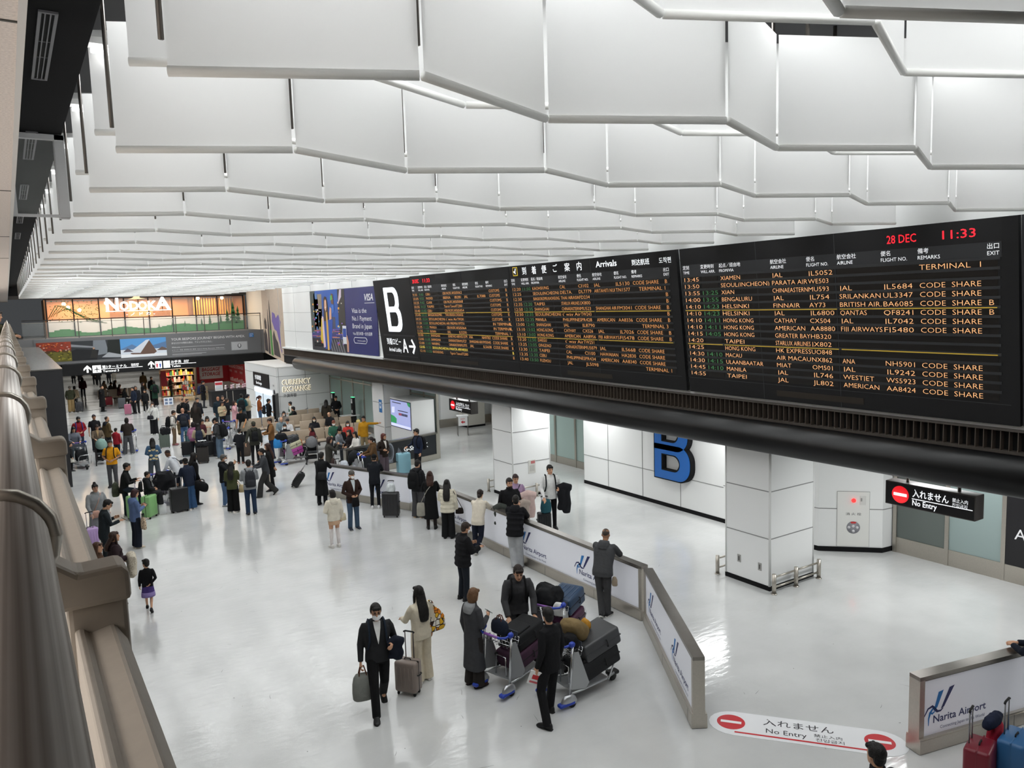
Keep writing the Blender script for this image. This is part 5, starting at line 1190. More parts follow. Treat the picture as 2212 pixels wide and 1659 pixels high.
    if skirt:
        c, z0, fl_ = skirt; b = MB(); b.loft([TR(ring((0, 0, z_), a, d_, 18, 2.2)) for z_, a, d_ in ((z0, .17*fl_, .15*fl_), ((z0+.9)/2, .175*(1+(fl_-1)*.5), .14*(1+(fl_-1)*.5)), (.90, .172, .122), (1.02, .150, .108))]); kid_mesh(b, 'skirt', cloth(c), vc)
    if legcol:
        b = MB()
        for sd in (-1, 1): b.tube([kn[sd]*1.0+Vector((0, 0, .10)), kn[sd], kn[sd]*.55+an[sd]*.45, an[sd]], [.066, .058, .054, .040], None, 12)
        kid_mesh(b, 'stockings', cloth(legcol))
    # ---- shoes
    for sd in (-1, 1):
        b = MB(); A = an[sd]; R = Matrix.Rotation(-.12*sd, 3, 'Z') @ Matrix.Rotation(-tp[sd], 3, 'X')
        sole = -A.z if tp[sd] == 0 else -.085
        if pose == 'n' and sd == 1: sole = -.085
        rings = []
        for yy, a, zt in ((-.085, .022, -.005), (-.07, .036, .02), (-.03, .041, .035), (.03, .043, .02), (.09, .049, -.015), (.14, .048, -.032), (.175, .036, -.046), (.19, .014, -.06)):
            rings.append([A + R @ Vector((a*math.cos(t), yy, (sole+zt)/2 + (zt-sole)/2*math.copysign(abs(math.sin(t))**.7, math.sin(t)))) for t in [2*PI*k/12 for k in range(12)]])
        b.loft(rings, plain(shoes, .5))
        if fine or mid: b.loft([[A + R @ Vector((a*math.cos(t), yy, sole+.012+.012*math.sin(t))) for t in [2*PI*k/10 for k in range(10)]] for yy, a in ((-.09, .03), (-.05, .044), (.08, .053), (.15, .05), (.192, .02))], plain('#d8d6d0' if cuff else '#1a1a1a', .6))
        kid_mesh(b, 'shoe', None)
    # ---- hair
    hs, hcx = hair
    if hs != 'bald':
        b = MB(); Mh = lambda px_, py_, pz_: Matrix.Translation(HP(px_, py_, pz_)) @ (HM*hk).to_4x4()
        if hs == 'buzz': b.ball((0, 0, 0), (.0765, .097, .088), None, 14, 9, Mh(0, -.010, .036))
        elif hs in ('cap', 'beanie'):
            b.ball((0, 0, 0), (.088, .106, .086), None, 14, 9, Mh(0, -.006, .045))
            if hs == 'cap': b.loft([[HP(a*math.cos(t), yy, .040+zz+.006*math.sin(t)-.10*max(0, abs(a*math.cos(t)))**2*6) for t in [2*PI*k/10 for k in range(10)]] for yy, a, zz in ((.05, .07, .006), (.10, .068, .0), (.14, .055, -.012), (.158, .03, -.018))])
        else:
            b.ball((0, 0, 0), (.085, .104, .096), None, 14, 9, Mh(0, -.020, .040)); b.ball((0, 0, 0), (.074, .06, .085), None, 12, 8, Mh(0, -.052, -.015))
            for sd in (-1, 1): b.ball((0, 0, 0), (.018, .035, .05), None, 8, 6, Mh(.073*sd, -.005, .03))
            for q in (-1, 0, 1): b.ball((0, 0, 0), (.032, .026, .032), None, 8, 6, Mh(.036*q, .074, .072))
            if hs == 'bob': b.ball((0, 0, 0), (.098, .082, .135), None, 14, 9, Mh(0, -.040, -.025))
            if hs in ('long', 'mid'):
                L = .40 if hs == 'long' else .22
                tb = Matrix.Rotation(-la*.75, 3, 'X')
                top_ = HP(0, -.045, .02); rg = [ring(top_, .090, .055, 12, 2.2)]
                bk_ = dict(puffer=.05, hoodie=.035).get(top[0], .014) + (.03 if hood else 0)
                for f, a, d_, yo in ((.25, .100, .055, -.045-bk_), (.5, .105, .046, -.085-bk_), (.75, .10, .042, -.098-bk_), (.95, .085, .034, -.10-bk_), (1.0, .05, .02, -.10-bk_)): rg.append(ring(top_ + tb @ Vector((0, yo, -.10-L*f)), a, d_, 12, 2.2))
                b.loft(rg)
                for sd in (-1, 1): b.tube([HP(.066*sd, .01, .05), HP(.088*sd, .005, -.05), HP(.09*sd, .0, -.13), HP(.085*sd, .0, -.12) + tb @ Vector((0, .01, -L*.35))], [.022, .026, .026, .012], None, 8)
            if hs == 'bun': b.ball((0, 0, 0), (.045, .045, .04), None, 10, 7, Mh(0, -.03, .145))
            if hs == 'tail': b.tube([HP(0, -.10, .04), HP(0, -.16, .02), HP(0, -.17, -.12), HP(0, -.15, -.22)], [.025, .035, .03, .01], None, 8)
            if hs == 'lowbun': b.ball((0, 0, 0), (.045, .045, .05), None, 10, 7, Mh(0, -.11, -.06))
        kid_mesh(b, {'cap': 'cap', 'beanie': 'beanie'}.get(hs, 'hair'), cloth(hcx) if hs in ('cap', 'beanie') else hair_mat(hcx), (vb if fine else vc) if hs not in ('cap',) else None, 2)
        if hs in ('cap', 'beanie'):
            b = MB(); b.ball((0, 0, 0), (.079, .07, .06), None, 12, 8, Mh(0, -.040, -.02)); kid_mesh(b, 'hair', hair_mat('#1d1917'))
    # ---- face details
    seen = abs((face+head[0]*-1+180) % 360-180) < 115 if face_detail is None else face_detail
    if seen and dist < 48:
        EY = plain('#1d1512', .3)
        for sd in (-1, 1):
            b = MB(); b.ball((0, 0, 0), (.0145, .007, .0075), None, 8, 6, Matrix.Translation(HP(.030*sd, .0885, .006)) @ (HM*hk).to_4x4()); kid_mesh(b, 'eye', EY)
            b = MB(); b.tube([HP(.012*sd, .096, .026), HP(.03*sd, .094, .032), HP(.05*sd, .080, .026)], [.004, .0055, .003], None, 6); kid_mesh(b, 'eyebrow', hair_mat(hcx if hs not in ('cap', 'beanie', 'bald') else '#2b211b'))
        if not mask:
            b = MB(); b.tube([HP(-.024, .085, -.062), HP(0, .094, -.060), HP(.024, .085, -.062)], [.004, .0075, .004], None, 6); kid_mesh(b, 'mouth', plain('#9a5a50', .5))
    if beard:
        b = MB(); b.ball((0, 0, 0), (.060, .058, .045), None, 12, 8, Matrix.Translation(HP(0, .040, -.085)) @ (HM*hk).to_4x4()); kid_mesh(b, 'beard', hair_mat('#241c17'))
    if mask:
        b = MB(); b.ball((0, 0, 0), (.064, .052, .054), None, 14, 9, Matrix.Translation(HP(0, .060, -.060)) @ (HM*hk).to_4x4())
        for sd in (-1, 1): b.tube([HP(.055*sd, .07, -.045), HP(.080*sd, .0, -.01)], .003, None, 5)
        kid_mesh(b, 'face_mask', mat('mask_'+mask, mask, rough=.8))
    if glasses:
        b = MB()
        for sd in (-1, 1):
            b.tube([HP(.030*sd+.022*math.cos(t), .101, .006+.017*math.sin(t)) for t in [2*PI*k/10 for k in range(10)]], .0028, None, 5, closed=True); b.tube([HP(.052*sd, .10, .010), HP(.078*sd, .0, .008)], .0025, None, 5)
        b.tube([HP(-.008, .104, .008), HP(.008, .104, .008)], .0025, None, 5); kid_mesh(b, 'glasses', BLACK)
    if scarf:
        b = MB(); b.tube([T((.085*math.cos(t), .075*math.sin(t)-.002, 1.47+.012*math.sin(2*t))) for t in [2*PI*k/14 for k in range(14)]], .034, None, 8, closed=True); kid_mesh(b, 'scarf', cloth(scarf), vc)
    return F
# ---- things people carry
def place(mb_parts, name, label, cat, F=None, M=None, group=None):
    """mb_parts: list of (part name, MB, material); the first with name None is the thing's own mesh"""
    root = None; M = M if M is not None else F.M
    loc = M.to_translation(); rz = M.to_euler().z; sc_ = M.to_scale().x
    L = Matrix.Scale(sc_, 4)
    for k, (nm, mb, m) in enumerate(mb_parts):
        mb.xform(L)
        if k == 0:
            root = mb.build(name, m); root.location = loc; root.rotation_euler.z = rz; tag(root, label, cat, group)
        else: mb.build(nm, m, root)
    return root
def backpack(F, col, label, size=1.0, straps=True, dy=0.0, dz=0.0, dx=0.0):
    T = F.T; c = Vector((dx, -.235+dy, 1.17+dz)); w_, d_, h_ = .15*size, .085*size, .23*size
    b = MB(); b.loft([[T(c+p) for p in ring((0, yo, z_), a, q, 16, 3.2)] for z_, a, q, yo in ((-h_, w_*.80, d_*.7, 0), (-h_*.92, w_*.95, d_*.95, 0), (-h_*.3, w_, d_*1.05, -.01), (h_*.4, w_*.97, d_, 0), (h_*.85, w_*.80, d_*.8, .01), (h_, w_*.45, d_*.45, .02))])
    pk = MB(); pk.loft([[T(c+Vector((0, -d_*.8, 0))+p) for p in ring((0, yo, z_), a, q, 14, 3.2)] for z_, a, q, yo in ((-h_*.85, w_*.7, d_*.4, 0), (-h_*.7, w_*.8, d_*.55, 0), (-h_*.1, w_*.8, d_*.5, 0), (0, w_*.6, d_*.3, .01))])
    parts = [(None, b, cloth(col)), ('front_pocket', pk, cloth(col))]
    hn = MB(); hn.tube([T(c+Vector((-.03, .05, h_))), T(c+Vector((-.02, .03, h_+.04))), T(c+Vector((.02, .03, h_+.04))), T(c+Vector((.03, .05, h_)))], .007, None, 6); parts.append(('grab_handle', hn, cloth(col)))
    if straps:
        for sd in (-1, 1):
            st = MB(); path = [(.09*sd, -.15, 1.38), (.115*sd, -.06, 1.465), (.118*sd, .05, 1.455), (.125*sd, .125, 1.34), (.13*sd, .145, 1.20), (.155*sd, .10, 1.06), (.16*sd, -.06, 1.0), (.12*sd, -.17, 1.0)]
            st.tube([T(p) for p in path], [.018]*8, None, 6); parts.append(('strap', st, cloth(col)))
    return place(parts, 'backpack', label, 'backpack', F, None, 'backpacks worn by people')
def phone(F, sd, label, col='#1b1b1e'):
    p = F.__dict__['hand%d' % sd]; b = MB(); M_ = Matrix.Translation(p+Vector((0, .015, .02))) @ Matrix.Rotation(-.7, 4, 'X'); b.rbox(-.036, .036, -.075, .075, -.004, .004, .004, None, M_)
    s_ = MB(); s_.box(-.032, .032, -.07, .07, .0042, .0048, None, M_)
    return place([(None, b, plain(col, .3)), ('screen', s_, plain('#2a2d38', .2))], 'phone', label, 'phone', F, None, 'phones in hands')
def shoulder_bag(F, col, label, c, size, strap=None, straps=None, strapcol=None):
    b = MB(); w_, d_, h_ = size; T = F.T; c = Vector(c)
    b.loft([[T(c+p) for p in ring((0, 0, z_), a, q, 14, 3.4)] for z_, a, q in ((-h_, w_*.85, d_*.8), (-h_*.85, w_, d_), (h_*.3, w_*.95, d_*.9), (h_*.9, w_*.8, d_*.5), (h_, w_*.6, d_*.25))])
    parts = [(None, b, cloth(col))]
    for path in (straps or []):
        st = MB(); st.tube([T(p) for p in path], .011, None, 6); parts.append(('strap', st, cloth(strapcol or col)))
    return place(parts, 'shoulder_bag', label, 'bag', F, None, 'bags carried by people')
def draped(F, col, label, c, size, dirn=1, name='draped_coat'):
    """a coat hanging over a forearm"""
    b = MB(); c = Vector(c); w_, d_, h_ = size
    for q, (ox, hh, ww) in enumerate(((-.35, 1.0, .55), (.30, .85, .6))):
        b.loft([ring(c+Vector((ox*w_+.02*math.sin(z_*9), .01*q, -z_*h_*hh)), a*w_*ww, d_*a2, 12, 2.2) for z_, a, a2 in ((-.06, .5, .6), (0, .9, 1.0), (.25, 1.0, 1.0), (.6, .95, .9), (.9, 1.05, .8), (1.0, .8, .5))])
    b.tube([c+Vector((-w_, 0, .02)), c+Vector((0, .0, .06)), c+Vector((w_, 0, .01))], [d_*.8, d_*1.1, d_*.8], None, 10)
    o = place([(None, b, cloth(col))], name, label, 'coat', F, None, 'coats carried over arms'); remesh(o, .016, 4); return o


# ================================================================== luggage
def xyr(x, y, rz, z=0.0): return Matrix.Translation((x, y, z)) @ Matrix.Rotation(rz, 4, 'Z')
def suitcase(x, y, face, col, label, w=.44, d=.26, h=.64, handle=.38, soft=False, tilt=0.0, z=0.0, ribs=True, lay=0.0, hcol='#9a9a9c', rz=None):
    rz = heading(x, y, face) if rz is None else rz
    t = thing('suitcase', label, 'suitcase', (x, y, z), rz, 'suitcases'); t.rotation_euler = (lay, tilt, rz)
    m = mat('case_'+col, col, rough=.38 if not soft else .85, spec=.45, bump=.25 if soft else 0.0, noise_=.06 if soft else 0, scale=80); wz = .055
    b = MB(); b.rbox(-w/2, w/2, -d/2, d/2, wz, h, .045); b.build('shell', m, t)
    if ribs and not soft:
        b = MB(); n = 5
        for k in range(n):
            xx = -w*.36+w*.72*k/(n-1)
            for sy in (-1, 1): b.rbox(xx-.012, xx+.012, sy*d/2-.006, sy*d/2+.006, wz+.09, h-.09, .005, None, None, 1)
        b.build('ribs', m, t)
    if soft:
        b = MB(); b.rbox(-w*.40, w*.40, -d/2-.035, -d/2+.01, wz+.07, h*.60, .02); b.build('front_pocket', m, t)
    b = MB(); b.box(-w/2-.002, w/2+.002, -.008, .008, wz+.005, h+.002); b.build('zip_band', m if not (ribs or soft) else (BLACK if not soft else RUBBER), t)
    for sx in (-1, 1):
        for sy in (-1, 1):
            b = MB(); b.cyl((sx*(w/2-.05)-.012, sy*(d/2-.05), .028), (sx*(w/2-.05)+.012, sy*(d/2-.05), .028), .028, None, 12); b.box(sx*(w/2-.05)-.016, sx*(w/2-.05)+.016, sy*(d/2-.05)-.015, sy*(d/2-.05)+.015, .03, .075); b.build('wheel', RUBBER, t)
    b = MB(); b.tube([(-.06, 0, h), (-.05, 0, h+.025), (.05, 0, h+.025), (.06, 0, h)], .010, None, 6); b.build('grip', RUBBER, t)
    b = MB(); b.tube([(w/2, -.06, h*.62), (w/2+.025, -.05, h*.62), (w/2+.025, .05, h*.62), (w/2, .06, h*.62)], .010, None, 6); b.build('side_grip', RUBBER, t)
    if handle:
        b = MB()
        for sx in (-1, 1): b.cyl((sx*.075, d/2-.04, h-.02), (sx*.075, d/2-.04, h+handle), .009, None, 8)
        pr = b.build('pull_rod', mat('rod_'+hcol, hcol, rough=.3, metal=.7), t)
        b = MB(); b.tube([(-.10, d/2-.04, h+handle-.005), (-.07, d/2-.04, h+handle+.012), (.07, d/2-.04, h+handle+.012), (.10, d/2-.04, h+handle-.005)], .014, None, 8); b.build('pull_handle', RUBBER, pr)
    return t
BLUEP = mat('trolley_blue', '#2440a8', rough=.4); PURP = mat('trolley_purple', '#8a5aa8', rough=.4); TGREY = mat('trolley_panel', '#a3a5a6', rough=.35, metal=.4); TSIL = mat('trolley_silver', '#b9bbbd', rough=.3, metal=.8)
def trolley(x, y, rz, label, basket=True):
    """airport luggage trolley; the push handle is at -y, the single castor at +y"""
    t = thing('luggage_trolley', label, 'luggage trolley', (x, y, 0), rz, 'luggage trolleys')
    for sx in (-1, 1):
        X = .30*sx
        b = MB(); b.cyl((X, -.38, .16), (X, -.30, 1.00), .020, None, 12); b.build('upright', CHROME, t)
        b = MB(); b.prism([(X-.012*sx, -.34, .28), (X-.012*sx, -.27, .88), (X-.012*sx, -.18, .86), (X-.012*sx, .02, .30), (X-.012*sx, -.05, .22)], (.008*sx, 0, 0)); b.build('side_panel', TGREY, t)
        b = MB(); b.loft([ring((X, -.40+.0, .06+q*.16), .05*a, .16*a2, 12, 2.6) for q, a, a2 in ((0, .9, .9), (.3, 1, 1), (.7, .9, .8), (1, .5, .45))]); hood_ = b.build('wheel_hood', TSIL, t)
        b = MB(); b.rbox(X-.055, X+.055, -.60, -.30, .055, .115, .025); b.build('bumper', BLUEP, hood_)
        b = MB(); b.cyl((X-.02, -.34, .075), (X+.02, -.34, .075), .075, None, 18); b.build('rear_wheel', RUBBER, t)
        b = MB(); b.tube([(X, -.34, .22), (X*.95, -.1, .21), (X*.55, .50, .17), (X*.25, .72, .16)], .017, None, 8); b.build('base_tube', TSIL, t)
        b = MB(); b.ball((X, -.315, 1.02), (.045, .06, .05), None, 10, 7); b.build('handle_end', BLUEP, t)
    b = MB(); b.tube([(-.30, -.32, 1.02), (-.28, -.42, 1.0), (-.18, -.46, .985), (.18, -.46, .985), (.28, -.42, 1.0), (.30, -.32, 1.02)], .020, None, 10); pbar = b.build('push_bar', BLUEP, t)
    b = MB(); b.tube([(-.15, -.463, .99), (.15, -.463, .99)], .0215, None, 10); b.build('bar_grip', PURP, pbar)
    b = MB(); b.prism([(-.27, -.30, .215), (.27, -.30, .215), (.15, .52, .17), (-.15, .52, .17)], (0, 0, .012)); b.build('platform', TGREY, t)
    b = MB(); b.tube([(-.24, .46, .19), (-.25, .62, .52), (-.20, .66, .60), (.20, .66, .60), (.25, .62, .52), (.24, .46, .19)], .015, None, 8); b.build('front_loop', CHROME, t)
    b = MB(); b.cyl((-.03, .74, .075), (.03, .74, .075), .075, None, 16); b.rbox(-.07, .07, .64, .86, .10, .17, .03); b.build('front_castor', BLACK, t)
    b = MB(); b.tube([(-.12, -.25, .22), (-.10, -.24, .55), (.10, -.24, .55), (.12, -.25, .22)], .013, None, 8); b.build('inner_loop', CHROME, t)
    if basket:
        b = MB()
        for k in range(8): b.tube([(-.27+.54*k/7, -.33, .90), (-.27+.54*k/7, -.30, .76), (-.27+.54*k/7, -.12, .78), (-.27+.54*k/7, -.08, .90)], .004, None, 5)
        for yy, zz in ((-.33, .90), (-.31, .82), (-.22, .77), (-.10, .84), (-.08, .90)): b.cyl((-.28, yy, zz), (.28, yy, zz), .005, None, 5)
        b.build('basket', CHROME, t); b = MB(); b.box(-.24, .24, -.085, -.070, .86, .98, plain('#3a3f48', .5)); b.text('airtel', (-.18, -.088, .89), X_, Z_, .09, plain('#e8e8ee', .5), width=.3); b.build('advert_board', None, t)
    return t
def push(F, label, dist=.84, side=0.0, basket=True):
    p = F.M @ Vector((side, dist, 0)); return trolley(p.x, p.y, F.rz, label, basket)
def soft_bag(x, y, z, face, size, col, label, name='travel_bag', cat='bag', handles=True, hcol=None, tilt=(0, 0), rz=None, lumpy=0.0, group='bags', pattern=None):
    """tote, duffel or sack with rounded sides"""
    rz = heading(x, y, face) if rz is None else rz; w_, d_, h_ = size; b = MB(); rnd = random.Random(label)
    rg = []
    for f, a, q in ((0, .80, .75), (.06, .96, .95), (.3, 1, 1), (.6, .97, .92), (.85, .85, .72), (1.0, .62, .35)):
        rg.append([p+Vector((rnd.uniform(-1, 1), rnd.uniform(-1, 1), rnd.uniform(-1, 1)))*lumpy for p in ring((0, 0, f*h_), a*w_/2, q*d_/2, 18, 3.0)])
    b.loft(rg); o = b.build(name, cloth(col) if not pattern else pattern); o.location = (x, y, z); o.rotation_euler = (tilt[0], tilt[1], rz); tag(o, label, cat, group)
    if lumpy: remesh(o, .018, 3)
    if handles:
        for sy in (-1, 1):
            b = MB(); b.tube([(-w_*.2, sy*d_*.30, h_*.7), (-w_*.16, sy*d_*.15, h_*1.02), (-w_*.08, sy*.02, h_*1.28), (w_*.08, sy*.02, h_*1.28), (w_*.16, sy*d_*.15, h_*1.02), (w_*.2, sy*d_*.30, h_*.7)], .010, None, 7); b.build('carry_handle', cloth(hcol or col), o)
    return o
def stroller(x, y, face, hoodcol, label):
    t = thing('stroller', label, 'stroller', (x, y, 0), heading(x, y, face), 'strollers')
    for sx in (-1, 1):
        b = MB(); b.tube([(.22*sx, .38, .12), (.23*sx, .0, .52), (.23*sx, -.42, 1.0)], .014, None, 8); b.tube([(.24*sx, -.34, .12), (.23*sx, .02, .55)], .014, None, 8); b.build('frame_tube', BLACK, t)
        for yy in (.40, -.36): b = MB(); b.cyl((.24*sx-.02, yy, .085), (.24*sx+.02, yy, .085), .085, None, 16); b.build('wheel', RUBBER, t)
    b = MB(); b.tube([(-.23, -.42, 1.0), (-.20, -.46, 1.03), (.20, -.46, 1.03), (.23, -.42, 1.0)], .018, None, 8); b.build('push_bar', BLACK, t)
    b = MB(); b.rbox(-.20, .20, -.12, .26, .42, .50, .03); b.rbox(-.20, .20, -.20, -.10, .42, .92, .04); b.build('seat', cloth('#2b2d2f'), t)
    b = MB(); rg = []
    for k in range(7):
        a = -.5+2.1*k/6; rg.append([Vector((.235*math.cos(q), -.12+.30*math.cos(a)*max(.05, math.sin(q)) - .05, .78+.30*math.sin(a)*max(.05, math.sin(q)))) for q in [PI*i/10 for i in range(11)]])
    b.loft(rg, None, cap=False); b.build('canopy', cloth(hoodcol), t)
    b = MB(); b.rbox(-.19, .19, -.22, .2, .18, .30, .03); b.build('basket', cloth('#1d1e20'), t)
    return t


BLK, DRK, CHAR, NVY, WHT, CRM, JEAN = '#141416', '#1e1e22', '#37383c', '#1f2738', '#e4e4e2', '#d9d0bd', '#4a6078'
HB, HBR = '#15110f', '#3b2a20'
MASKC = '#eef0f2'
def L_(F, p): return F.M @ Vector(p)
# ---- the group at the front
f = person((4.45, 10.99), 1.76, 8, 'v', 'kd', ('sweater', '#27282a'), ('reg', '#121214'), '#0f0f10', ('short', HB), 'person in black cardigan and white mask carrying a grey tote', head=(0, 4), mask=MASKC, glasses=True, inner='#e6e6e4', build=1.1)
backpack(f, '#1d2733', 'navy backpack on the masked person in the black cardigan')
draped(f, '#161b28', 'dark navy folded coat held under the arm of the masked person', (-.26, .14, 1.10), (.13, .07, .26))
p = L_(f, f.hand1); soft_bag(p.x, p.y, p.z-.50, 8, (.34, .20, .42), '#7b7d78', 'grey tote bag with brown handles held by the masked person', hcol='#5a3424', group='bags carried by people')
f = person((5.44, 11.46), 1.66, 212, 's', 'rd', ('jacket', '#d8ceb9'), ('wide', '#d6cbb4'), '#e6e4e2', ('long', HB), 'person with very long black hair in cream jacket and trousers', mask=MASKC, glasses=True, cuff=True)
FLOW = mat('flower_cotton', '#e8a23a', rough=.9)
def flower_mat():
    nt = FLOW.node_tree; bs = nt.nodes['Principled BSDF']; tc = nt.nodes.new('ShaderNodeTexCoord'); v = nt.nodes.new('ShaderNodeTexVoronoi'); v.inputs['Scale'].default_value = 13; cr = nt.nodes.new('ShaderNodeValToRGB'); cr.color_ramp.interpolation = 'CONSTANT'
    for k, (p_, c) in enumerate(((0, '#e9e2d6'), (.35, '#e88a1e'), (.6, '#e9b52c'), (.8, '#efe9df'))):
        e = cr.color_ramp.elements[k] if k < 2 else cr.color_ramp.elements.new(p_)
        e.position = p_; e.color = (*srgb(c), 1)
    v2 = nt.nodes.new('ShaderNodeTexVoronoi'); v2.feature = 'DISTANCE_TO_EDGE'; v2.inputs['Scale'].default_value = 13; lt = nt.nodes.new('ShaderNodeMath'); lt.operation = 'GREATER_THAN'; lt.inputs[1].default_value = .06
    mx = nt.nodes.new('ShaderNodeMix'); mx.data_type = 'RGBA'; mx.inputs[6].default_value = (.03, .012, .01, 1)
    sep = nt.nodes.new('ShaderNodeSeparateColor')
    nt.links.new(tc.outputs['Object'], v.inputs['Vector']); nt.links.new(tc.outputs['Object'], v2.inputs['Vector']); nt.links.new(v.outputs['Color'], sep.inputs[0]); nt.links.new(sep.outputs[0], cr.inputs[0]); nt.links.new(v2.outputs[0], lt.inputs[0]); nt.links.new(lt.outputs[0], mx.inputs[0]); nt.links.new(cr.outputs[0], mx.inputs[7]); nt.links.new(mx.outputs[2], bs.inputs['Base Color'])
flower_mat()
b = MB(); b.loft([ring((.30, -.04, z_), a, .045, 14, 3) for z_, a in ((.86, .15), (.90, .19), (1.1, .17), (1.24, .06), (1.27, .03))]); st = MB(); st.tube([(.30, -.04, 1.24), (.22, -.03, 1.42), (.14, -.08, 1.46), (.2, -.12, 1.38), (.30, -.05, 1.24)], .014, None, 6)
place([(None, b, FLOW), ('strap', st, FLOW)], 'shoulder_bag', 'orange and white flower print tote on the shoulder of the cream outfit', 'bag', f, None, 'bags carried by people')
suitcase(*(5.06, 11.22), 200, '#83766e', 'taupe hard suitcase with a tall handle next to the cream outfit', w=.40, d=.25, h=.58, handle=.44, hcol='#4a4446', rz=heading(*(5.06, 11.22), 150))
f = person((6.08, 10.79), 1.67, 128, 's', 'dp', ('long', '#3f4043'), ('wide', '#2c2826'), '#3a2422', ('bob', '#6a4c32'), 'person in long dark grey coat with pale hood looking at a phone', hood='#8e9092', head=(-12, 8))
phone(f, 1, 'dark phone held up by the person in the long grey coat', '#3a4a48')
f = person((7.23, 11.20), 1.82, 10, 's', 'gg', ('hoodie', '#3d3d3f'), ('reg', '#3f4042'), '#1a1a1a', ('short', '#241a15'), 'young person in dark grey hooded sweatshirt leaning over a luggage trolley', lean=16, head=(0, 12), skin='#d2a283', build=1.06)
backpack(f, '#141416', 'black backpack on the young person at the trolley')
f = person((6.53, 9.23), 1.74, 228, 'q', 'dd', ('suit', '#131316'), ('reg', '#111113'), '#0d0d0e', ('short', HB), 'person in black suit seen from behind holding white papers', head=(22, 0), glasses=True, inner=None)
p = L_(f, f.hand_1 if hasattr(f, 'hand_1') else f.__dict__['hand-1']); b = MB(); b.box(-.11, .11, -.008, .008, -.17, .10, plain('#ecebea', .6)); b.box(-.06, .04, -.010, -.008, -.06, .03, plain('#c8242c', .6)); b.box(-.08, .08, -.0102, -.009, -.14, -.10, plain('#d8646a', .6)); o = b.build('paper_folder'); o.location = p-Vector((0, 0, .05)); o.rotation_euler = (.35, .3, heading(p.x, p.y, 0)+PI); tag(o, 'white papers with a red dot in the hand of the black suit', 'papers')
f = person((9.66, 11.73), 1.76, 158, 'x', 'll', ('hoodie', '#47484a'), ('reg', '#3c3c3d'), '#17171a', ('buzz', '#4a4038'), 'person with shaved head in grey hooded sweatshirt leaning on the barrier', lean=17, head=(-10, 4), skin='#a97c5e', build=1.1, cuff=True)
o = soft_bag(*L_(f, (.24, .02, .62)), 158, (.12, .08, .2), '#9a8c7a', 'crumpled beige cap hanging from the trouser pocket at the barrier', name='cap', cat='cap', handles=False, lumpy=.01, group='bags carried by people')
f = person((7.80, 14.18), 1.70, 118, 's', 'ps', ('puffer', '#141417'), ('reg', '#1b2028'), '#121214', ('short', '#2f211a'), 'person in bulky black down jacket and white mask reading a phone', mask=MASKC, head=(0, 16), lean=4)
phone(f, 1, 'white phone read by the masked person in the black down jacket', '#d8d8dc')
f = person((9.82, 15.20), 1.74, 165, 'x', 'll', ('puffer', '#121216'), ('wide', '#9fa1a3'), '#17171a', ('short', HB), 'person in black down jacket and pale grey sweatpants leaning on the barrier', lean=15, hood='#131317', head=(-14, 8))
f = person((9.64, 16.65), 1.64, 160, 'x', 'll', ('jacket', '#dcd3c3'), ('reg', '#171c2b'), '#d9d7d4', ('lowbun', '#241a16'), 'person in cream fleece with low bun leaning on the white barrier', lean=20, head=(0, 6), cuff=True)
f = person((9.65, 18.29), 1.62, 172, 's', 'rd', ('puffer', '#d8d2bf'), ('wide', '#121315'), '#0e0e10', ('long', HB), 'person with long black hair in short cream down jacket at the barrier')
shoulder_bag(f, '#1a1310', 'small black handbag at the hip of the cream down jacket', (.34, .04, .80), (.12, .06, .085), straps=[[(.26, .04, .87), (.17, .0, 1.42), (.20, -.1, 1.40), (.42, .04, .87)]])
f = person((9.69, 19.37), 1.66, 178, 's', 'rr', ('long', '#0f1012'), ('slim', '#2b2322'), '#0d0d0f', ('mid', '#3a2016'), 'person with reddish brown hair in long black coat at the barrier', legcol='#2b2120')
shoulder_bag(f, '#9d9a90', 'grey cloth bag hanging low beside the long black coat', (-.30, -.06, .62), (.13, .05, .20), straps=[[(-.30, -.06, .8), (-.1, -.18, 1.2), (.13, -.1, 1.46)]])
f = person((9.91, 20.66), 1.76, 150, 's', 'sp', ('jacket', '#232427'), ('wide', '#47474a'), '#b58f68', ('short', HB), 'person in dark jacket with black backpack reading a phone at the barrier', hood='#232427', head=(0, 20), cuff=True)
backpack(f, '#0f1012', 'black backpack on the phone reader at the barrier corner', 1.1)
phone(f, 1, 'phone in the hands of the backpack wearer at the barrier')
f = person((9.31, 22.51), 1.72, 172, 's', 'll', ('jacket', '#15181f'), ('slim', '#14161c'), '#dcdcde', ('cap', '#101113'), 'person in dark jacket and black cap leaning beside the black suitcase', lean=14, cuff=True)
suitcase(*(9.30, 21.29), 0, '#2a2a2c', 'large black suitcase with a white plastic bag by the barrier', w=.50, d=.30, h=.76, handle=.32, hcol='#cfcfd2', rz=heading(*(9.30, 21.29), 165))
(sx, sy) = (9.30, 21.29)
soft_bag(sx+.02, sy, .765, 0, (.26, .18, .26), '#d3d8da', 'white plastic bag on top of the large black suitcase', name='plastic_bag', handles=False, lumpy=.018)
f = person((7.89, 20.77), 1.72, 22, 's', 'ff', ('jacket', '#32221d'), ('reg', '#44586e'), '#1a2030', ('beanie', '#5a5854'), 'person in brown jacket, grey beanie and white mask holding a camera bag', mask=MASKC, glasses=True, inner='#cfd8dc', head=(-8, 0), cuff=True)
shoulder_bag(f, '#0f0f11', 'black camera bag held in front by the person in the brown jacket', (.02, .26, .86), (.11, .06, .13))
f = person((6.86, 19.50), 1.56, 200, 's', 'fd', ('hoodie', '#ddd6c6'), ('none', ''), '#d8d5d0', ('bob', '#1a1412'), 'child in cream fleece and tan skirt with white stockings', skirt=('#c2a083', .70, 1.0), legcol='#e6dfdd', cuff=True)
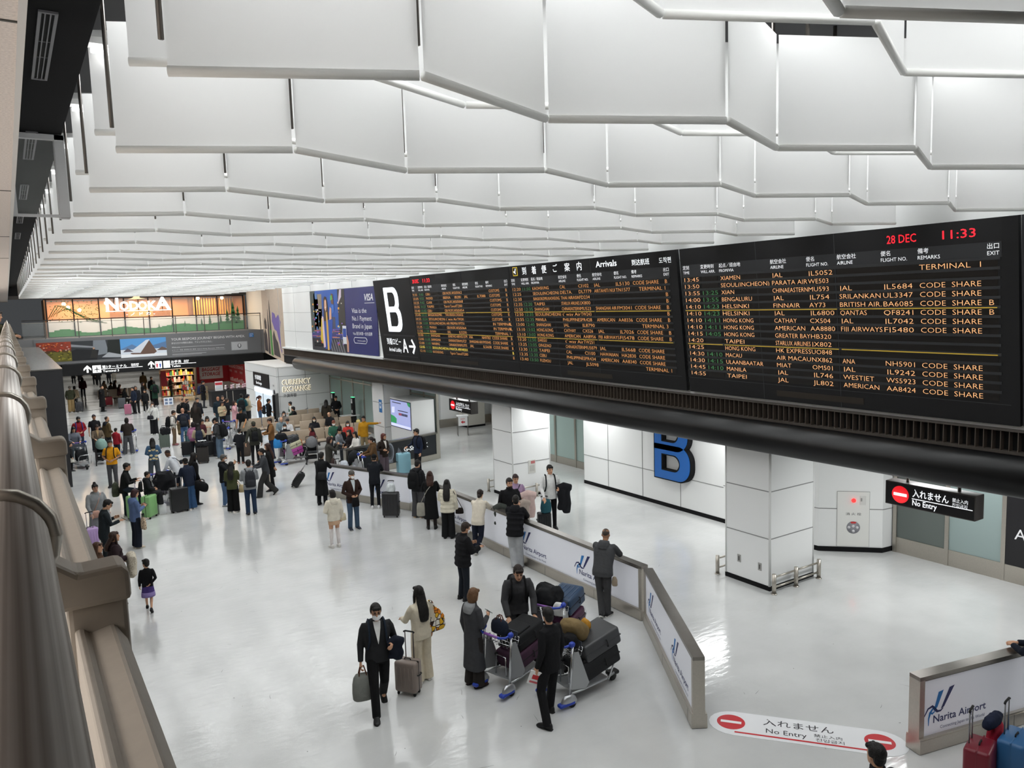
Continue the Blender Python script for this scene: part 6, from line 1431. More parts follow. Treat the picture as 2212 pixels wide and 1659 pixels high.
shoulder_bag(f, '#cfc4a8', 'small cream bag held by the child in white stockings', (.30, .06, .86), (.10, .06, .11), straps=[[(.26, .06, .95), (.28, .04, 1.12), (.32, .06, .95)]])
f = person((8.12, 24.08), 1.72, 158, 's', 'll', ('long', '#121315'), ('reg', '#14161a'), '#0d0d0f', ('short', HB), 'person in long black coat leaning at the far barrier corner', lean=10)
shoulder_bag(f, '#232425', 'dark sling bag across the back of the long black coat', (.10, -.18, .98), (.16, .06, .11), straps=[[(-.02, -.16, 1.05), (-.10, -.14, 1.3), (-.12, -.04, 1.46)]])
f = person((5.92, 24.34), 1.74, 186, 's', 'ss', ('hoodie', '#8d9093'), ('reg', '#26364e'), '#1b1c20', ('short', HB), 'person in pale grey hooded sweatshirt and jeans with square backpack', head=(8, 12), build=1.05, cuff=True)
backpack(f, '#2c2e33', 'square charcoal backpack on the pale grey sweatshirt', 1.05)
f = person((5.55, 25.05), 1.62, 165, 's', 'ps', ('jacket', '#484c30'), ('wide', '#111112'), '#dcd7d2', ('long', HB), 'person with long black hair in olive jacket and black trousers', hood='#484c30', cuff=True)
shoulder_bag(f, '#c0ae88', 'straw coloured bag on the olive jacket', (.27, .10, .78), (.09, .08, .13), straps=[[(.26, .1, .9), (.0, .16, 1.2), (-.13, .0, 1.46), (.0, -.15, 1.2), (.24, .06, .9)]])
f = person((6.99, 26.43), 1.68, 275, 'w', 'rr', ('jacket', '#3f4145'), ('wide', '#333332'), '#1d1d20', ('tail', HB), 'person in dark grey striding left and pushing a trolley', lean=8, cuff=True)
shoulder_bag(f, '#b9b0a2', 'beige canvas tote swinging behind the striding person in grey', (.34, -.10, .62), (.13, .07, .22), straps=[[(.30, -.1, .82), (.2, -.04, 1.2), (.14, -.02, 1.44)]])
f = person((7.36, 27.14), 1.70, 255, 's', 'or', ('coat', '#131314'), ('reg', '#17171a'), '#111113', ('long', '#3a2018'), 'person with long brown hair in black coat pulling two black suitcases', lean=4)
suitcase(*(8.13, 27.19), 90, '#111214', 'black suitcase tilted and pulled behind the black coat', w=.38, d=.24, h=.60, handle=.34, rz=heading(*(8.13, 27.19), 270), lay=.62)
f = person((5.53, 26.08), 1.70, 78, 's', 'cc', ('jacket', '#15161a'), ('reg', '#4d6688'), '#cfd2d6', ('short', '#55524f'), 'grey haired person in black jacket and mask photographing with a phone', mask=MASKC, glasses=True, hood='#15161a', head=(0, 6))
phone(f, 1, 'phone raised by the grey haired photographer', '#b89a50')
shoulder_bag(f, '#191a20', 'black sling pouch at the hip of the photographer', (.22, .12, .84), (.15, .05, .12), straps=[[(.2, .1, .95), (.0, .16, 1.25), (-.13, .0, 1.46)]])
f = person((4.25, 31.85), 1.64, 182, 'a', 'ff', ('sweater', '#3c5874'), ('wide', '#41484f'), '#d8a92c', ('mid', HB), 'person in blue flower cardigan and wide grey trousers from behind')
BLO = mat('flower_patch', '#c3b48e', rough=.9); b = MB()
for (x, z_, r) in ((0, 1.28, .075), (-.09, 1.05, .06), (.10, 1.02, .065), (-.13, 1.25, .05), (.13, 1.22, .05), (.0, .92, .06), (.1, .89, .05), (-.12, .90, .05)): b.ball((x*f.s, -.126*f.s-.004, z_*f.s), (r, .008, r*.7), BLO, 8, 5)
b.build('flower_print', BLO, f.o)
f = person((4.49, 28.29), 1.74, 238, 's', 'gg', ('sweater', '#d2d5da'), ('reg', '#2b2e34'), '#22242a', ('buzz', '#1c1513'), 'person in white sweatshirt bending over a trolley of dark coats', lean=24, head=(0, 12), skin='#6b4a36')
shoulder_bag(f, '#24262c', 'dark sling strap bag across the white sweatshirt', (.16, -.20, 1.16), (.09, .05, .07), straps=[[(.12, -.16, 1.2), (-.02, -.16, 1.36), (-.12, .0, 1.46)]])
f = person((4.76, 26.87), 1.74, 118, 's', 'dd', ('jacket', '#101012'), ('reg', '#111114'), '#141416', ('mid', HB), 'person with chin length hair in black jacket behind the duffel carrier', head=(-10, 10))
f = person((4.50, 26.35), 1.68, 205, 's', 'gd', ('jacket', '#1a2233'), ('wide', '#38577d'), '#c9ccd0', ('cap', '#1a1816'), 'person in navy jacket, dark cap and jeans with a black duffel bag', lean=12, cuff=True)
p = L_(f, (.30, -.10, .62)); soft_bag(p.x, p.y, p.z, 205, (.52, .26, .28), '#0f0f11', 'black duffel bag hanging from the shoulder of the navy jacket', rz=heading(p.x, p.y, 150), tilt=(.0, .35), group='bags carried by people')
suitcase(*(4.15, 26.28), 0, '#1d1d1f', 'large black suitcase with raised silver handle beside the navy jacket', w=.54, d=.32, h=.80, handle=.34, ribs=False, hcol='#d2d2d4', rz=heading(*(4.15, 26.28), 12))
f = person((2.81, 31.73), 1.76, 345, 's', 'ff', ('tee', '#d9961a'), ('reg', '#46464a'), '#1d1d1f', ('short', HB), 'person in bright yellow tee shirt with black backpack straps', build=1.1, skin='#b08468')
b = MB(); b.text('malaca', (-.085, .145, 1.24), X_, Z_, .055, plain('#3b2d14', .7), width=.17); b.xform(Matrix.Rotation(PI, 4, 'Z')); b.build('tee_print', None, f.o)
backpack(f, '#1b1c20', 'black backpack on the yellow tee shirt')
f = person((2.63, 26.63), 1.74, 82, 'n', 'ss', ('jacket', '#131416'), ('reg', '#1f2833'), '#c8cac8', ('short', HB), 'person in black jacket with one knee on the green suitcase', lean=10, cuff=True)
CAMO = mat('camouflage', '#3a4030', rough=.9, noise_=.6, scale=9)
p = L_(f, (-.05, -.24, .70)); soft_bag(p.x, p.y, p.z, 82, (.34, .22, .44), '#3a4030', 'camouflage backpack hanging low behind the black jacket', name='backpack', cat='backpack', handles=False, pattern=CAMO, group='backpacks worn by people')
(gx, gy) = (3.02, 26.31)
grz = heading(gx, gy, 10)
suitcase(*(2.79, 26.23), 0, '#7fae72', 'left of the two pale green suitcases under the raised knee', w=.40, d=.30, h=.74, handle=.40, hcol='#b8b0c0', rz=heading(*(2.79, 26.23), 100))
suitcase(*(3.25, 26.12), 0, '#84b476', 'right of the two pale green suitcases that the child sits on', w=.46, d=.30, h=.72, handle=0, rz=heading(*(3.25, 26.12), 60))
f = person((3.27, 26.38), 1.40, 95, 't', 'tt', ('hoodie', '#202124'), ('wide', '#232427'), '#dcdde0', ('short', HB), 'child in black hooded top sitting on the green suitcase', seat=.86, head=(10, 4), cuff=True)
backpack(f, '#1c1d1f', 'small black backpack on the child sitting on the suitcase', .85)
f = person((2.48, 22.95), 1.62, 112, 's', 'pp', ('jacket', '#5b6f96'), ('wide', '#171d29'), '#cdbfa8', ('bob', '#33191c'), 'person with auburn bob in slate blue jacket looking at a phone', hood='#5b6f96', head=(0, 14), cuff=True)
phone(f, 1, 'phone in the hands of the slate blue jacket', '#54485a')
LEO = mat('leopard_cloth', '#c9b49a', rough=.9)
def spots(m, scale, c):
    nt = m.node_tree; bs = nt.nodes['Principled BSDF']; tc = nt.nodes.new('ShaderNodeTexCoord'); v = nt.nodes.new('ShaderNodeTexVoronoi'); v.inputs['Scale'].default_value = scale; lt = nt.nodes.new('ShaderNodeMath'); lt.operation = 'LESS_THAN'; lt.inputs[1].default_value = .30
    mx = nt.nodes.new('ShaderNodeMix'); mx.data_type = 'RGBA'; mx.inputs[6].default_value = bs.inputs['Base Color'].default_value; mx.inputs[7].default_value = (*srgb(c), 1)
    nt.links.new(tc.outputs['Object'], v.inputs['Vector']); nt.links.new(v.outputs['Distance'], lt.inputs[0]); nt.links.new(lt.outputs[0], mx.inputs[0]); nt.links.new(mx.outputs[2], bs.inputs['Base Color'])
spots(LEO, 22, '#2e2420')
p = L_(f, (.30, .10, .58)); soft_bag(p.x, p.y, p.z, 112, (.24, .10, .34), '#c9b49a', 'spotted cloth bag hanging from the slate blue jacket', pattern=LEO, hcol='#1a1a1c', group='bags carried by people')
f = person((1.67, 24.28), 1.66, 18, 's', 'gg', ('long', '#8a8d8f'), ('wide', '#8a8d8f'), '#3a3a3d', ('bun', HB), 'person with high bun in long pale grey outfit behind a lilac suitcase', hood='#8a8d8f', build=1.12, skin='#b58a72')
shoulder_bag(f, '#b58f80', 'dusty pink sling bag on the pale grey outfit', (.10, .20, .88), (.12, .07, .10), straps=[[(.14, .18, .95), (.0, .16, 1.2), (-.12, .06, 1.44), (-.12, -.06, 1.44)]])
suitcase(*(1.39, 23.56), 20, '#b79acb', 'lilac suitcase with raised handle partly behind the parapet', w=.42, d=.26, h=.62, handle=.44, hcol='#8f8a94')
f = person((1.61, 21.65), 1.74, 100, 's', 'ps', ('suit', '#20272b'), ('reg', '#20262a'), '#111113', ('short', HB), 'person in dark suit and glasses reading a phone by the parapet', glasses=True, head=(0, 26), lean=5, inner='#d4d6da')
phone(f, 1, 'phone read by the person in the dark suit')
f = person((1.56, 18.66), 1.64, 98, 's', 'fk', ('puffer', '#2f2226'), ('slim', '#1a1a1c'), '#1b1b1d', ('mid', '#3a281f'), 'person in plum brown down jacket holding a spotted pale coat', head=(-6, -6), skirt=('#17171a', .42, 1.2), cuff=True)
PALE = mat('speckled_coat', '#cfc6b4', rough=.9); spots(PALE, 40, '#8a7f6c')
o = draped(f, '#cfc6b4', 'pale speckled child coat over the arm of the plum jacket', (.16, .30, 1.08), (.20, .10, .48)); o.data.materials[0] = PALE
f = person((1.18, 18.15), 1.60, 70, 's', 'dd', ('jacket', '#4a3426'), ('reg', '#2a2826'), '#9a6a48', ('mid', '#4a2e1e'), 'person with brown hair mostly hidden behind the parapet bracket')
f = person((2.06, 17.85), 1.10, 172, 'w', 'db', ('sweater', '#121114'), ('none', ''), '#151517', ('short', HB), 'small child in black top and purple skirt walking away', skirt=('#4a3a78', .52, 1.25), head=(-40, 0))
b = MB(); b.loft([ring((0, 0, z_), a, d_, 18, 2.2) for z_, a, d_ in ((.50, .22, .20), (.56, .222, .20), (.66, .21, .18))]); b.xform(Matrix.Scale(f.s, 4)); b.build('skirt_hem', cloth('#8a7ab0'), f.o)
# ---- travellers walking out behind the barrier
f = person((10.60, 16.61), 1.82, 14, 's', 'kd', ('jacket', '#151518'), ('reg', '#2a2e38'), '#17171a', ('short', '#1e1714'), 'bearded person in black jacket walking out of the exit', beard=True, head=(-6, 0), build=1.08)
draped(f, '#3c403c', 'dark green coat held in the arm of the bearded person', (.30, .18, 1.02), (.16, .10, .45)); draped(f, '#a79a90', 'light taupe coat hanging beside the bearded person', (-.32, .14, 1.06), (.16, .09, .5))
f = person((11.21, 17.25), 1.72, 8, 's', 'kd', ('sweater', '#a88fae'), ('reg', '#3a3a40'), '#26262a', ('short', '#2c1616'), 'person with short dark red hair in lilac sweater', head=(-4, 4))
draped(f, '#cbb2ac', 'pale pink down coat over the arm of the lilac sweater', (-.30, .22, 1.14), (.22, .12, .58))
shoulder_bag(f, '#1b1a20', 'black crossbody strap pouch on the lilac sweater', (.28, .0, .92), (.08, .06, .1), straps=[[(.24, .06, 1.0), (.0, .15, 1.25), (-.12, .05, 1.46)]])
f = person((12.34, 17.22), 1.82, 12, 's', 'kg', ('sweater', '#dfe0de'), ('slim', '#131317'), '#111114', ('short', HB), 'young person in white sweater pulling a black cabin case', head=(-10, 2), build=1.06, skin='#cf9f80')
backpack(f, '#17181b', 'black backpack on the white sweater')
draped(f, '#15161a', 'long black coat draped over the arm of the white sweater', (-.34, .16, 1.10), (.20, .11, .66))
(cx_, cy_) = (12.07, 17.16)
suitcase(cx_, cy_, 10, '#15171a', 'black cabin case pulled by the person in white', w=.38, d=.24, h=.54, handle=.46, hcol='#55565a')
soft_bag(cx_, cy_-.1, .55, 10, (.30, .20, .38), '#24505a', 'teal drawstring bag with a pale sun print on the cabin case', lumpy=.012, handles=False)
# ---- by the advertising barrier
f = person((12.52, 25.93), 1.76, 300, 's', 'dr', ('sweater', '#1a2338'), ('reg', '#15161a'), '#131316', ('short', HB), 'person in navy sweater and glasses with hand on a pale blue suitcase', glasses=True, head=(10, 4))
backpack(f, '#14151a', 'black backpack on the navy sweater')
suitcase(*(12.15, 26.45), 0, '#86b4c2', 'tall pale blue suitcase in front of the advertising barrier', w=.50, d=.32, h=.82, handle=.30, ribs=False, hcol='#2a2d33', rz=heading(*(12.15, 26.45), 20))
f_ = f = person((10.81, 26.02), 1.66, 285, 's', 'rr', ('jacket', '#5a4228'), ('reg', '#5a4a52'), '#2a2426', ('tail', '#231814'), 'person in brown hooded jacket pushing a loaded trolley', hood='#5a4228', lean=8)
f = person((11.39, 26.50), 1.64, 40, 's', 'fk', ('jacket', '#2a211c'), ('wide', '#5c5058'), '#2a2426', ('bob', '#5a2a22'), 'person with red brown bob and dark scarf by the watch picture', scarf='#2c211b', head=(-30, 0), inner='#d8d4ce')
(tx, ty) = (10.44, 26.73)
push(f_, 'luggage trolley pushed by the brown hooded jacket', .86, basket=False)
p = L_(f_, (0, .80, .30)); soft_bag(p.x, p.y, .30, 285, (.36, .26, .40), '#8d8f94', 'grey bag with a round pale charm on the far trolley', handles=True)
stroller(*(10.29, 26.86), 330, '#1b1d20', 'dark stroller with a small child behind the far barrier')
f = person((10.37, 26.98), .86, 320, 't', 'tp', ('tee', '#8fc4a8'), ('reg', '#c8c4b8'), '#e2d04a', ('short', HB), 'toddler in mint green top sitting in the dark stroller', seat=.92)
f = person((9.45, 27.00), 1.68, 105, 's', 'cc', ('long', '#3c3a35'), ('reg', '#c8c0b0'), '#3a322c', ('bob', '#2c1714'), 'person with dark red hair in long olive coat checking a phone', head=(0, 10))
shoulder_bag(f, '#3a2c28', 'brown leather handbag on the arm of the olive coat', (.34, .06, .82), (.17, .09, .15), straps=[[(.25, .06, .95), (.26, .1, 1.14), (.38, .08, 1.14), (.42, .06, .95)]])
phone(f, 1, 'blue and pink phone of the olive coat', '#4a98b8')
suitcase(*(9.37, 26.14), 0, '#3a3b3e', 'grey suitcase with plastic bags behind the far barrier corner', w=.40, d=.26, h=.66, handle=.36, rz=heading(*(9.37, 26.14), 30))
suitcase(*(9.60, 25.95), 0, '#a32a34', 'small red suitcase behind the far barrier corner', w=.34, d=.22, h=.50, handle=.0, rz=heading(*(9.60, 25.95), 30))
soft_bag(*(9.66, 26.07), .51, 0, (.30, .24, .42), '#c9cfd8', 'large white plastic bag on the small red suitcase', name='plastic_bag', lumpy=.02, handles=False)
# ---- lower right corner
f = person((11.98, 4.58), 1.74, 250, 's', 'll', ('jacket', '#141a28'), ('reg', '#15181f'), '#111113', ('short', HB), 'person in navy jacket leaning on the lower right barrier', lean=16)
f = person((7.16, 4.30), 1.72, 225, 's', 'dd', ('jacket', '#202228'), ('reg', '#22242a'), '#111113', ('short', '#0f0d0c'), 'dark haired person whose head shows at the bottom edge below the floor sticker')


# ---- person upstairs at the rail
f = person((-.33, 18.9), 1.70, 60, 's', 'll', ('jacket', '#4a4630'), ('reg', '#3a3a3c'), '#222222', ('short', '#2a1c16'), 'person in olive jacket leaning on the upper handrail at far left', lean=14, z=4.86)
# ---- middle of the hall, left side
f = person((2.36, 40.49), 1.74, 12, 's', 'ff', ('jacket', '#8a1c26'), ('reg', '#2a3444'), '#c9ccd4', ('short', HB), 'person in red jacket with a blue backpack holding a phone', mask='#33302e', head=(0, 14), build=1.1)
backpack(f, '#24408c', 'bright blue backpack on the red jacket')
f = person((1.96, 37.75), 1.66, 14, 's', 'rr', ('sweater', '#6a6e78'), ('reg', '#49545c'), '#b9bcc0', ('mid', HB), 'person with dark wavy hair in blue grey sweater pushing a trolley', lean=10, head=(0, 10))
push(f, 'luggage trolley pushed by the blue grey sweater near the dark block', .95)
p = L_(f, (0, .90, .30)); soft_bag(p.x, p.y, .30, 20, (.44, .30, .46), '#1b1c1f', 'black bag loaded on the trolley near the dark block', handles=False, lumpy=.015)
f = person((1.72, 36.19), 1.18, 100, 's', 'dd', ('jacket', '#17181b'), ('none', ''), '#1a1a1c', ('short', HB), 'child in black jacket and white skirt beside the dark block', skirt=('#c9c8be', .55, 1.3), legcol='#151517')
f = person((3.02, 40.65), 1.74, 8, 's', 'dd', ('tee', '#17171b'), ('reg', '#22252b'), '#2a2a2c', ('short', '#1d1220'), 'person in black tee shirt with a large black shoulder bag', skin='#b98a6c')
shoulder_bag(f, '#15161a', 'large black bag hanging from the black tee shirt', (-.34, .0, .88), (.22, .12, .2), straps=[[(-.3, 0, 1.05), (-.12, .12, 1.3), (.12, .0, 1.45)]])
f = person((2.89, 37.88), 1.62, 8, 's', 'rr', ('sweater', '#6a5d4e'), ('reg', '#4a3a3c'), '#3a3a3c', ('bob', '#241815'), 'person in taupe cardigan pushing a stroller with pale green hood', head=(0, 20), inner='#a9906a')
p = L_(f, (0, .86, 0)); stroller(p.x, p.y, 0, '#7d9a92', 'stroller with pale green hood in front of the taupe cardigan')
f = person((3.41, 39.27), 1.76, 120, 's', 'ff', ('jacket', '#5a4a30'), ('reg', '#191b1e'), '#141416', ('buzz', '#1e1714'), 'bearded person in khaki jacket with dark hood facing right', hood='#1b1e26', beard=True, build=1.05)
f = person((3.62, 37.97), 1.36, 150, 's', 'rd', ('jacket', '#8f1c28'), ('reg', '#1b2030'), '#1d1d20', ('short', HB), 'child in red hooded jacket beside the dark brown jacket', hood='#8f1c28')
f = person((4.16, 38.67), 1.68, 176, 'a', 'rr', ('crop', '#2a231f'), ('wide', '#4a4c50'), '#cfcfd0', ('bob', '#1a1412'), 'person in short dark brown jacket and wide grey trousers from behind', lean=6)
push(f, 'luggage trolley in front of the wide grey trousers', .95)
# ---- far left under the bridge
f = person((3.10, 58.56), 1.74, 182, 's', 'gg', ('sweater', '#3b3d2c'), ('wide', '#a58b60'), '#8a7350', ('short', '#6a655e'), 'grey haired person in olive sweater and khaki trousers from behind', build=1.12)
suitcase(*(3.53, 58.19), 0, '#3a3b3e', 'dark grey suitcase beside the khaki trousers', w=.44, d=.28, h=.66, handle=.30)
f = person((3.45, 60.02), 1.60, 178, 's', 'dd', ('jacket', '#b3a184'), ('reg', '#3a3a3c'), '#2a2a2c', ('bob', HB), 'person in pale tan jacket ahead of the olive sweater')
f = person((4.43, 67.11), 1.66, 182, 'w', 'dd', ('jacket', '#4a1a28'), ('slim', '#1f2536'), '#b9b4b0', ('mid', '#2a1a18'), 'person in maroon jacket walking away under the bridge')
f = person((4.82, 57.13), 1.76, 62, 's', 'du', ('long', '#121214'), ('reg', '#141416'), '#111112', ('short', HB), 'person in long black coat with one hand raised under the bridge', build=1.15, scarf='#6a5a48')
for k, (q, col, hr, lab) in enumerate((((5.82, 67.13), '#b8a48c', HB, 'seated person in beige scarf at the back of the far group'), ((6.08, 65.29), '#20201f', '#101011', 'seated person in black beret in the far group'), ((6.52, 66.81), '#3a2022', HB, 'seated person with long dark hair in the far group'), ((6.36, 62.57), '#4a2a2e', '#1a1412', 'seated person in wine red jacket in the far group'), ((6.33, 59.10), '#161618', HB, 'seated person in black coat nearest us in the far group'))):
    person(q, 1.64, 40 + 20*k, 't', 'tt', ('jacket', col), ('reg', '#2a2826'), '#3a302a', ('cap', '#101011') if k == 1 else ('mid', hr), lab, seat=.46, lean=8, head=(0, 8))
(ax, ay) = (6.21, 62.29)
bench(ax-1.2, ay+.25, 4, 'bench under the bridge where the far group sits')
suitcase(*(5.52, 60.61), 0, '#8f1f2c', 'dark red suitcase standing by the far seated group', w=.46, d=.30, h=.62, handle=.35)
suitcase(*(6.06, 58.08), 0, '#55585c', 'grey suitcase standing by the far seated group', w=.46, d=.30, h=.70, handle=.0)
suitcase(*(5.95, 54.02), 0, '#a8647c', 'pink suitcase standing in front of the far seated group', w=.40, d=.28, h=.68, handle=.0)
f = person((6.37, 54.27), 1.72, 300, 's', 'dd', ('jacket', '#1d2638'), ('reg', '#1a1b1f'), '#161618', ('short', HB), 'person in navy jacket behind the black down jacket')
f = person((6.52, 54.36), 1.76, 5, 's', 'dd', ('puffer', '#1a1b20'), ('reg', '#17181a'), '#121214', ('short', '#2a2220'), 'person in black down jacket standing near the pink suitcase', skin='#a9785c')
f = person((7.45, 58.33), 1.64, 95, 's', 'fp', ('sweater', '#141416'), ('wide', '#9c8c74'), '#2a2624', ('bob', '#2a1614'), 'person in black sweater and beige trousers holding white papers')
f = person((7.06, 54.53), 1.46, 350, 's', 'dd', ('jacket', '#17181a'), ('reg', '#141416'), '#c9cccf', ('short', HB), 'child in dark jacket beside the black sweater')
f = person((8.68, 67.23), 1.72, 170, 's', 'dd', ('long', '#b89e74'), ('reg', '#a89068'), '#4a3a2a', ('short', HB), 'person in long camel coat walking away under the bridge')
f = person((8.47, 61.48), 1.74, 20, 's', 'dd', ('jacket', '#1c1d20'), ('reg', '#17181a'), '#141416', ('short', HB), 'person in dark jacket facing us behind the bottle green jacket')
f = person((8.11, 57.78), 1.72, 190, 's', 'rd', ('coat', '#1d3a2c'), ('wide', '#121214'), '#121214', ('short', HB), 'person in bottle green coat with black backpack under the bridge')
backpack(f, '#121316', 'black backpack on the bottle green coat')
f = person((6.03, 44.04), 1.72, 345, 's', 'du', ('jacket', '#d9d9d4'), ('wide', '#15161a'), '#c9c9c6', ('mid', '#2a1c16'), 'person in white jacket with black waist bag and black trousers', mask=MASKC)
shoulder_bag(f, '#25252a', 'black waist bag on the white jacket', (.10, .20, .95), (.16, .07, .10), straps=[[(.12, .17, 1.02), (.0, .15, 1.25), (-.13, .02, 1.44)]])
for k, (q, col, lab) in enumerate((((4.77, 82.74), '#15161a', 'person in black walking far away at the left end of the corridor'), ((5.15, 80.53), '#1b1b20', 'second person in black far away in the corridor'), ((6.29, 79.80), '#131418', 'person in dark coat far away below the terminal sign'), ((6.52, 78.96), '#16171b', 'companion in dark coat far away below the terminal sign'), ((7.47, 80.20), '#20222a', 'person in dark grey far down the corridor'), ((7.96, 80.84), '#b9b5ac', 'person in pale clothes far down the corridor'))):
    person(q, 1.70, 180, 'w', 'dd', ('coat', col), ('reg', '#1a1b20' if k != 5 else '#a8a49a'), '#141416', ('short', HB), lab)
# ---- at the souvenir shop and the storage counter
f = person((10.29, 65.79), 1.72, 100, 's', 'dp', ('jacket', '#4a4c4e'), ('reg', '#2a2b2e'), '#1a1a1c', ('short', HB), 'person in grey jacket browsing at the souvenir shelves')
shoulder_bag(f, '#17181b', 'black bag of the grey jacket at the souvenir shelves', (-.30, .02, .85), (.16, .1, .16))
f = person((9.78, 61.64), 1.66, 80, 's', 'pp', ('jacket', '#262320'), ('reg', '#3a3835'), '#1a1a1c', ('short', '#2a1a14'), 'person in dark brown with beige backpack at the souvenir shelves')
backpack(f, '#9a9078', 'beige backpack at the souvenir shelves')
f = person((10.49, 53.80), 1.80, 92, 's', 'df', ('coat', '#121214'), ('reg', '#3a3c40'), '#1a1a1c', ('cap', '#1d1718'), 'person in black coat and cap standing at the storage counter')
backpack(f, '#1c2440', 'navy backpack on the black coat at the storage counter', 1.1)
# ---- queue around the trolleys, middle left
f = person((7.56, 44.22), 1.78, 105, 's', 'df', ('jacket', '#131417'), ('reg', '#1a1b1e'), '#141416', ('buzz', '#4a3a30'), 'balding person in black jacket with white stripe among the queue')
backpack(f, '#101113', 'black backpack on the balding person in the queue')
f = person((7.85, 44.91), 1.64, 60, 's', 'df', ('jacket', '#1b1c20'), ('reg', '#1c1d20'), '#141416', ('tail', '#2a1c18'), 'person with tied hair partly behind the balding person', mask='#2c2a28')
f = person((6.71, 39.53), 1.78, 182, 's', 'dd', ('tee', '#1b2233'), ('reg', '#45628a'), '#2a2a2c', ('bald', '#000000'), 'bald person in navy tee shirt and jeans from behind', skin='#c08e74', build=1.1)
backpack(f, '#23262d', 'grey and black backpack on the bald person', 1.0)
f = person((6.30, 39.83), 1.68, 82, 's', 'ff', ('sweater', '#d6d3cc'), ('reg', '#7a6450'), '#9a5a60', ('short', '#241815'), 'person in white shirt with a black backpack and tan trousers', head=(0, 14))
backpack(f, '#131518', 'black backpack with a green bottle on the white shirt', 1.15)
draped(f, '#6a5a40', 'olive brown coat held by the person in the white shirt', (.16, .28, 1.0), (.14, .10, .5))
suitcase(*(5.77, 39.23), 0, '#566058', 'grey green suitcase with a white tag and dark coat on it', w=.46, d=.30, h=.74, handle=.34)
(qx, qy) = (5.77, 39.23)
soft_bag(qx+.06, qy-.02, .66, 0, (.50, .34, .34), '#141518', 'dark coat heaped over the grey green suitcase', name='coat_heap', cat='coat', handles=False, lumpy=.03, group='coats laid on luggage')
f = person((8.18, 43.70), 1.78, 25, 's', 'dd', ('jacket', '#1a1c22'), ('reg', '#1a1b1f'), '#141416', ('short', HB), 'dark haired person in navy jacket looking out over the queue')
f = person((7.90, 42.77), 1.68, 172, 's', 'dd', ('coat', '#221e1a'), ('reg', '#18191b'), '#141416', ('long', '#2a1f18'), 'person with very long brown hair seen from behind in the queue')
suitcase(*(6.74, 38.35), 0, '#1d4a50', 'dark teal suitcase between the bald person and the queue', w=.42, d=.28, h=.86, handle=.2)
f = person((6.87, 36.15), 1.62, 40, 's', 'ff', ('sweater', '#4a2026'), ('reg', '#1c1d22'), '#1a1a1c', ('long', HB), 'person with long dark hair in dark red top among the luggage', head=(0, 18))
f = person((7.24, 36.76), 1.64, 10, 's', 'pp', ('sweater', '#cfc3ae'), ('reg', '#1c1d22'), '#1a1a1c', ('long', HB), 'person with long dark hair in cream knit looking down', head=(0, 20))
f = person((7.27, 35.40), 1.66, 70, 's', 'ff', ('tee', '#dcdfe4'), ('reg', '#2a2c33'), '#1a1a1c', ('short', HB), 'person in white tee shirt next to the grey hooded jacket')
f = person((6.40, 35.51), 1.60, 160, 's', 'ff', ('sweater', '#93607c'), ('reg', '#1c1d22'), '#1a1a1c', ('bob', HB), 'person wearing a pink backpack among the luggage')
backpack(f, '#a0688a', 'pink backpack among the luggage')
f = person((6.49, 34.90), 1.60, 185, 's', 'ff', ('sweater', '#a89a80'), ('reg', '#1c1d22'), '#1a1a1c', ('long', HB), 'person in beige top with navy backpack among the luggage')
backpack(f, '#1f2536', 'navy backpack on the beige top among the luggage', 1.1)
f = person((7.32, 34.82), 1.78, 240, 's', 'ff', ('hoodie', '#3f4042'), ('wide', '#56687a'), '#c9c6c0', ('cap', '#101114'), 'person in grey hooded top, black cap and wide jeans with backpack', cuff=True, lean=6, head=(0, 14))
backpack(f, '#101114', 'large black backpack on the grey hooded top', 1.15)
for (px, col, w_, h_, lab) in (((6.47, 34.16), '#2b2725', .46, .72, 'dark brown soft suitcase with a folded jacket on top'), ((7.07, 35.58), '#202225', .44, .66, 'black soft suitcase behind the dark brown one'), ((6.21, 36.35), '#17181b', .40, .64, 'black soft suitcase at the knees of the jeans wearer'), ((7.33, 37.20), '#1a2036', .40, .70, 'navy suitcase between the two long haired people')):
    suitcase(*px, 0, col, lab, w=w_, d=.30, h=h_, handle=.28, soft=True)
(qx, qy) = (6.47, 34.16)
soft_bag(qx, qy, .73, 0, (.52, .38, .20), '#1b1c20', 'black folded jacket lying on the dark brown suitcase', name='folded_jacket', cat='coat', handles=False, lumpy=.025, group='coats laid on luggage')
o = MB(); o.box(-.16, .16, -.11, .11, 0, .004, plain('#e6e8ea', .6)); ob = o.build('paper_sheet'); ob.location = (qx, qy, .96); tag(ob, 'white sheet of paper on the folded black jacket', 'paper')
(qx, qy) = (7.33, 37.20)
soft_bag(qx+.1, qy-.3, .62, 0, (.40, .30, .24), '#a8707c', 'dusty pink coat bundled on the luggage pile', name='coat_bundle', cat='coat', handles=False, lumpy=.03, group='coats laid on luggage')
# luggage heap of the white sweatshirt
trolley(*(3.98, 27.68), heading(*(3.98, 27.68), 30), 'luggage trolley under the heap of dark coats', basket=True)
soft_bag(*(3.98, 27.68), .50, 330, (.74, .50, .58), '#17181c', 'heap of black coats piled on the trolley of the white sweatshirt', name='coat_heap', cat='coat', handles=False, lumpy=.05, group='coats laid on luggage')
suitcase(*(4.13, 29.01), 330, '#3a3640', 'tilted dark suitcase leaning at the trolley of dark coats', w=.40, d=.26, h=.64, handle=.3, lay=.5)
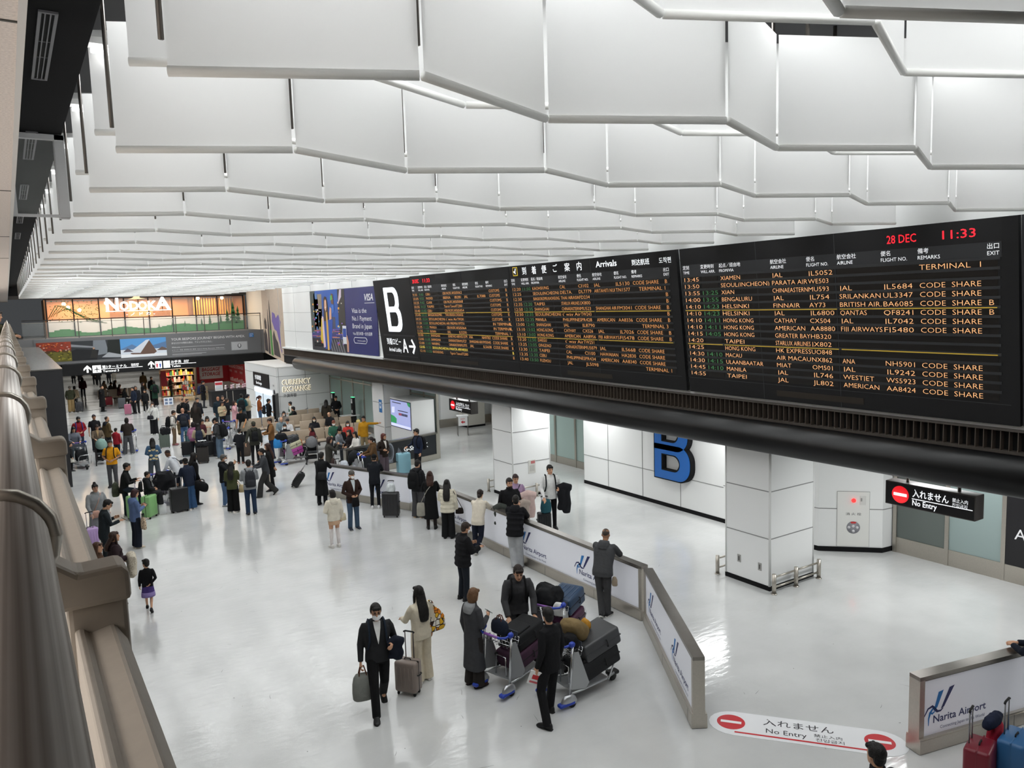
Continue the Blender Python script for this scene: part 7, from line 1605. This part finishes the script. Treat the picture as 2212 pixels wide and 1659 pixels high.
# ---- storage counter queue
f = person((9.25, 43.72), 1.74, 20, 's', 'dd', ('jacket', '#1c2a33'), ('reg', '#2a3a40'), '#141416', ('bald', '#000000'), 'bald person in dark teal jacket by the storage counter queue', skin='#b07a60')
f = person((9.76, 44.93), 1.64, 15, 's', 'cc', ('jacket', '#151518'), ('reg', '#18191c'), '#141416', ('short', '#3a2a20'), 'person in black raising a camera in the storage queue')
f = person((9.10, 42.20), 1.64, 35, 's', 'fp', ('crop', '#b5a688'), ('reg', '#15161a'), '#1a1a1c', ('mid', '#241512'), 'person in cream jacket and black trousers looking at a phone', head=(0, 14))
f = person((9.57, 43.13), 1.66, 120, 's', 'fk', ('jacket', '#17181c'), ('reg', '#3a4048'), '#1a1a1c', ('short', '#3a2c22'), 'person in dark top holding a blue grey neck pillow')
f = person((9.66, 41.87), 1.64, 70, 's', 'fu', ('coat', '#c99aa0'), ('reg', '#c08f96'), '#cfc4c0', ('long', '#2a1412'), 'person in pale pink outfit touching the hair')
f = person((10.45, 43.50), 1.80, 175, 's', 'ff', ('jacket', '#1f4a50'), ('reg', '#56585c'), '#1a1a1c', ('short', HB), 'person in teal jacket with a black backpack in the storage queue', hood='#1f4a50')
backpack(f, '#131518', 'black backpack on the teal jacket', 1.15)
f = person((10.83, 43.73), 1.72, 120, 's', 'ff', ('jacket', '#b7a98f'), ('reg', '#2c2c2e'), '#1a1a1c', ('short', '#1a1a22'), 'person in pale hooded jacket behind the teal jacket', hood='#c9bda6')
f = person((9.06, 37.79), 1.78, 335, 's', 'gd', ('tee', '#141517'), ('reg', '#18191c'), '#1a1a1c', ('cap', '#2a2a2c'), 'person in black tee shirt and cap bending over a trolley', skin='#b58054', lean=10, head=(0, 18))
trolley(*(8.13, 37.08), heading(*(8.13, 37.08), 150), 'empty luggage trolley among the queue left of the child in black')
trolley(*(8.91, 39.29), heading(*(8.91, 39.29), 150), 'second empty luggage trolley right behind the first empty one')
f = person((7.71, 32.90), 1.48, 165, 's', 'ff', ('jacket', '#1a1b20'), ('reg', '#15161a'), '#8a5a4a', ('short', HB), 'child in black jacket with pale collar from behind', scarf='#d0d0cc')
f = person((8.15, 32.23), 1.80, 186, 's', 'ee', ('coat', '#34352e'), ('slim', '#141417'), '#121214', ('cap', '#3a3a30'), 'person in dark olive coat with black sling backpack and arms out', hood='#34352e') if 0 else person((8.15, 32.23), 1.80, 186, 's', 'od', ('jacket', '#34352e'), ('slim', '#141417'), '#121214', ('beanie', '#3a3a30'), 'person in dark olive coat with black sling backpack', hood='#34352e', build=1.1)
backpack(f, '#111214', 'black sling backpack on the dark olive coat', .85)
soft_bag(*(8.28, 34.50), 0, 0, (.50, .32, .66), '#4a4038', 'brown soft luggage beside the child in black', handles=False)
soft_bag(*(9.20, 37.68), .60, 0, (.60, .44, .50), '#8a8070', 'beige fur trimmed coat piled on luggage beside the olive coat', name='coat_heap', cat='coat', handles=False, lumpy=.04, group='coats laid on luggage')
f = person((9.08, 33.07), 1.74, 282, 's', 'rr', ('jacket', '#7a5632'), ('reg', '#1f2b44'), '#1a1a1c', ('short', '#241814'), 'person in camel brown jacket and glasses at a loaded trolley', inner='#1a1d28', glasses=True, head=(-8, 4))
f = person((11.27, 43.04), 1.66, 100, 's', 'ff', ('sweater', '#8a4a22'), ('reg', '#3a526e'), '#1a1a1c', ('tail', '#3a1c16'), 'person in rust orange sweater and jeans at the exchange kiosk', head=(0, 10))
b = MB(); p = L_(f, (.05, .30, 1.02)); b.tube([(p.x+.13*math.cos(a), p.y+.13*math.sin(a), p.z) for a in [(.3+k*.42) for k in range(14)]], .06, None, 8); o = b.build('neck_pillow', cloth('#7aa8d8')); tag(o, 'light blue neck pillow held by the rust orange sweater', 'neck pillow')
f = person((11.13, 40.73), 1.70, 95, 's', 'fd', ('jacket', '#161719'), ('reg', '#17181a'), '#141416', ('short', HB), 'person in dark clothes partly behind the rate display')
backpack(f, '#1b1c1f', 'dark backpack partly behind the rate display')
# ---- loaded trolley with the pink cases
(qx, qy) = (9.06, 31.51)
qz = math.radians(-80); fw = Vector((math.cos(qz+PI/2), math.sin(qz+PI/2), 0)); O = Vector((qx, qy, 0))+fw*.34
trolley(O.x, O.y, qz, 'luggage trolley stacked with cream and magenta cases')
P_ = O-fw*.22; suitcase(P_.x, P_.y, 0, '#b04a98', 'magenta case strapped on the trolley', w=.50, d=.30, h=.72, handle=0, z=.40, lay=-PI/2+.25, rz=qz)
suitcase(P_.x, P_.y, 0, '#c9c6a8', 'cream case stacked above the magenta one', w=.50, d=.26, h=.66, handle=0, z=.68, lay=-PI/2+.25, rz=qz)
suitcase(P_.x, P_.y, 0, '#3c3d40', 'dark grey case on top of the cream one', w=.46, d=.22, h=.56, handle=0, z=.93, lay=-PI/2+.25, rz=qz, soft=True)
P_ = O-fw*.52; soft_bag(P_.x, P_.y, .72, 0, (.36, .24, .40), '#2f7fc0', 'bright blue patterned bag hanging on the trolley handle', handles=True)
P_ = O-fw*.36; soft_bag(P_.x, P_.y, 1.0, 0, (.50, .34, .30), '#141518', 'black bag on the basket of the loaded trolley', handles=False, lumpy=.02)
stroller(*(10.15, 31.03), 0, '#6f7072', 'grey hooded empty stroller in front of the benches')
# ---- people on the benches
SIT = [((11.20, 38.30), '#8a8078', 'mid', MASKC, 0, 'seated person with mask and hand at the face near the kiosk wall'), ((10.54, 37.41), '#d0a8a4', 'short', None, 10, 'small child in pale pink between seated people'), ((10.50, 36.45), '#6f8088', 'bald', None, 8, 'seated elderly person in grey blue shirt looking down'), ((10.55, 35.60), '#d4d4d6', 'short', None, 0, 'seated young person in white shirt looking at a phone'), ((9.97, 34.07), '#1a1a1d', 'bob', MASKC, 0, 'seated person in black with white mask in front of the white shirt'),
       ((12.15, 39.66), '#151618', 'short', None, 250, 'seated person in black beside the green vest'), ((11.70, 35.23), '#17191f', 'mid', '#d8cfbe', 5, 'seated person in black with cream mask alone in the middle row'), ((12.91, 36.37), '#17181c', 'bald', None, 330, 'seated bald elderly person in black looking down'), ((10.74, 32.64), '#5a1a22', 'long', None, 290, 'seated person with long dark hair in maroon looking left'), ((10.01, 32.50), '#a8602a', 'short', None, 0, 'seated child in grey jacket with orange hood lining'),
       ((11.99, 33.41), '#33604e', 'short', MASKC, 0, 'seated person with reddish curly hair, green sweater and mask'), ((12.42, 32.78), '#c23a34', 'long', MASKC, 0, 'seated person in bright red top and white mask'), ((11.63, 31.61), '#16171a', 'short', None, 200, 'seated person in black leaning in behind the grey sweater'), ((11.33, 31.07), '#7d8085', 'cap', None, 60, 'seated person in grey sweater and dark cap with a drink'), ((11.58, 30.35), '#1c1416', 'long', None, 300, 'seated person with long black hair facing left'), ((11.59, 29.72), '#d8d5cf', 'long', None, 300, 'seated person with long dark hair in white sweater opening a bag')]
for q, col, hr, mk, fc, lab in SIT:
    kid = 'child' in lab; person(q, 1.30 if kid else 1.66, fc, 't', 'tt' if 'hand at' not in lab else 'tu', ('sweater' if col in ('#d4d4d6', '#33604e', '#c23a34', '#7d8085', '#d8d5cf') else 'jacket', col), ('reg', '#2a2c30'), '#1c1c1e', (hr, '#7a3a28' if 'reddish' in lab else HB), lab, mask=mk, seat=.46, lean=6 if 'down' in lab else 2, head=(0, 18 if 'down' in lab or 'phone' in lab else 4))
f = person((12.15, 40.22), 1.50, 262, 's', 'ff', ('sweater', '#d0cfc4'), ('reg', '#3a3c40'), '#1c1c1e', ('short', HB), 'child in white top and dark green vest standing by the kiosk wall', skin='#b98868')
b = MB(); b.loft([[f.T(p) for p in ring((0, 0, z_), a, d_, 18, 2.4)] for z_, a, d_ in ((.84, .185, .135), (1.05, .175, .130), (1.25, .20, .140), (1.36, .175, .120), (1.42, .12, .09))]); b.xform(Matrix.Scale(f.s, 4)); b.build('vest', cloth('#1d4a34'), f.o)
f = person((13.38, 38.23), 1.66, 160, 's', 'df', ('jacket', '#2f2a22'), ('reg', '#1c1c1e'), '#141416', ('mid', HB), 'person with long dark hair in dark olive jacket at the terminal')
f = person((14.17, 38.97), 1.74, 10, 's', 'ff', ('sweater', '#121316'), ('reg', '#18191b'), '#141416', ('short', HB), 'staff person in black sweatshirt behind the small white table', head=(0, 14))
f = person((12.52, 31.13), 1.68, 350, 's', 'ed', ('jacket', '#b8841a'), ('reg', '#8a7a5c'), '#3a3a3c', ('short', HB), 'person in mustard yellow jacket stretching one arm to the pillar', head=(20, 0))
soft_bag(*(13.42, 34.04), .96, 0, (.20, .10, .14), '#c9b878', 'small yellow handbag on the backrest next to the yellow jacket')
# standing boards
o = MB(); o.prism([(-.28, -.25, 0), (.28, -.25, 0), (.22, -.02, 1.15), (-.22, -.02, 1.15)], (0, .03, 0), plain('#22322a', .6)); o.prism([(-.28, .25, 0), (.28, .25, 0), (.22, .04, 1.15), (-.22, .04, 1.15)], (0, -.03, 0), plain('#1d1f1e', .6)); o.prism([(-.22, -.255, .32), (.22, -.255, .32), (.20, -.16, .68), (-.20, -.16, .68)], (0, -.006, 0), plain('#e2dede', .6)); ob = o.build('pavement_board'); ob.location = (-.35, 56.6, 4.86); tag(ob, 'dark folding menu board with a white sheet on the upper walkway', 'menu board')
o = MB(); o.cyl((0, 0, 0), (0, 0, .85), .015, STEEL, 8); o.cyl((0, 0, 0), (0, 0, .03), .14, STEEL_DARK, 16); o.box(-.26, .26, -.01, .01, .85, 1.30, plain('#dfe3ea', .5))
for i in range(2):
    for j in range(2): o.box(-.2+.24*i, -.04+.24*i, -.014, -.01, .9+.2*j, 1.04+.2*j, plain('#6a7a98', .5))
ob = o.build('notice_stand'); (qx, qy) = (7.72, 49.87); ob.location = (qx, qy, 0); tag(ob, 'white notice board on a slim stand behind the white shirt', 'notice stand')


# ================================================================== the three loaded trolleys at the front
def frame(x, y, deg): a = math.radians(deg); return x, y, a-PI/2, Vector((math.cos(a), math.sin(a), 0)), Vector((math.sin(a), -math.cos(a), 0))
x, y, rz, fw, rt = frame(6.63, 10.51, 15); O = Vector((x, y, 0))
trolley(x, y, rz, 'luggage trolley at the front left carrying the purple and black cases')
P = O-fw*.16; suitcase(P.x, P.y, 0, '#43273c', 'purple soft suitcase lying low on the front left trolley', w=.50, d=.30, h=.74, handle=0, z=.40, lay=-PI/2+.16, rz=rz, soft=True)
P = O-fw*.10; suitcase(P.x, P.y, 0, '#17181a', 'black soft suitcase lying on top of the purple one', w=.48, d=.28, h=.74, handle=0, z=.72, lay=-PI/2+.16, rz=rz, soft=True)
P = O-fw*.16-rt*.08; soft_bag(P.x, P.y, .90, 0, (.36, .16, .24), '#1c2230', 'navy and brown handbag standing in the basket of the front left trolley', rz=rz, hcol='#5a3224')
x, y, rz, fw, rt = frame(7.30, 9.57, 0); O = Vector((x, y, 0))
trolley(x, y, rz, 'luggage trolley at the front right beside the black suit')
P = O-fw*.12; suitcase(P.x, P.y, 0, '#1b1c1e', 'black suitcase lying at the bottom of the front right trolley', w=.54, d=.32, h=.84, handle=0, z=.40, lay=-PI/2+.25, rz=rz, soft=True)
P = O-fw*.06; suitcase(P.x, P.y, 0, '#3e3f41', 'dark grey suitcase lying on the black one on the front right trolley', w=.54, d=.30, h=.80, handle=0, z=.71, lay=-PI/2+.25, rz=rz, ribs=False)
P = O+fw*.12-rt*.06; soft_bag(P.x, P.y, .98, 0, (.40, .30, .44), '#7d6a48', 'khaki brown backpack lying on top of the front right trolley', name='backpack', cat='backpack', rz=rz+.3, tilt=(.9, 0), handles=False, lumpy=.012)
P = O+fw*.30-rt*.12; soft_bag(P.x, P.y, .98, 0, (.20, .12, .16), '#b98632', 'mustard strap pouch hanging from the khaki backpack', name='pouch', handles=False, rz=rz, lumpy=.01)
P = O-fw*.24+rt*.16; soft_bag(P.x, P.y, .92, 0, (.30, .22, .20), '#141416', 'crumpled black bag at the handle of the front right trolley', handles=False, rz=rz, lumpy=.02)
x, y, rz, fw, rt = frame(8.00, 11.02, 24); O = Vector((x, y, 0))
trolley(x, y, rz, 'rear luggage trolley held by the grey hooded sweatshirt')
P = O-fw*.14; suitcase(P.x, P.y, 0, '#4a2340', 'plum suitcase lying on the rear trolley', w=.52, d=.32, h=.74, handle=0, z=.42, lay=-PI/2+.16, rz=rz)
P = O-fw*.04; suitcase(P.x, P.y, 0, '#27405c', 'navy blue ribbed suitcase on top of the plum one', w=.50, d=.32, h=.66, handle=0, z=.80, lay=-PI/2+.16, rz=rz)
P = O-fw*.10+rt*(-.12); soft_bag(P.x, P.y, .90, 0, (.52, .46, .34), '#1a1b1d', 'black crumpled jacket thrown over the rear trolley', name='jacket_heap', cat='coat', handles=False, rz=rz, lumpy=.035, group='coats laid on luggage')
P = O-fw*.30+rt*.20; soft_bag(P.x, P.y, .80, 0, (.24, .14, .24), '#d5d6d4', 'white paper bag at the handle of the rear trolley', name='paper_bag', handles=False, rz=rz, lumpy=.01)
# ---- suitcases in the lower right corner
(sx, sy) = (9.85, 4.56)
suitcase(sx, sy, 0, '#6f1526', 'dark red suitcase with a tall grey handle at the lower right', w=.46, d=.30, h=.66, handle=.42, rz=.25, ribs=False, hcol='#85868a')
(tx, ty) = (10.33, 4.35)
suitcase(tx, ty, 0, '#2d5f8e', 'blue suitcase with a tall grey handle at the lower right corner', w=.52, d=.32, h=.70, handle=.42, rz=.15, ribs=False, hcol='#85868a')
soft_bag(tx+.10, ty+.30, .0, 0, (.50, .20, .72), '#a81c34', 'crimson bag behind the blue suitcase', handles=False, rz=.2)
o = soft_bag(tx-.02, ty+.28, .72, 0, (.46, .16, .14), '#182036', 'dark navy neck pillow between the red and blue suitcases', name='neck_pillow', cat='neck pillow', handles=False, rz=.1, lumpy=.015)


# ------------------------------------------------------------------ apply the remesh surfaces in one evaluation
bpy.context.view_layer.update()
dg = bpy.context.evaluated_depsgraph_get()
baked = [(o, bpy.data.meshes.new_from_object(o.evaluated_get(dg))) for o in BAKE]
for o, me in baked:
    o.modifiers.clear(); o.data = me
